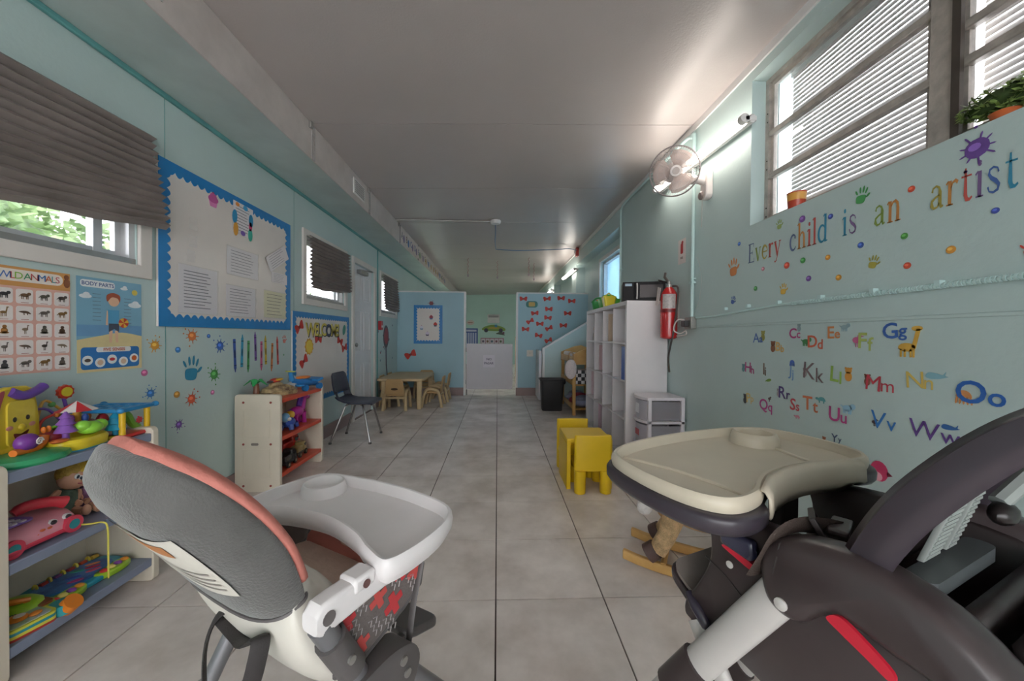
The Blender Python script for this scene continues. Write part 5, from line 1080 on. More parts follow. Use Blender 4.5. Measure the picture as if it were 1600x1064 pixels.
# ================================================================== high chairs
def inset(poly, d):
    n = len(poly); out = []
    ar = sum(poly[i][0]*poly[(i+1) % n][1]-poly[(i+1) % n][0]*poly[i][1] for i in range(n)); sg = 1 if ar > 0 else -1
    for i in range(n):
        a, b = Vector(poly[i-1]), Vector(poly[(i+1) % n]); t = (b-a); t.normalize()
        out.append((poly[i][0]-sg*t.y*d, poly[i][1]+sg*t.x*d))
    return out
def rings_of(poly, spec): return [[(p[0], p[1], z) for p in inset(poly, d)] for d, z in spec]
def spine_pts(sec, k=4):
    sp = spline([tuple(s) for s in [(a[0], a[1], a[2]) for a in sec]], k, False); th = spline([(a[3], a[4], 0) for a in sec], k, False)
    return [(*a, b[0], b[1]) for a, b in zip(sp, th)]
def pod(sec, n=28, k=4, e=.62, off=0.):
    """closed cushion swept along a (y, z) spine: rows of (y, z, half width, front, back)"""
    S = spine_pts(sec, k); rings = []
    for i, (y, z, hw, tf, tb) in enumerate(S):
        a, b = S[max(i-1, 0)], S[min(i+1, len(S)-1)]; ty, tz = b[0]-a[0], b[1]-a[1]; L = math.hypot(ty, tz); fy, fz = tz/L, -ty/L
        ring = []
        for q in range(n):
            A = 2*PI*q/n; c, s_ = math.cos(A), math.sin(A)
            x = (hw+off)*math.copysign(abs(c)**e, c); m = math.copysign(abs(s_)**.75, s_)*((tf if s_ > 0 else tb)+off)
            ring.append((x, y+fy*m, z+fz*m))
        rings.append(ring)
    return rings
M_HCW = mat('highchair_white', (232, 228, 228), .33, var=.04)
M_GREYF = mat('grey_fabric', (92, 91, 89), .8, var=.18, scale=10, bump=.25, bscale=240, sheen=.4)
M_CORAL = mat('coral_fabric', (206, 128, 116), .75, var=.12, scale=12, bump=.35, bscale=60)
M_PATT = mat('patterned_grey', (112, 104, 102), .75, var=.1, scale=30, bump=.15, bscale=200)
M_LEG = mat('grey_tube', (124, 124, 128), .32, .35, var=.06)
M_JOINT = mat('grey_joint', (92, 88, 88), .45, var=.08)
M_STRAP = mat('black_strap', (50, 46, 46), .7, var=.1, bump=.2, bscale=300)
def highchair_white():
    t = thing('high_chair', 'white and grey high chair with coral padding and empty white tray', 'high chair', (-.344, .8625, 0), -PI/6)
    out = spline([(-.222, -.118), (-.248, -.06), (-.25, .05), (-.218, .112), (-.1, .136), (0, .143), (.1, .138), (.208, .114), (.25, .05), (.258, -.05), (.24, -.114), (.178, -.104), (.11, -.078), (.0, -.060), (-.11, -.078), (-.168, -.104)], 5)
    tr = obj('tray', MB().loft(rings_of(out, [(.014, .676), (.011, .674), (.006, .684), (.002, .690), (.0, .705), (.002, .716), (.006, .7205), (.011, .7195), (.015, .701), (.018, .694)])), M_HCW, t, ang=50)
    cx, cy = -.170, .060
    obj('cup_holder', MB().lathe([(.058, .692), (.053, .714), (.050, .7205), (.046, .7215), (.042, .718), (.039, .700), (.036, .697), (.01, .6965)], (cx, cy, 0), 26), M_HCW, tr, ang=50)
    for s_ in (-1, 1):
        r_ = obj('arm_rail', MB().loft([[(s_*.2+p[0], y, zc_+p[1]) for p in rrect(.036, h, .008, 3)] for y, zc_, h in ((-.225, .672, .03), (-.215, .674, .05), (-.19, .675, .052), (-.09, .676, .046), (-.05, .662, .03), (.03, .655, .026))]), M_HCW, t)
        obj('latch_block', MB().b2((s_*.2-.021, -.16, .680), (s_*.2+.021, -.115, .706)), M_HCW, r_, bevel=.006); obj('rail_hole', MB().cyl((s_*.2+s_*.0175, -.205, .675), (s_*.2+s_*.0195, -.205, .675), .011, n=14), plastic('#6a6464'), r_); obj('rail_hole', MB().cyl((s_*.2+s_*.0215, -.137, .690), (s_*.2+s_*.0235, -.137, .690), .007, n=14), plastic('#6a4a48'), r_)
        # side fabric with printed crosses
        sp = [(-.185, .652), (-.10, .658), (-.01, .660), (.028, .652), (.034, .62), (.026, .585), (-.02, .566), (-.135, .535), (-.172, .55)]
        SM = Matrix(((0, 0, s_, s_*.186), (1, 0, 0, 0), (0, 1, 0, 0), (0, 0, 0, 1)))
        f_ = obj('side_fabric', MB().prism(sp, 0, .010, SM), M_PATT, t, bevel=.004)
        obj('fabric_hem', MB().tube([SM @ Vector((y, z, .006)) for y, z in ((.03, .65), (.036, .62), (.028, .583), (-.02, .563), (-.137, .531), (-.176, .548))], .0055, 6), M_JOINT, f_)
        for q, (y, z, s2) in enumerate(((.008, .625, 1.25), (-.03, .642, 1.1), (-.088, .625, 1.2), (-.05, .592, 1.35), (-.125, .566, 1.), (-.155, .625, 1.))):
            for r in (0, 1): obj('printed_cross', MB().prism(rrect(.034*s2, .011*s2, .001, 1), 0, .0008, SM @ Matrix.Translation((y, z, .0102+.0004*r)) @ Matrix.Rotation(.35+r*PI/2, 4, 'Z')), flatmat(('#cc5450', '#c83e44')[q % 2]), f_)
        for q, (y, z) in enumerate(((-.005, .60), (-.055, .632), (-.10, .575), (-.065, .556), (-.135, .635), (-.145, .60))):
            zz = MB()
            for m in range(2): zz.tube([SM @ Vector((y+.012*m+dy, z+dz, .0106)) for dy, dz in ((-.012, .02), (-.003, .018), (-.006, .008), (.003, .006), (0, -.004), (.009, -.006), (.006, -.016))], .0011, 4)
            o = obj('printed_zigzag', zz, flatmat('#a8a2a2'), f_); o['kind'] = 'stuff'
        # folding frame
        lg = obj('upper_tube', MB().tube([(s_*.2, -.208, .66), (s_*.2, -.128, .505)], .019, 16), M_LEG, t); obj('tube_collar', MB().tube([(s_*.2, -.190, .625), (s_*.2, -.150, .548)], .0245, 16), M_JOINT, lg)
        obj('collar_bolt', MB().cyl((s_*.224, -.170, .586), (s_*.229, -.170, .586), .007, n=10), M_ALU, lg)
        hb = obj('folding_hub', MB().loft([[(s_*.2+x, -.085+p[0], .475+p[1]) for p in inset(spline([(-.07, .045), (-.03, .055), (.02, .05), (.06, .03), (.075, -.01), (.05, -.05), (0, -.045), (-.05, -.02)], 4), d)] for x, d in ((-.032, .008), (-.028, 0), (.028, 0), (.032, .008))]), M_JOINT, t)
        for by, bz in ((-.115, .485), (-.05, .47), (-.06, .50)): obj('hub_bolt', MB().cyl((s_*.2+s_*.03, by, bz), (s_*.2+s_*.036, by, bz), .008, n=10), M_ALU, hb)
        for y1, x1 in ((.30, .25), (-.34, .25)):
            L = obj('leg', MB().tube([(s_*.2, -.085+.05*(1 if y1 > 0 else -1), .46), (s_*x1, y1, .03)], .017, 14), M_LEG, t); obj('foot_cap', MB().tube([(s_*x1, y1-.035, .018), (s_*x1, y1+.035, .018)], .018, 10), M_JOINT, L)
        o = obj('side_strap', MB().tube([(s_*.199, .028, .645), (s_*.201, .0, .56), (s_*.20, -.02, .45)], [.008]*3, 6, flat=.35), M_JOINT, t)
    obj('leg_bar', MB().tube([(-.25, .30, .03), (.25, .30, .03)], .012, 10), M_LEG, t); obj('leg_bar', MB().tube([(-.25, -.34, .03), (.25, -.34, .03)], .012, 10), M_LEG, t)
    # back: grey cover behind, coral pad in front
    sec = [(-.207, .680, .158, .016, .052), (-.222, .715, .170, .02, .062), (-.250, .785, .176, .022, .072), (-.292, .853, .170, .022, .074), (-.335, .905, .148, .02, .068), (-.368, .932, .108, .018, .05), (-.388, .943, .05, .012, .024), (-.394, .945, .012, .005, .008)]
    bc = obj('back_cover', MB().loft(pod(sec, k=5)), M_GREYF, t, ang=180)
    S = spine_pts(sec, 5)
    seam = [p for p in pod([(-.209, .685, .159, .017, .054), (-.212, .692, .162, .018, .056)], n=40, k=1, off=.0015)[0]]
    obj('cover_seam', MB().tube(seam, .0035, 6, True), M_JOINT, bc)
    sec2 = [(a[0]+.012, a[1]+.005, a[2]*.985, .020, .014) for a in sec[1:-1]]
    obj('coral_pad', MB().loft(pod(sec2, k=5)), M_CORAL, t, ang=180)
    obj('seat_pad', MB().prism(rrect(.33, .19, .05, 5, 0, -.075), .565, .60), mat('seat_pad_cream', (226, 200, 184), .8, var=.12, scale=12, bump=.3, bscale=40), t, bevel=.012); obj('seat_bolster', MB().tube([(-.15, .02, .60), (.15, .02, .60)], .022, 10), M_CORAL, t)
    # care label sewn on the back
    rows = pod([(a[0], a[1], a[2], a[3], a[4]) for a in sec], n=112, k=5, off=.0018)
    patch = [[rows[i][q] for q in range(80, 98)] for i in range(8, 19)]
    lb = obj('care_label', MB().loft(patch, False, closed=False), mat('care_label', (206, 202, 192), .6, var=.06), t, ang=180)
    rows = pod([(a[0], a[1], a[2], a[3], a[4]) for a in sec], n=112, k=5, off=.0026)
    obj('label_print', MB().loft([[rows[i][q] for q in range(82, 93)] for i in range(15, 18)], False, closed=False), flatmat('#b87a48'), lb)
    for i in (9, 10, 11, 12): obj('label_line', MB().loft([[rows[i][q] for q in range(82, 96)], [tuple(Vector(rows[i][q]).lerp(Vector(rows[i+1][q]), .3)) for q in range(82, 96)]], False, closed=False), flatmat('#96908a'), lb)
    # moulded seat shell under the cover
    sh = [(-.215, .705, .15, .01, .05), (-.222, .655, .172, .02, .085), (-.195, .595, .178, .03, .095), (-.15, .54, .172, .04, .09), (-.10, .50, .15, .05, .07), (-.05, .48, .11, .04, .04)]
    obj('seat_shell', MB().loft(pod(sh, k=5, e=.5)), mat('shell_cream', (218, 214, 204), .4, var=.05), t, ang=180)
    obj('harness_strap', MB().tube(spline([(-.04, -.222, .612), (-.05, -.238, .598), (-.056, -.250, .56), (-.06, -.252, .50), (-.064, -.245, .40)], 4, False), .014, 8, flat=.22), M_STRAP, t)
    obj('strap_eyelet', MB().tube([(-.060+.006*math.cos(a), -.257, .49+.006*math.sin(a)) for a in [k*PI/5 for k in range(10)]], .002, 5, True), M_ALU, t)
    obj('harness_strap', MB().tube(spline([(-.05, -.230, .594), (0, -.226, .574), (.06, -.243, .598), (.11, -.250, .636), (.126, -.256, .635), (.126, -.264, .60), (.118, -.268, .56), (.105, -.262, .46)], 4, False), .013, 8, flat=.22), M_STRAP, t)
    obj('tray_post', MB().loft([[(p[0], .012+y, .655+p[1]) for p in rrect(.075, .075, .015, 3)] for y in (-.006, .006)]), mat('tan_plastic', (190, 164, 146), .45, var=.06), t); obj('post_hole', MB().cyl((0, .005, .66), (0, .0045, .66), .007), plastic('#4a3c38'), t)
    obj('footrest', MB().loft([[(p[0], .12+p[1], .385+z-.35*p[1]) for p in rrect(.26, .12, .03, 4)] for z in (0, .022)]), M_JOINT, t, bevel=.006)
    for s_ in (-1, 1): obj('footrest_arm', MB().tube([(s_*.11, -.03, .44), (s_*.11, .11, .39)], .010, 8), M_JOINT, t)
highchair_white()
# ------------------------------------------------------------------ brown high chair
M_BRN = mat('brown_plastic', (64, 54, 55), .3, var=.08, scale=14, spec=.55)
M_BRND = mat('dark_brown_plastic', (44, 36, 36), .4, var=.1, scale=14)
M_TAN = mat('beige_tray', (206, 196, 176), .38, var=.05, scale=9)
M_CRM = mat('cream_tube', (206, 202, 198), .3, .1, var=.05)
M_REDB = mat('red_button', (206, 36, 58), .35, var=.05)
def highchair_brown():
    t = thing('high_chair', 'dark brown high chair with beige tray and cream legs', 'high chair', (.6186, .874, 0), math.atan2(.38, .925))
    o1 = spline([(-.300, .150), (-.328, .087), (-.338, -.01), (-.330, -.092), (-.304, -.142), (-.262, -.160), (-.200, -.152), (-.150, -.128), (-.09, -.106), (0, -.096), (.09, -.106), (.150, -.122), (.195, -.135), (.242, -.133), (.288, -.098), (.316, -.03), (.325, .045), (.318, .115), (.288, .160), (.22, .192), (.11, .209), (0, .214), (-.11, .209), (-.22, .190)], 4)
    ob = spline([(-.310, .155), (-.338, .09), (-.348, -.01), (-.341, -.10), (-.312, -.155), (-.262, -.176), (-.205, -.168), (-.165, -.135), (-.09, -.10), (0, -.085), (.09, -.10), (.165, -.125), (.200, -.142), (.248, -.145), (.297, -.106), (.326, -.033), (.335, .045), (.328, .12), (.296, .168), (.228, .200), (.114, .217), (0, .222), (-.114, .217), (-.228, .197)], 4)
    tb = obj('tray_base', MB().loft(rings_of(ob, [(.022, .767), (.02, .766), (.008, .770), (.001, .780), (0, .797), (.003, .803), (.012, .804)])), mat('tray_brown', (60, 54, 62), .32, var=.08), t, ang=180)
    ti = obj('tray_insert', MB().loft(rings_of(o1, [(.02, .804), (.003, .805), (0, .818), (.002, .828), (.007, .833), (.014, .832), (.020, .816), (.024, .811)])), M_TAN, t, ang=50)
    # apron hanging over the belly cut-out
    ap = [(-.200, -.156), (-.165, -.140), (-.12, -.120), (-.06, -.107), (0, -.103), (.06, -.107), (.12, -.120), (.160, -.130), (.186, -.138)]
    rows = [[(x, y-.002-d, z) for x, y in ap] for d, z in ((-.010, .8305), (-.002, .8295), (.005, .820), (.007, .79), (.004, .772))]
    rows[-1] = [(x, y, z+(.014 if abs(x) > .15 else 0)) for x, y, z in rows[-1]]
    o = obj('tray_apron', MB().loft(rows, False, closed=False), M_TAN, ti, ang=180); o.modifiers.new('s', 'SOLIDIFY').thickness = .005
    obj('cup_holder', MB().lathe([(.064, .809), (.060, .830), (.055, .842), (.050, .845), (.045, .842), (.042, .818), (.01, .814)], (.175, .098, 0), 28), M_TAN, ti, ang=50)
    obj('tray_ridge', MB().tube(spline([(-.262, .145, .811), (-.222, .04, .812), (-.205, -.06, .812), (-.205, -.12, .811)], 5, False), .005, 8), M_TAN, ti)
    obj('tray_ridge', MB().tube(spline([(.172, .04, .812), (.145, -.03, .812), (.135, -.08, .811)], 5, False), .005, 8), M_TAN, ti)
    for s_ in (-1, 1):
        def SX(x): return Matrix(((0, 0, s_, s_*x), (1, 0, 0, 0), (0, 1, 0, 0), (0, 0, 0, 1)))     # (y, z, outwards)
        # curved arm with the recline hub
        prof = spline([(-.172, .700), (-.170, .735), (-.190, .768), (-.235, .790), (-.300, .800), (-.365, .788), (-.415, .762), (-.46, .715), (-.49, .65), (-.465, .60), (-.43, .645), (-.39, .68), (-.345, .690), (-.29, .700), (-.262, .685), (-.235, .655), (-.205, .652), (-.182, .668)], 4)
        A = obj('arm', MB().loft([[tuple(SX(.175+x) @ Vector((p[0], p[1], 0))) for p in inset(prof, d)] for x, d in ((0, .012), (.01, .003), (.02, 0), (.052, 0), (.066, .006), (.075, .018))]), M_BRN, t, ang=60)
        obj('red_release', MB().prism(spline([(-.276, .700), (-.292, .712), (-.318, .700), (-.350, .678), (-.348, .664), (-.322, .676), (-.292, .690)], 4), .0, .006, SX(.2455)), M_REDB, A)
        obj('arm_joint_line', MB().tube([SX(.2485) @ Vector(p) for p in ((-.204, .776, -.03), (-.206, .772, -.006), (-.206, .75, .001), (-.200, .72, .001))], .0016, 5), M_BRND, A)
        obj('arm_bolt', MB().lathe([(.010, 0), (.010, .004), (.004, .006)], T=SX(.249) @ Matrix.Translation((-.214, .678, 0)), n=14), M_CRM, A)
        # side of the seat bucket
        side = spline([(-.040, .752), (-.052, .70), (-.050, .645), (-.022, .580), (.006, .530), (.004, .495), (-.05, .490), (-.12, .488), (-.24, .47), (-.36, .50), (-.43, .60), (-.44, .70), (-.36, .765), (-.20, .770), (-.10, .762)], 4)
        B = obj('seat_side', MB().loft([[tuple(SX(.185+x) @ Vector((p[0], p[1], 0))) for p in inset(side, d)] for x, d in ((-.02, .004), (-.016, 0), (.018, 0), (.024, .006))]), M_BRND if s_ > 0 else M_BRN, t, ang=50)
        gp = [(-.084, .735), (-.150, .742), (-.156, .716), (-.148, .700), (-.086, .708)]
        G = obj('tray_grip', MB().prism(gp, 0, .022, SX(.205)), mat('grip_blueblack', (54, 54, 76), .2, var=.05, coat=.5), t, bevel=.008, seg=3)
        obj('red_release', MB().prism(spline([(-.088, .704), (-.112, .708), (-.152, .698), (-.160, .690), (-.148, .686), (-.11, .696)], 3), 0, .016, SX(.206)), M_REDB, G)
        obj('side_screw', MB().lathe([(.007, 0), (.007, .002), (.003, .003)], T=SX(.2095) @ Matrix.Translation((-.098, .667, 0)), n=12), M_CRM, B)
        obj('panel_line', MB().tube([SX(.2095) @ Vector(p) for p in ((-.045, .655, 0), (-.09, .64, 0), (-.13, .615, 0), (-.16, .605, 0), (-.178, .62, 0), (-.18, .66, 0))], .0014, 5), M_BRND, B)
        obj('front_bumper', MB().tube([SX(.205) @ Vector(p) for p in ((-.0, .548, 0), (-.022, .535, .004), (-.05, .512, .004), (-.062, .505, 0))], [.008, .013, .013, .008], 10), mat('bumper', (54, 50, 62), .25, var=.05), B)
        # legs
        lp = [[Vector((s_*(.222+.05*q), y, z)) + Vector((0, p[0], p[1])) for p in [(a*.86, a*.5) for a in (0,)]] for q, y, z in ((0, -.21, .685),)]
        def oval(c, d, rx, ry): 
            d = Vector(d).normalized(); sx = Vector((1, 0, 0)); n_ = d.cross(sx).normalized(); sx = n_.cross(d)
            return [tuple(Vector(c)+sx*rx*math.cos(k*2*PI/18)+n_*ry*math.sin(k*2*PI/18)) for k in range(18)]
        a_, b_ = Vector((s_*.222, -.205, .69)), Vector((s_*.265, .19, .04)); dd = b_-a_
        Lg = obj('leg', MB().loft([oval(a_+dd*q, dd, .016, .031) for q in (0, .5, 1)]), M_CRM, t)
        obj('leg_sleeve', MB().loft([oval(a_+dd*q, dd, .022, .038) for q in (.38, .40, .52, .54)]), M_BRN, Lg); obj('foot', MB().loft([oval(b_+dd*q, dd, .022, .036) for q in (-.04, .05)]), M_BRN, Lg)
        a_, b_ = Vector((s_*.20, -.02, .50)), Vector((s_*.265, -.42, .04)); dd = b_-a_
        Lg = obj('leg', MB().loft([oval(a_+dd*q, dd, .014, .026) for q in (0, .5, 1)]), M_CRM, t); obj('foot', MB().loft([oval(b_+dd*q, dd, .022, .033) for q in (-.04, .05)]), M_BRN, Lg)
    # seat pan, footrest
    pan = [[(x, y, z) for x in (-.18, -.09, 0, .09, .18)] for y, z in ((-.01, .565), (-.03, .572), (-.12, .555), (-.24, .55), (-.33, .57), (-.37, .66), (-.385, .76))]
    o = obj('seat_pan', MB().loft(pan, False, closed=False), M_BRND, t, ang=180); o.modifiers.new('s', 'SOLIDIFY').thickness = -.02
    obj('seat_underside', MB().loft([[(p[0], -.21+p[1], z) for p in rrect(w, d, .06, 4)] for w, d, z in ((.28, .26, .44), (.33, .34, .46), (.35, .38, .52), (.34, .36, .545))]), M_BRND, t)
    back = [[(x, y, z) for x in (-.17, -.08, 0, .08, .17)] for y, z in ((-.40, .50), (-.45, .60), (-.46, .68), (-.44, .75))]
    o = obj('seat_rear', MB().loft(back, False, closed=False), mat('rear_black', (30, 24, 24), .6, var=.1), t, ang=180); o.modifiers.new('s', 'SOLIDIFY').thickness = .015
    f_ = obj('footrest', MB().loft([[(p[0], .035+p[1]*.9, .515+z+p[1]*.55) for p in rrect(.37, .10, .03, 4)] for z in (0, .020)]), M_BRN, t, bevel=.005); obj('footrest_pad', MB().loft([[(p[0], .04+p[1]*.85, .538+z+p[1]*.52) for p in rrect(.35, .085, .03, 4)] for z in (0, .008)]), mat('grey_pad', (150, 138, 132), .7, var=.15, scale=12), f_)
    obj('footrest_lip', MB().loft([[(p[0], -.004+p[1], .475+z) for p in rrect(.36, .05, .015, 3)] for z in (-.02, .03)]), M_BRN, f_)
    # backrest: hollow shell, open behind
    fe = spline([(-.276, .765, 0), (-.292, .81, 0), (-.318, .868, 0), (-.352, .926, 0), (-.402, .992, 0), (-.448, 1.036, 0), (-.50, 1.066, 0)], 4, False); re = spline([(-.326, .765, 0), (-.338, .80, 0), (-.362, .852, 0), (-.386, .894, 0), (-.420, .946, 0), (-.452, .988, 0), (-.49, 1.022, 0)], 4, False)
    W = [.212, .214, .216, .218, .22, .22, .22]; n = len(fe)
    wd = [.212+.01*min(1, i/10) for i in range(n)]
    for s_ in (-1, 1):
        rows = [[(s_*(wd[i]-.010), fe[i][0]+.004, fe[i][1]+.002), (s_*wd[i], fe[i][0]-.004, fe[i][1]), (s_*(wd[i]+.003), (fe[i][0]+re[i][0])/2, (fe[i][1]+re[i][1])/2), (s_*wd[i], re[i][0], re[i][1])] for i in range(n)]
        o = obj('back_flange', MB().loft(rows, False, closed=False), mat('flange_brown', (62, 55, 62), .28, var=.06), t, ang=30); sd = o.modifiers.new('s', 'SOLIDIFY'); sd.thickness = .010; sd.offset = 0
        obj('flange_foot', MB().tube([(s_*(wd[0]+.002), -.262, .772), (s_*(wd[0]+.004), -.30, .772), (s_*(wd[0]+.002), -.335, .768)], .008, 8), M_BRN, t)
    rows = [[(x*(wd[i]-.006), fe[i][0]-.012-.015*(1-x*x), fe[i][1]-.004) for x in (-1, -.75, -.5, -.25, 0, .25, .5, .75, 1)] for i in range(n)]
    o = obj('back_panel', MB().loft(rows, False, closed=False), M_BRND, t, ang=180); o.modifiers.new('s', 'SOLIDIFY').thickness = .008
    o = obj('back_top', MB().loft([[(x*wd[-1], fe[-1][0]-.02*(1-x*x), fe[-1][1]+.02*(1-x*x)) for x in (-1, -.6, -.2, .2, .6, 1)], [(x*wd[-1], re[-1][0]-.02*(1-x*x), re[-1][1]+.02*(1-x*x)) for x in (-1, -.6, -.2, .2, .6, 1)]], False, closed=False), M_BRN, t, ang=180); o.modifiers.new('s', 'SOLIDIFY').thickness = .01
    # recline rack behind the back panel
    M_RACK = mat('grey_rack', (150, 156, 152), .45, var=.08)
    for x in (-.10, -.03):
        K = obj('recline_rack', MB().loft([[(x+p[0], -.333-.03*q+p[1], .785+.10*q) for p in rrect(.05 if x < -.05 else .03, .008, .002, 2)] for q in (0, .5, 1)]), M_RACK, t)
        for k in range(12): obj('rack_tooth', MB().box((x, -.338-.0025*k, .792+.0083*k), (.044 if x < -.05 else .026, .005, .004)), M_RACK, K)
    obj('rack_tray', MB().loft([[(p[0]-.05, -.345+p[1], z) for p in rrect(.24, .035, .015, 4)] for z in (.756, .778)]), mat('rack_tray_grey', (86, 90, 92), .35, var=.06), t)
    obj('recline_bar', MB().tube([(.03, -.37, .86), (.12, -.40, .93)], .012, 8), M_RACK, t); obj('recline_knob', MB().ell((.03, -.375, .845), (.03, .016, .018)), plastic('#241e1e'), t)
    # waist strap with buckle
    obj('waist_strap', MB().tube(spline([(-.232, -.158, .690), (-.236, -.180, .735), (-.225, -.195, .778), (-.19, -.205, .792), (-.14, -.215, .785), (-.10, -.225, .775)], 5, False), .016, 8, flat=.2), mat('brown_strap', (66, 54, 48), .75, var=.15, bump=.3, bscale=300), t)
    bk = obj('buckle', MB().ring(-.026, .026, -.022, .022, .007, -.005, .005, Matrix.Translation((-.155, -.218, .790)) @ Matrix.Rotation(.5, 4, 'Z') @ Matrix.Rotation(1.1, 4, 'X')), M_BRND, t, bevel=.002); obj('buckle_bar', MB().b2((-.026, -.003, -.003), (.026, .003, .003), Matrix.Translation((-.155, -.218, .790)) @ Matrix.Rotation(.5, 4, 'Z') @ Matrix.Rotation(1.1, 4, 'X')), M_BRND, bk)
    obj('buckle_tongue', MB().box((-.105, -.228, .782), (.07, .03, .012), rz=.3), M_BRN, t, bevel=.004)
    obj('tray_column', MB().b2((-.03, -.095, .60), (.03, -.06, .76)), mat('column_black', (26, 22, 22), .5), t, bevel=.006)
highchair_brown()
# ================================================================== toy shelves
M_SHELFC = mat('cream_plastic', (222, 212, 194), .45, var=.05, scale=6)
def kid_shelf(label, x0, y0, L, D, H, zs, mboard, th, name='toy_shelf'):
    t = thing(name, label, 'toy shelf', (x0, y0, 0))
    for y, fy in ((0, -1), (L-.032, 1)):
        e = obj('end_panel', MB().loft([[(p[0]+D/2, y+q, p[1]+H/2+.005) for p in inset(rrect(D, H, .022, 4), d)] for q, d in ((0, .004), (.004, 0), (.028, 0), (.032, .004))]), M_SHELFC, t)
        yy = y-.0015 if fy < 0 else y+.0325
        for zc_ in (H*.30, H*.71):
            obj('panel_frame', MB().ring(D*.18, D*.78, zc_-H*.15, zc_+H*.15, .010, 0, .006, Matrix(((1,0,0,0),(0,0,1,yy-.0025 if fy < 0 else yy-.002),(0,1,0,0),(0,0,0,1)))), M_SHELFC, e)
        for x in (D*.2, D*.8):
            for z in (.05, H*.5, H-.05): obj('screw_cap', MB().cyl((x, yy-.001, z), (x, yy+.003, z), .008, n=10), flatmat('#9a4a40'), e)
        obj('maker_plate', MB().prism(rrect(.05, .018, .008, 4, D*.45, H*.5), 0, .003, Matrix(((1,0,0,0),(0,0,1,yy-.001),(0,1,0,0),(0,0,0,1)))), flatmat('#8a8078'), e)
    for z in zs:
        obj('shelf_board', MB().b2((.004, .032, z-th), (D-.004, L-.032, z)), mboard, t, bevel=.004)
    obj('back_panel', MB().b2((.0, .032, .05), (.008, L-.032, H-.04)), M_SHELFC, t)
    return t
M_GREYB = mat('blue_grey_shelf', (132, 142, 164), .4, var=.05); M_ORG = mat('red_orange_shelf', (218, 88, 62), .4, var=.06)
ZT, ZM, ZB = .670, .378, .112
kid_shelf('near cream toy shelf with blue-grey boards', -1.825, 1.180, .545, .295, .69, (ZT, ZM, ZB), M_GREYB, .036)
kid_shelf('cream toy shelf with red-orange boards under the crayon stickers', -1.828, 2.63, .65, .31, .685, (.655, .385, .125), M_ORG, .03)
def pl(c, r=.3): return plastic(c, r)
# ---------- near shelf, top board
t = thing('learning_house', 'yellow smiling activity toy with purple handle', 'toy', (-1.735, 1.355, ZT), .25)
fc = spline([(-.085, .02), (-.085, .16), (-.05, .235), (.02, .25), (.085, .22), (.09, .02)], 4)
FMt = Matrix(((0,0,1,0),(1,0,0,0),(0,1,0,0),(0,0,0,1)))
obj('house_front', MB().prism(fc, .0, .03, FMt), pl('#e2c83c'), t, bevel=.006); obj('house_back', MB().prism([(x*1.05, y*1.0) for x, y in fc], -.08, .0, FMt), pl('#2c86c0'), t, bevel=.008)
obj('side_stripe', MB().prism(spline([(-.083, .03), (-.083, .16), (-.05, .228), (-.03, .235), (-.05, .16), (-.055, .03)], 4), .03, .033, FMt), pl('#b0525a'), t)
obj('door_plate', MB().prism(rrect(.10, .16, .02, 4, .025, .12), .03, .036, FMt), pl('#ead24c'), t)
fb = obj('nose', MB().ell((.038, .022, .105), (.008, .014, .012)), pl('#d8bc34'), t)
for y in (-.002, .045): obj('eye', MB().ell((.037, y, .135), (.003, .007, .009)), pl('#3a322c'), t)
for y in (-.02, .062): obj('cheek', MB().ell((.0365, y, .108), (.002, .013, .008)), pl('#e09a8c'), t)
obj('mouth', MB().prism(spline([(-.005, .085), (.02, .08), (.048, .09), (.03, .065), (.005, .062)], 4), .036, .038, FMt), pl('#6a2c28'), t)
obj('purple_handle', MB().tube(spline([(.03, -.01, .235), (.035, .03, .215), (.035, .08, .225), (.035, .11, .24)], 4, False), .016, 10), pl('#6a48a0'), t); obj('top_roll', MB().tube([(-.05, -.08, .255), (-.05, .03, .262)], .022, 10), pl('#6a48a0'), t)
obj('base_roll', MB().tube([(.02, -.09, .02), (.02, .09, .03)], .020, 10), pl('#e2c83c'), t)
for y in (-.10, .10): obj('base_cap', MB().ell((.02, y, .024), (.025, .025, .024)), pl('#2f92c8'), t)
t = thing('snail_base', 'green toy base with a purple-shelled orange snail', 'toy', (-1.615, 1.33, ZT), .2)
obj('base', MB().loft([[(p[0], p[1], z) for p in ellp(a, b, 24)] for a, b, z in ((.085, .105, 0), (.09, .11, .008), (.085, .105, .022), (.06, .08, .03))]), pl('#2a9a64'), t)
obj('snail_body', MB().tube(spline([(.0, -.05, .04), (.0, -.01, .04), (.0, .04, .045), (.0, .055, .075)], 4, False), [.012]*4+[.016]*4+[.014]*4+[.013], 10), pl('#e07a2c'), t); obj('snail_shell', MB().ell((0, -.005, .066), (.026, .036, .030)), pl('#7c3c98'), t); obj('shell_spiral', MB().tube([(.027, .005+.014*(1-k/14)*math.cos(k*.9), .066+.014*(1-k/14)*math.sin(k*.9)) for k in range(14)], .0025, 5), pl('#e6dcd8'), t)
for y in (.048, .066): obj('feeler', MB().ell((.004, y, .095), (.007, .007, .012)), pl('#e07a2c'), t)
t = thing('garden_toy', 'yellow garden activity toy with purple trees and green bush', 'toy', (-1.63, 1.48, ZT), .15)
obj('base', MB().loft([[(p[0], p[1], z) for p in rrect(w, d, .06, 6)] for w, d, z in ((.14, .17, 0), (.145, .178, .006), (.15, .185, .035), (.14, .175, .045), (.12, .155, .048))]), pl('#e0c832'), t); obj('base_band', MB().loft([[(p[0], p[1], z) for p in rrect(.147, .18, .06, 6)] for z in (.001, .007)]), pl('#3c88a4'), t)
tr = obj('purple_tree', MB().lathe([(.010, .046), (.010, .07), (.032, .075), (.018, .10), (.026, .104), (.012, .125), (.018, .128), (.003, .15)], (.02, -.055, 0), 12), pl('#8a5ab0'), t)
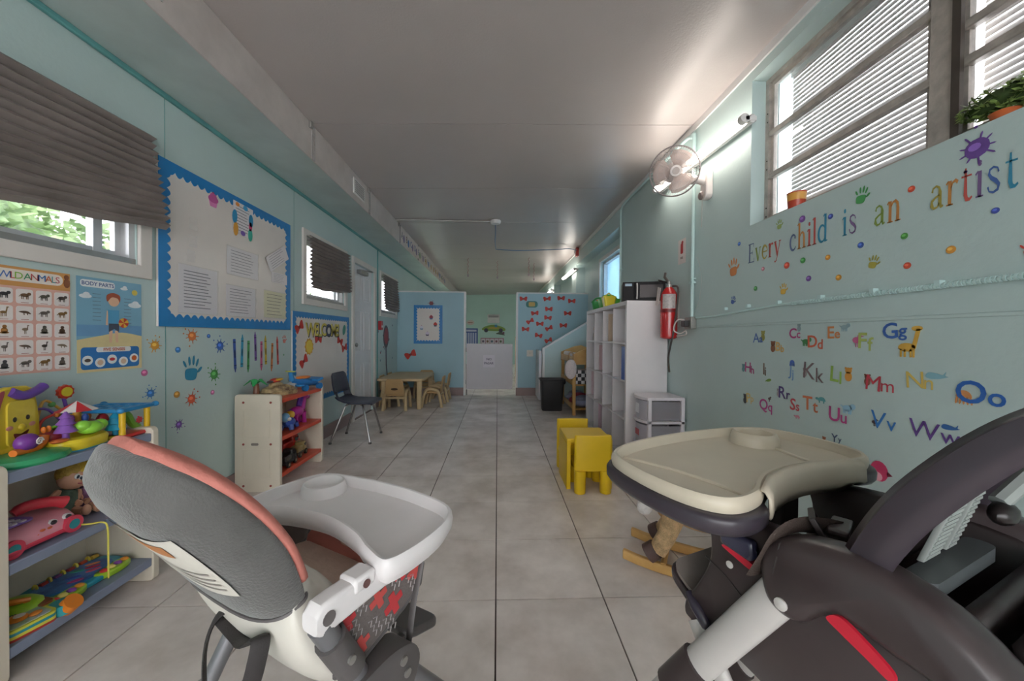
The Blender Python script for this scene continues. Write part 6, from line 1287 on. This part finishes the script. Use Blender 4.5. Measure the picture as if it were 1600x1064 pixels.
obj('green_bush', MB().ell((.045, .01, .075), (.035, .04, .025)).ell((.05, .045, .08), (.022, .026, .02)).ell((.045, -.02, .088), (.022, .024, .02)), pl('#8fd044'), t)
obj('red_hill', MB().ell((-.02, -.06, .06), (.035, .035, .025)), pl('#8a2430'), t); obj('orange_leaf', MB().ell((.03, -.09, .05), (.018, .03, .008)), pl('#cc6a34'), t)
for k in range(3): obj('green_rib', MB().tube([(-.03, -.065+.014*k, .085), (.0, -.062+.014*k, .10)], .006, 8), pl('#74c038'), t)
t = thing('carousel_toy', 'red and white roofed carousel toy behind the garden toy', 'toy', (-1.70, 1.555, ZT))
obj('drum', MB().lathe([(.06, 0), (.065, .01), (.055, .05), (.06, .06), (.05, .07)], n=20), pl('#e2b830'), t); obj('ring', MB().lathe([(.05, .07), (.054, .078), (.046, .086)], n=20), pl('#b83434'), t); obj('post', MB().cyl((0, 0, .08), (0, 0, .13), .012), pl('#d8a43c'), t)
for k in range(5): obj('figure', MB().ell((.032*math.cos(k*1.26), .032*math.sin(k*1.26), .10), (.011, .011, .017)), pl(('#3c5cb0', '#c8743c', '#4c9a58', '#e0d0b8', '#8a4a9a')[k]), t)
for k in range(8): obj('roof_panel', MB().add([(0, 0, .168)]+[(.06*math.cos(a), .06*math.sin(a), .13) for a in (k*PI/4, k*PI/4+PI/8, k*PI/4+PI/4)]+[(0, 0, .13)], [(0, 1, 2), (0, 2, 3), (1, 4, 2), (2, 4, 3), (0, 4, 1), (0, 3, 4)]), pl('#d2363c' if k % 2 else '#ece2de'), t, smooth=False)
t = thing('bead_maze', 'bead maze with curved wires and a smiling sun', 'toy', (-1.785, 1.535, ZT))
obj('base', MB().prism(rrect(.06, .16, .02, 4), 0, .02), pl('#d8a03c'), t, bevel=.004)
for pts, c in ((((-.02, -.07, .02), (-.02, -.10, .09), (.0, -.085, .13), (.02, -.02, .14), (.02, .06, .02)), '#6a4ca4'), (((.0, -.05, .02), (.0, -.02, .17), (.0, .04, .13), (.0, .07, .12), (.01, .075, .02)), '#d8a848'), (((.03, -.06, .02), (.03, -.05, .10), (.03, .02, .125), (.03, .07, .14), (.03, .07, .02)), '#d0504c')): obj('wire', MB().tube(spline(pts, 6, False), .005, 8), pl(c), t)
for p, c in (((.01, -.06, .137), '#c8443c'), ((0, .01, .155), '#5a9a50'), ((.03, 0, .117), '#e08a3c'), ((-.02, -.10, .08), '#7a4aa4')): obj('bead', MB().ell(p, (.011, .011, .011)), pl(c), t)
s_ = obj('sun_rim', MB().prism([(.03*(1 if k % 2 else .86)*math.cos(k*PI/10), .2+.03*(1 if k % 2 else .86)*math.sin(k*PI/10)) for k in range(20)], .0, .012, Matrix.Translation((.0, .05, 0)) @ FMt), pl('#c8402c'), t); obj('sun_face', MB().prism(ellp(.019, .019, 16, 0, .2), .012, .016, Matrix.Translation((0, .05, 0)) @ FMt), pl('#d8c83c'), s_); obj('sun_post', MB().cyl((0, .06, .13), (0, .05, .175), .006), pl('#6a4ca4'), t)
t = thing('blue_tree_piece', 'blue pine tree toy on a small yellow base', 'toy', (-1.60, 1.605, ZT))
obj('base', MB().lathe([(.032, 0), (.034, .01), (.026, .016)], n=18), pl('#e0c63a'), t); obj('tree', MB().lathe([(.010, .016), (.010, .035), (.034, .04), (.022, .062), (.028, .065), (.016, .088), (.020, .09), (.003, .115)], n=14), pl('#2c9cc4'), t)
t = thing('toy_house', 'toy house with blue lattice roof and red floor', 'toy', (-1.665, 1.655, ZT), .08)
hx, hy = .105, .085
obj('floor_tray', MB().loft([[(p[0], p[1], z) for p in rrect(w, d, .02, 4)] for w, d, z in ((2*hx, 2*hy-.02, 0), (2*hx+.01, 2*hy-.01, .006), (2*hx, 2*hy-.02, .016))]), pl('#c8322e'), t)
for x in (-hx+.015, hx-.015):
    for y in (-hy+.025, hy-.025): obj('post', MB().cyl((x, y, .014), (x, y, .115), .011, n=12), pl('#e8bc28'), t)
r_ = obj('roof_frame', MB().ring(-hx-.005, hx+.005, -hy, hy, .020, .112, .128), pl('#2c84bc'), t, bevel=.004)
for k in range(3): obj('roof_slat', MB().b2((-hx, -hy+.035+k*.038, .115), (hx, -hy+.048+k*.038, .125)), pl('#2c84bc'), r_, bevel=.002)
for k in range(4): obj('roof_slat', MB().b2((-hx+.025+k*.045, -hy+.01, .114), (-hx+.038+k*.045, hy-.01, .124)), pl('#2c84bc'), r_, bevel=.002)
for x in (-hx, hx):
    for y in (-hy, hy): obj('roof_ball', MB().ell((x, y, .122), (.014, .014, .012)), pl('#2c84bc'), r_)
obj('green_slide', MB().tube(spline([(.02, .0, .10), (.04, .02, .085), (.05, .03, .05), (.055, .045, .03), (.05, .06, .025)], 4, False), .015, 8), pl('#84c040'), t); obj('flower_wheel', MB().prism(splat_poly(.018, 2, 7), 0, .008, Matrix.Translation((.075, .035, .06)) @ FMt), pl('#c83c4c'), t); obj('purple_wall', MB().b2((-.05, -.05, .016), (-.04, .02, .075)), pl('#5a3c80'), t); obj('red_figure', MB().ell((-.01, -.03, .075), (.02, .022, .028)), pl('#b82c38'), t); obj('picture_frame', MB().b2((-.02, -.035, .03), (-.012, -.005, .07)), pl('#d8c8b8'), t)
# ---------- near shelf, middle board
t = thing('toy_phone', 'pink toy telephone on wheels with a red handset', 'toy', (-1.655, 1.335, ZM), .0)
body = spline([(-.075, -.12), (-.08, 0), (-.07, .10), (-.02, .14), (.04, .13), (.085, .08), (.09, -.04), (.085, -.12)], 4)
obj('phone_body', MB().loft([[(p[0], p[1], z+.25*max(0, -p[0])) for p in inset(body, d)] for d, z in ((.01, .016), (0, .024), (.002, .045), (.016, .068), (.04, .076))]), pl('#e39aa8'), t, ang=180); obj('bumper', MB().loft([[(p[0], p[1], z) for p in inset(body, d)] for d, z in ((0, .012), (-.003, .016), (-.003, .024), (0, .027))]), pl('#d8445c'), t)
obj('handset', MB().tube(spline([(-.02, .0, .105), (-.01, .03, .118), (.01, .08, .112), (.025, .115, .095)], 4, False), [.015]*2+[.019]*9+[.022]*2, 10), pl('#d83c4a'), t)
kp = obj('key_plate', MB().prism(rrect(.10, .13, .03, 4, 0, -.05), .084, .090), pl('#8a6ac0'), t, bevel=.003)
for r in range(4):
    for c in range(3): obj('key', MB().prism(rrect(.014, .016, .004, 2, .01+.02*c-.01, -.095+.024*r), .090, .095), pl('#e4dce8'), kp)
for k in range(3): obj('round_key', MB().ell((-.03, -.095+.025*k, .093), (.009, .009, .006)), pl(('#e0c468', '#d88a9a', '#e0c468')[k]), kp)
for y in (.03, .075): 
    e = obj('eye_white', MB().ell((.072, y, .058), (.012, .018, .012)), pl('#e8e4e4'), t); obj('pupil', MB().ell((.081, y, .060), (.006, .010, .008)), pl('#2c2830'), e)
obj('snout', MB().ell((.084, .06, .042), (.006, .009, .006)), pl('#b86a70'), t)
for k, (y, z) in enumerate(((-.02, .042), (-.005, .05), (.0, .036), (.015, .048))): obj('paw_dot', MB().ell((.084, y, z), (.005, .009, .005)), pl('#d86a3c'), t)
for x in (-.07, .085):
    for y in (-.09, .08): 
        w_ = obj('wheel', MB().cyl((x-.008, y, .03), (x+.012, y, .03), .030, n=20), pl('#d8445c'), t); obj('wheel_hub', MB().cyl((x+.012, y, .03), (x+.0135, y, .03), .017, n=16), pl('#2c8c94'), w_)
obj('pull_cord', MB().tube(spline([(.085, .09, .02), (.11, .12, .008), (.135, .14, .004), (.148, .145, -.02), (.15, .145, -.12), (.145, .15, -.22)], 5, False), .003, 6), pl('#d8cc5a'), t)
def doll(x, y, rz, hair, dress, label, lean):
    t = thing('doll', label, 'doll', (x, y, ZM), rz, 'dolls on the middle board')
    R_ = Matrix.Rotation(lean, 4, 'X'); sk = mat('doll_skin', (222, 170, 140), .5, var=.05)
    obj('head', MB().ell((0, 0, .155), (.048, .046, .052), T=R_, n=16, m=12), sk, t); obj('hair', MB().ell((-.008, 0, .170), (.052, .053, .050), T=R_, n=16, m=12), mat('doll_hair_'+hair.strip('#'), hair, .5, var=.25, scale=30, bump=.5, bscale=90), t)
    for y2 in (-.018, .018): 
        e = obj('eye', MB().ell((.044, y2, .158), (.006, .009, .011), T=R_), pl('#ece8e6'), t); obj('pupil', MB().ell((.049, y2, .157), (.003, .005, .007), T=R_), pl('#2c3848'), e)
    obj('mouth', MB().ell((.046, 0, .132), (.003, .009, .003), T=R_), pl('#b8606a'), t); obj('nose', MB().ell((.049, 0, .145), (.004, .004, .004), T=R_), sk, t)
    obj('dress', MB().lathe([(.052, .01), (.054, .02), (.044, .05), (.032, .09), (.026, .105)], n=16, T=R_), mat('doll_dress_'+dress.strip('#'), dress, .8, var=.35, scale=28, bump=.4, bscale=30), t)
    for s2 in (-1, 1):
        obj('arm', MB().tube([(.0, s2*.028, .095), (.02, s2*.058, .07), (.045, s2*.055, .06)], [.013, .012, .014], 8, T=R_), sk, t); obj('leg', MB().tube([(.02, s2*.025, .02), (.06, s2*.03, .02), (.09, s2*.032, .02)], [.018, .016, .015], 8), sk, t); obj('foot', MB().ell((.098, s2*.032, .026), (.014, .014, .022)), sk, t)
    return t
doll(-1.745, 1.522, -.2, '#c8a44c', '#54685a', 'blond doll leaning under the top board', -.35); doll(-1.70, 1.638, -.5, '#d8b43c', '#a478a4', 'small yellow-haired doll in a lilac dress', .3)
# ---------- near shelf, bottom board
t = thing('ocean_piano', 'turquoise and green turtle-shaped activity board', 'toy', (-1.68, 1.50, ZB), .0)
obj('base', MB().loft([[(p[0], p[1], z) for p in spline([(-.09, -.10), (-.11, .02), (-.08, .16), (0, .185), (.07, .15), (.09, .02), (.06, -.10), (0, -.14)], 5)] for z in (0, .02)]), pl('#2c98b0'), t, bevel=.006)
obj('picture_pad', MB().prism(spline([(-.06, -.07), (-.08, .02), (-.055, .13), (0, .15), (.045, .12), (.06, .02), (.03, -.07)], 5), .02, .026), mat('sea_picture', (70, 130, 190), .3, var=.5, scale=26, dark=(36, 76, 150)), t)
for k, (x, y, c, a) in enumerate(((.0, .02, '#3c5cc0', .6), (.025, .07, '#d85a7a', .9), (-.03, .06, '#4ab0a0', .4), (.03, .0, '#c84a8a', .8), (-.02, .11, '#e08a5a', .7), (.0, .09, '#c83c5c', .7))): obj('fish_print', MB().prism(ellp(.022, .009, 12, x, y, a), .026, .028), flatmat(c), t)
for k in range(5): obj('yellow_ring', MB().tube([(-.068-.008*math.cos(a), -.045+.045*k, .026+.014*math.sin(a)) for a in [q*PI/8 for q in range(9)]], .004, 6), pl('#d8cc4c'), t); obj('spinner', MB().cyl((-.068, -.03+.045*k, .026), (-.068, -.008+.045*k, .026), .009), pl(('#a8342c', '#6a3c70', '#8a2c34', '#b84a2c', '#d8b44a')[k]), t)
for y0 in (-.07, .10):
    kp = obj('green_key_wing', MB().prism(spline([(.05, y0-.06), (.045, y0), (.05, y0+.06), (.09, y0+.055), (.105, y0), (.09, y0-.055)], 5), .0, .026), pl('#a4cc34'), t, bevel=.006)
    for k, c in enumerate(('#d83c3c', '#e8d878', '#8a4aa8', '#e89a34')): obj('piano_key', MB().ell((.077, y0-.04+.027*k, .028), (.016, .012, .008)), pl(c), kp)
hd = obj('turtle_head', MB().ell((.0, -.15, .035), (.075, .055, .03)), pl('#9cc834'), t); obj('turtle_eye', MB().ell((.03, -.16, .062), (.012, .018, .006)), pl('#7aa42c'), hd); obj('orange_crest', MB().tube(spline([(-.05, -.17, .05), (-.02, -.19, .07), (.02, -.18, .072), (.04, -.15, .06)], 4, False), .010, 8), pl('#d8802c'), hd); obj('turtle_paw', MB().ell((.06, -.125, .02), (.04, .035, .02)), pl('#9cc834'), t)
t = thing('toy_laptop', 'little colourful toy laptop with an orange dial', 'toy', (-1.605, 1.297, ZB), -.25)
for z0, z1, c in ((0, .008, '#b83c34'), (.008, .018, '#e0d84c'), (.018, .028, '#2c9098'), (.028, .036, '#d8d84c')): obj('layer', MB().prism(rrect(.13, .12, .02, 4), z0, z1), pl(c), t)
obj('picture', MB().prism(rrect(.11, .10, .012, 4), .036, .038), mat('meadow_picture', (150, 180, 120), .4, var=.4, scale=22, dark=(180, 190, 200)), t); obj('tiger', MB().ell((.005, -.01, .042), (.03, .025, .006)).ell((.03, .02, .043), (.015, .016, .006)), pl('#e08a34'), t); obj('tiger_belly', MB().ell((.005, -.005, .048), (.014, .014, .003)), pl('#ece6dc'), t)
o = obj('lettering', text_mb('MINI', .016, bold=.03), flatmat('#4a4460'), t); o.location = (-.035, .0, .0385); o.rotation_euler = (0, 0, PI/2)
obj('dial_bezel', MB().cyl((.03, .085, .0), (.03, .085, .034), .034, n=22), pl('#2c98a0'), t); obj('orange_dial', MB().cyl((.035, .09, .008), (.06, .10, .034), .028, n=20), pl('#e2842c'), t); obj('screen', MB().prism(rrect(.055, .035, .01, 4, -.03, .065), .036, .044), pl('#8a4a2c'), t)
# ---------- red-board shelf
z1, z2, z3 = .655, .385, .125
t = thing('palm_tree_toy', 'green and brown palm tree toy on the red-board shelf', 'toy', (-1.715, 2.72, z1+.02)); t.location.z = z1
obj('base', MB().prism(rrect(.13, .10, .03, 4), 0, .02), pl('#2f8a50'), t, bevel=.005); obj('trunk', MB().cyl((-.02, 0, .02), (-.02, 0, .10), .022, .016), pl('#8a5a44'), t)
for k in range(5): obj('palm_leaf', MB().tube([(-.02, 0, .10), (-.02+.035*math.cos(k*1.26), .035*math.sin(k*1.26), .125), (-.02+.075*math.cos(k*1.26), .075*math.sin(k*1.26), .09)], [.012, .020, .006], 8, flat=.35), pl('#36a45c'), t)
t = thing('toy_parrot', 'red and yellow toy bird perched on the camouflage toy', 'toy', (-1.68, 2.85, z1+.085)); obj('body', MB().ell((0, 0, .02), (.03, .06, .022)), pl('#c8402e'), t); obj('wing', MB().ell((.015, .02, .028), (.02, .055, .012)), pl('#e0b43c'), t); obj('tail', MB().ell((0, -.06, .02), (.02, .03, .01)), pl('#4a4a4c'), t)
t = thing('camouflage_tank', 'tan camouflage toy vehicle on the red-board shelf', 'toy', (-1.655, 2.85, z1), -.3)
M_CAMO = mat('camouflage', (196, 172, 128), .5, var=.6, scale=22, dark=(96, 70, 52))
obj('hull', MB().loft([[(p[0], p[1], z) for p in rrect(w, d, .03, 4)] for w, d, z in ((.10, .20, .01), (.12, .23, .03), (.11, .21, .055), (.07, .12, .075))]), M_CAMO, t); obj('turret', MB().ell((0, -.02, .078), (.04, .055, .022)), M_CAMO, t)
for s2 in (-1, 1): obj('track', MB().prism(rrect(.22, .035, .017, 5), -.012, .012, Matrix.Translation((s2*.055, 0, .018)) @ Matrix(((0,0,1,0),(1,0,0,0),(0,1,0,0),(0,0,0,1)))), M_CAMO, t)
t = thing('white_toy_duck', 'pale toy with a small orange crest beside the blue plane', 'toy', (-1.64, 3.0, z1)); obj('body', MB().ell((0, 0, .04), (.04, .05, .04)), pl('#c8c8c8'), t); obj('head', MB().ell((0, .01, .10), (.03, .03, .032)), pl('#a8b4bc'), t); obj('crest', MB().prism(splat_poly(.03, 6, 5), -.005, .005, Matrix.Translation((.02, .03, .085)) @ FMt), pl('#d8a04c'), t)
t = thing('toy_plane', 'blue and orange toy aeroplane on the red-board shelf', 'toy', (-1.585, 3.11, z1), -.35)
obj('fuselage', MB().tube(spline([(0, -.13, .09), (0, -.06, .075), (0, .03, .06), (0, .10, .05)], 4, False), [.022]*4+[.034]*5+[.026]*4, 12), pl('#2c74b4'), t); obj('orange_back', MB().ell((0, -.03, .105), (.025, .08, .015)), pl('#e0843c'), t); obj('wing', MB().box((0, .06, .085), (.20, .06, .022), rx=.3), pl('#2c80c0'), t, bevel=.008); obj('wing', MB().box((0, -.10, .05), (.14, .045, .016)), pl('#2c80c0'), t, bevel=.006)
for x, y in ((-.06, -.06), (.06, -.06), (.05, .09)): obj('wheel', MB().cyl((x-.012, y, .026), (x+.012, y, .026), .026, n=16), pl('#2c74b4'), t)
obj('tail_fin', MB().tube([(0, -.13, .09), (0, -.145, .16)], [.02, .016], 8), pl('#3c88c4'), t); obj('propeller', MB().prism(ellp(.05, .014, 14), -.004, .004, Matrix.Translation((0, -.145, .165))), pl('#b8bc4c'), t)
t = thing('pink_pony', 'magenta toy pony with violet mane on the middle red board', 'toy', (-1.625, 3.06, z2), 0)
M_PONY = mat('pony_magenta', (186, 46, 150), .4, var=.1)
obj('body', MB().ell((0, -.02, .10), (.045, .085, .045)), M_PONY, t); obj('neck', MB().tube([(0, .04, .11), (0, .075, .165), (0, .085, .20)], [.036, .028, .026], 12), M_PONY, t); obj('head', MB().ell((.005, .095, .215), (.032, .045, .034)), M_PONY, t); obj('muzzle', MB().ell((.01, .135, .20), (.02, .02, .018)), M_PONY, t)
for x in (-.022, .022):
    for y in (-.075, .045): obj('leg', MB().tube([(x, y, .09), (x, y+.01, .045), (x, y+.015, .0)], [.022, .016, .020], 10), M_PONY, t)
obj('mane', MB().tube(spline([(0, .11, .25), (0, .06, .245), (0, .04, .19), (0, .02, .14)], 4, False), .022, 8), mat('mane_violet', (110, 58, 170), .6, var=.3, scale=40, bump=.6, bscale=60), t); obj('tail', MB().tube(spline([(0, -.10, .12), (0, -.14, .11), (0, -.15, .06), (0, -.13, .02)], 4, False), .018, 8), MATS['mane_violet'], t)
for s2 in (-1, 1): obj('eye', MB().ell((s2*.028+.004, .105, .222), (.006, .010, .010)), pl('#e8e0e8'), t)
t = thing('blue_figure_toy', 'blue toy animal with a yellow rider on the middle red board', 'toy', (-1.585, 2.86, z2), .2); obj('body', MB().ell((0, 0, .06), (.045, .065, .04)), pl('#3c5cb8'), t); obj('head', MB().ell((0, -.075, .11), (.032, .034, .036)), pl('#7ab0d8'), t); obj('rider', MB().ell((0, .025, .11), (.035, .042, .032)), pl('#e0b038'), t); obj('snout', MB().ell((.03, -.085, .10), (.016, .014, .014)), pl('#e4e0dc'), t)
for x in (-.03, .03):
    for y in (-.045, .05): obj('leg', MB().tube([(x, y, .05), (x*1.3, y*1.2, .012)], [.02, .018], 8), pl('#34509c'), t)
def truck(x, y, rz, col, dark, s, label):
    t = thing('toy_truck', label, 'toy', (x, y, z3), rz, 'toy vehicles on the bottom red board')
    obj('chassis', MB().b2((-.045*s, -.10*s, .025*s), (.045*s, .10*s, .05*s)), pl(dark), t, bevel=.005); obj('cab', MB().loft([[(p[0], .055*s+p[1]+q, z) for p in rrect(w, d, .012*s, 3)] for w, d, z, q in ((.088*s, .085*s, .045*s, 0), (.088*s, .085*s, .085*s, 0), (.075*s, .055*s, .125*s, -.01*s))]), pl(col), t); obj('bed', MB().b2((-.043*s, -.10*s, .05*s), (.043*s, .01*s, .10*s)), pl(col), t, bevel=.008)
    obj('windscreen', MB().box((0, .09*s, .102*s), (.066*s, .006*s, .032*s), rx=.5), pl('#3a4448', .1), t); obj('side_window', MB().b2((-.0445*s, .035*s, .085*s), (.0445*s, .07*s, .108*s)), pl('#3a4448', .1), t); obj('grille', MB().b2((-.03*s, .098*s, .05*s), (.03*s, .1005*s, .075*s)), pl('#b8b0a8'), t)
    for x2 in (-1, 1):
        for y2 in (-.065, .06): w_ = obj('wheel', MB().cyl((x2*.036*s, y2*s, .026*s), (x2*.052*s, y2*s, .026*s), .026*s, n=18), pl('#262426', .5), t); obj('hub_cap', MB().cyl((x2*.052*s, y2*s, .026*s), (x2*.0535*s, y2*s, .026*s), .012*s, n=12), pl('#b0a078'), w_)
truck(-1.585, 2.83, .1, '#2a2828', '#1c1c1e', .9, 'black toy truck on the bottom red board'); truck(-1.72, 3.06, .0, '#c43830', '#8a2824', 1.25, 'large red toy truck at the back of the bottom board'); truck(-1.62, 3.06, .1, '#a8905c', '#5a4c38', .85, 'tan toy truck between the red and black trucks'); truck(-1.69, 2.76, .15, '#b0508c', '#6a3458', .9, 'pink toy car behind the black truck')
# ---------- rocking horse between chair and yellow table
t = thing('rocking_horse', 'plush rocking horse on wooden rockers behind the brown chair', 'rocking horse', (.965, 1.715, 0), math.radians(60))
M_FUR = mat('horse_fur', (220, 184, 138), .95, var=.3, scale=40, bump=1., bscale=150)
for s2 in (-1, 1): obj('rocker', MB().loft([[(s2*.115+x, y, z+h) for x, h in ((-.014, -.022), (.014, -.022), (.014, .022), (-.014, .022))] for y, z in ((-.34, .10), (-.28, .062), (-.18, .034), (0, .023), (.18, .030), (.26, .038), (.30, .046), (.325, .050))]), M_WOOD, t, bevel=.006)
for y in (-.14, .14): obj('cross_bar', MB().tube([(-.12, y, .045), (.12, y, .045)], .014, 8), M_WOOD, t)
obj('body', MB().ell((0, -.02, .29), (.095, .18, .095), n=18, m=12), M_FUR, t, ang=180); obj('chest', MB().ell((0, .11, .30), (.085, .085, .10), n=16, m=10), M_FUR, t, ang=180); obj('neck', MB().tube([(0, .12, .33), (-.02, .18, .38), (-.05, .21, .39)], [.075, .06, .05], 14), M_FUR, t)
h_ = obj('head', MB().ell((-.085, .215, .385), (.075, .05, .05), n=16, m=10), M_FUR, t, ang=180); obj('muzzle', MB().ell((-.165, .22, .325), (.045, .036, .036), n=14, m=8), mat('muzzle_white', (226, 220, 216), .9, var=.1, scale=40, bump=.6, bscale=100), t, ang=180); obj('bridle', MB().tube([(-.125+.012*math.sin(a), .217+.046*math.cos(a), .365+.046*math.sin(a)) for a in [k*PI/8 for k in range(16)]], .006, 6, True), plastic('#6a4434'), h_)
for s2 in (-1, 1):
    obj('ear', MB().ell((-.045, .215+s2*.03, .44), (.014, .012, .03)), M_FUR, h_); obj('eye', MB().ell((-.105, .217+s2*.046, .40), (.008, .006, .008)), plastic('#241c18', .1), h_)
    for y, y2 in ((.10, .17), (-.12, -.17)): L = obj('leg', MB().tube([(s2*.06, y, .26), (s2*.085, (y+y2)/2, .16), (s2*.10, y2, .095)], [.05, .042, .04], 12), M_FUR, t); obj('hoof', MB().tube([(s2*.10, y2+(.005 if y > 0 else -.005), .105), (s2*.105, y2+(.04 if y > 0 else -.03), .075)], [.043, .045], 16), plastic('#5a4440', .6), L)
obj('mane', MB().tube(spline([(-.05, .21, .45), (-.02, .17, .44), (0, .11, .41), (0, .05, .37)], 4, False), .03, 8), mat('mane_brown', (110, 80, 60), .9, var=.3, bump=.8, bscale=80), t); obj('tail', MB().tube(spline([(0, -.19, .32), (0, -.25, .30), (0, -.27, .2)], 4, False), .025, 8), MATS['mane_brown'], t); obj('saddle', MB().ell((0, -.03, .35), (.08, .09, .05)), plastic('#8a5a44', .7), t)
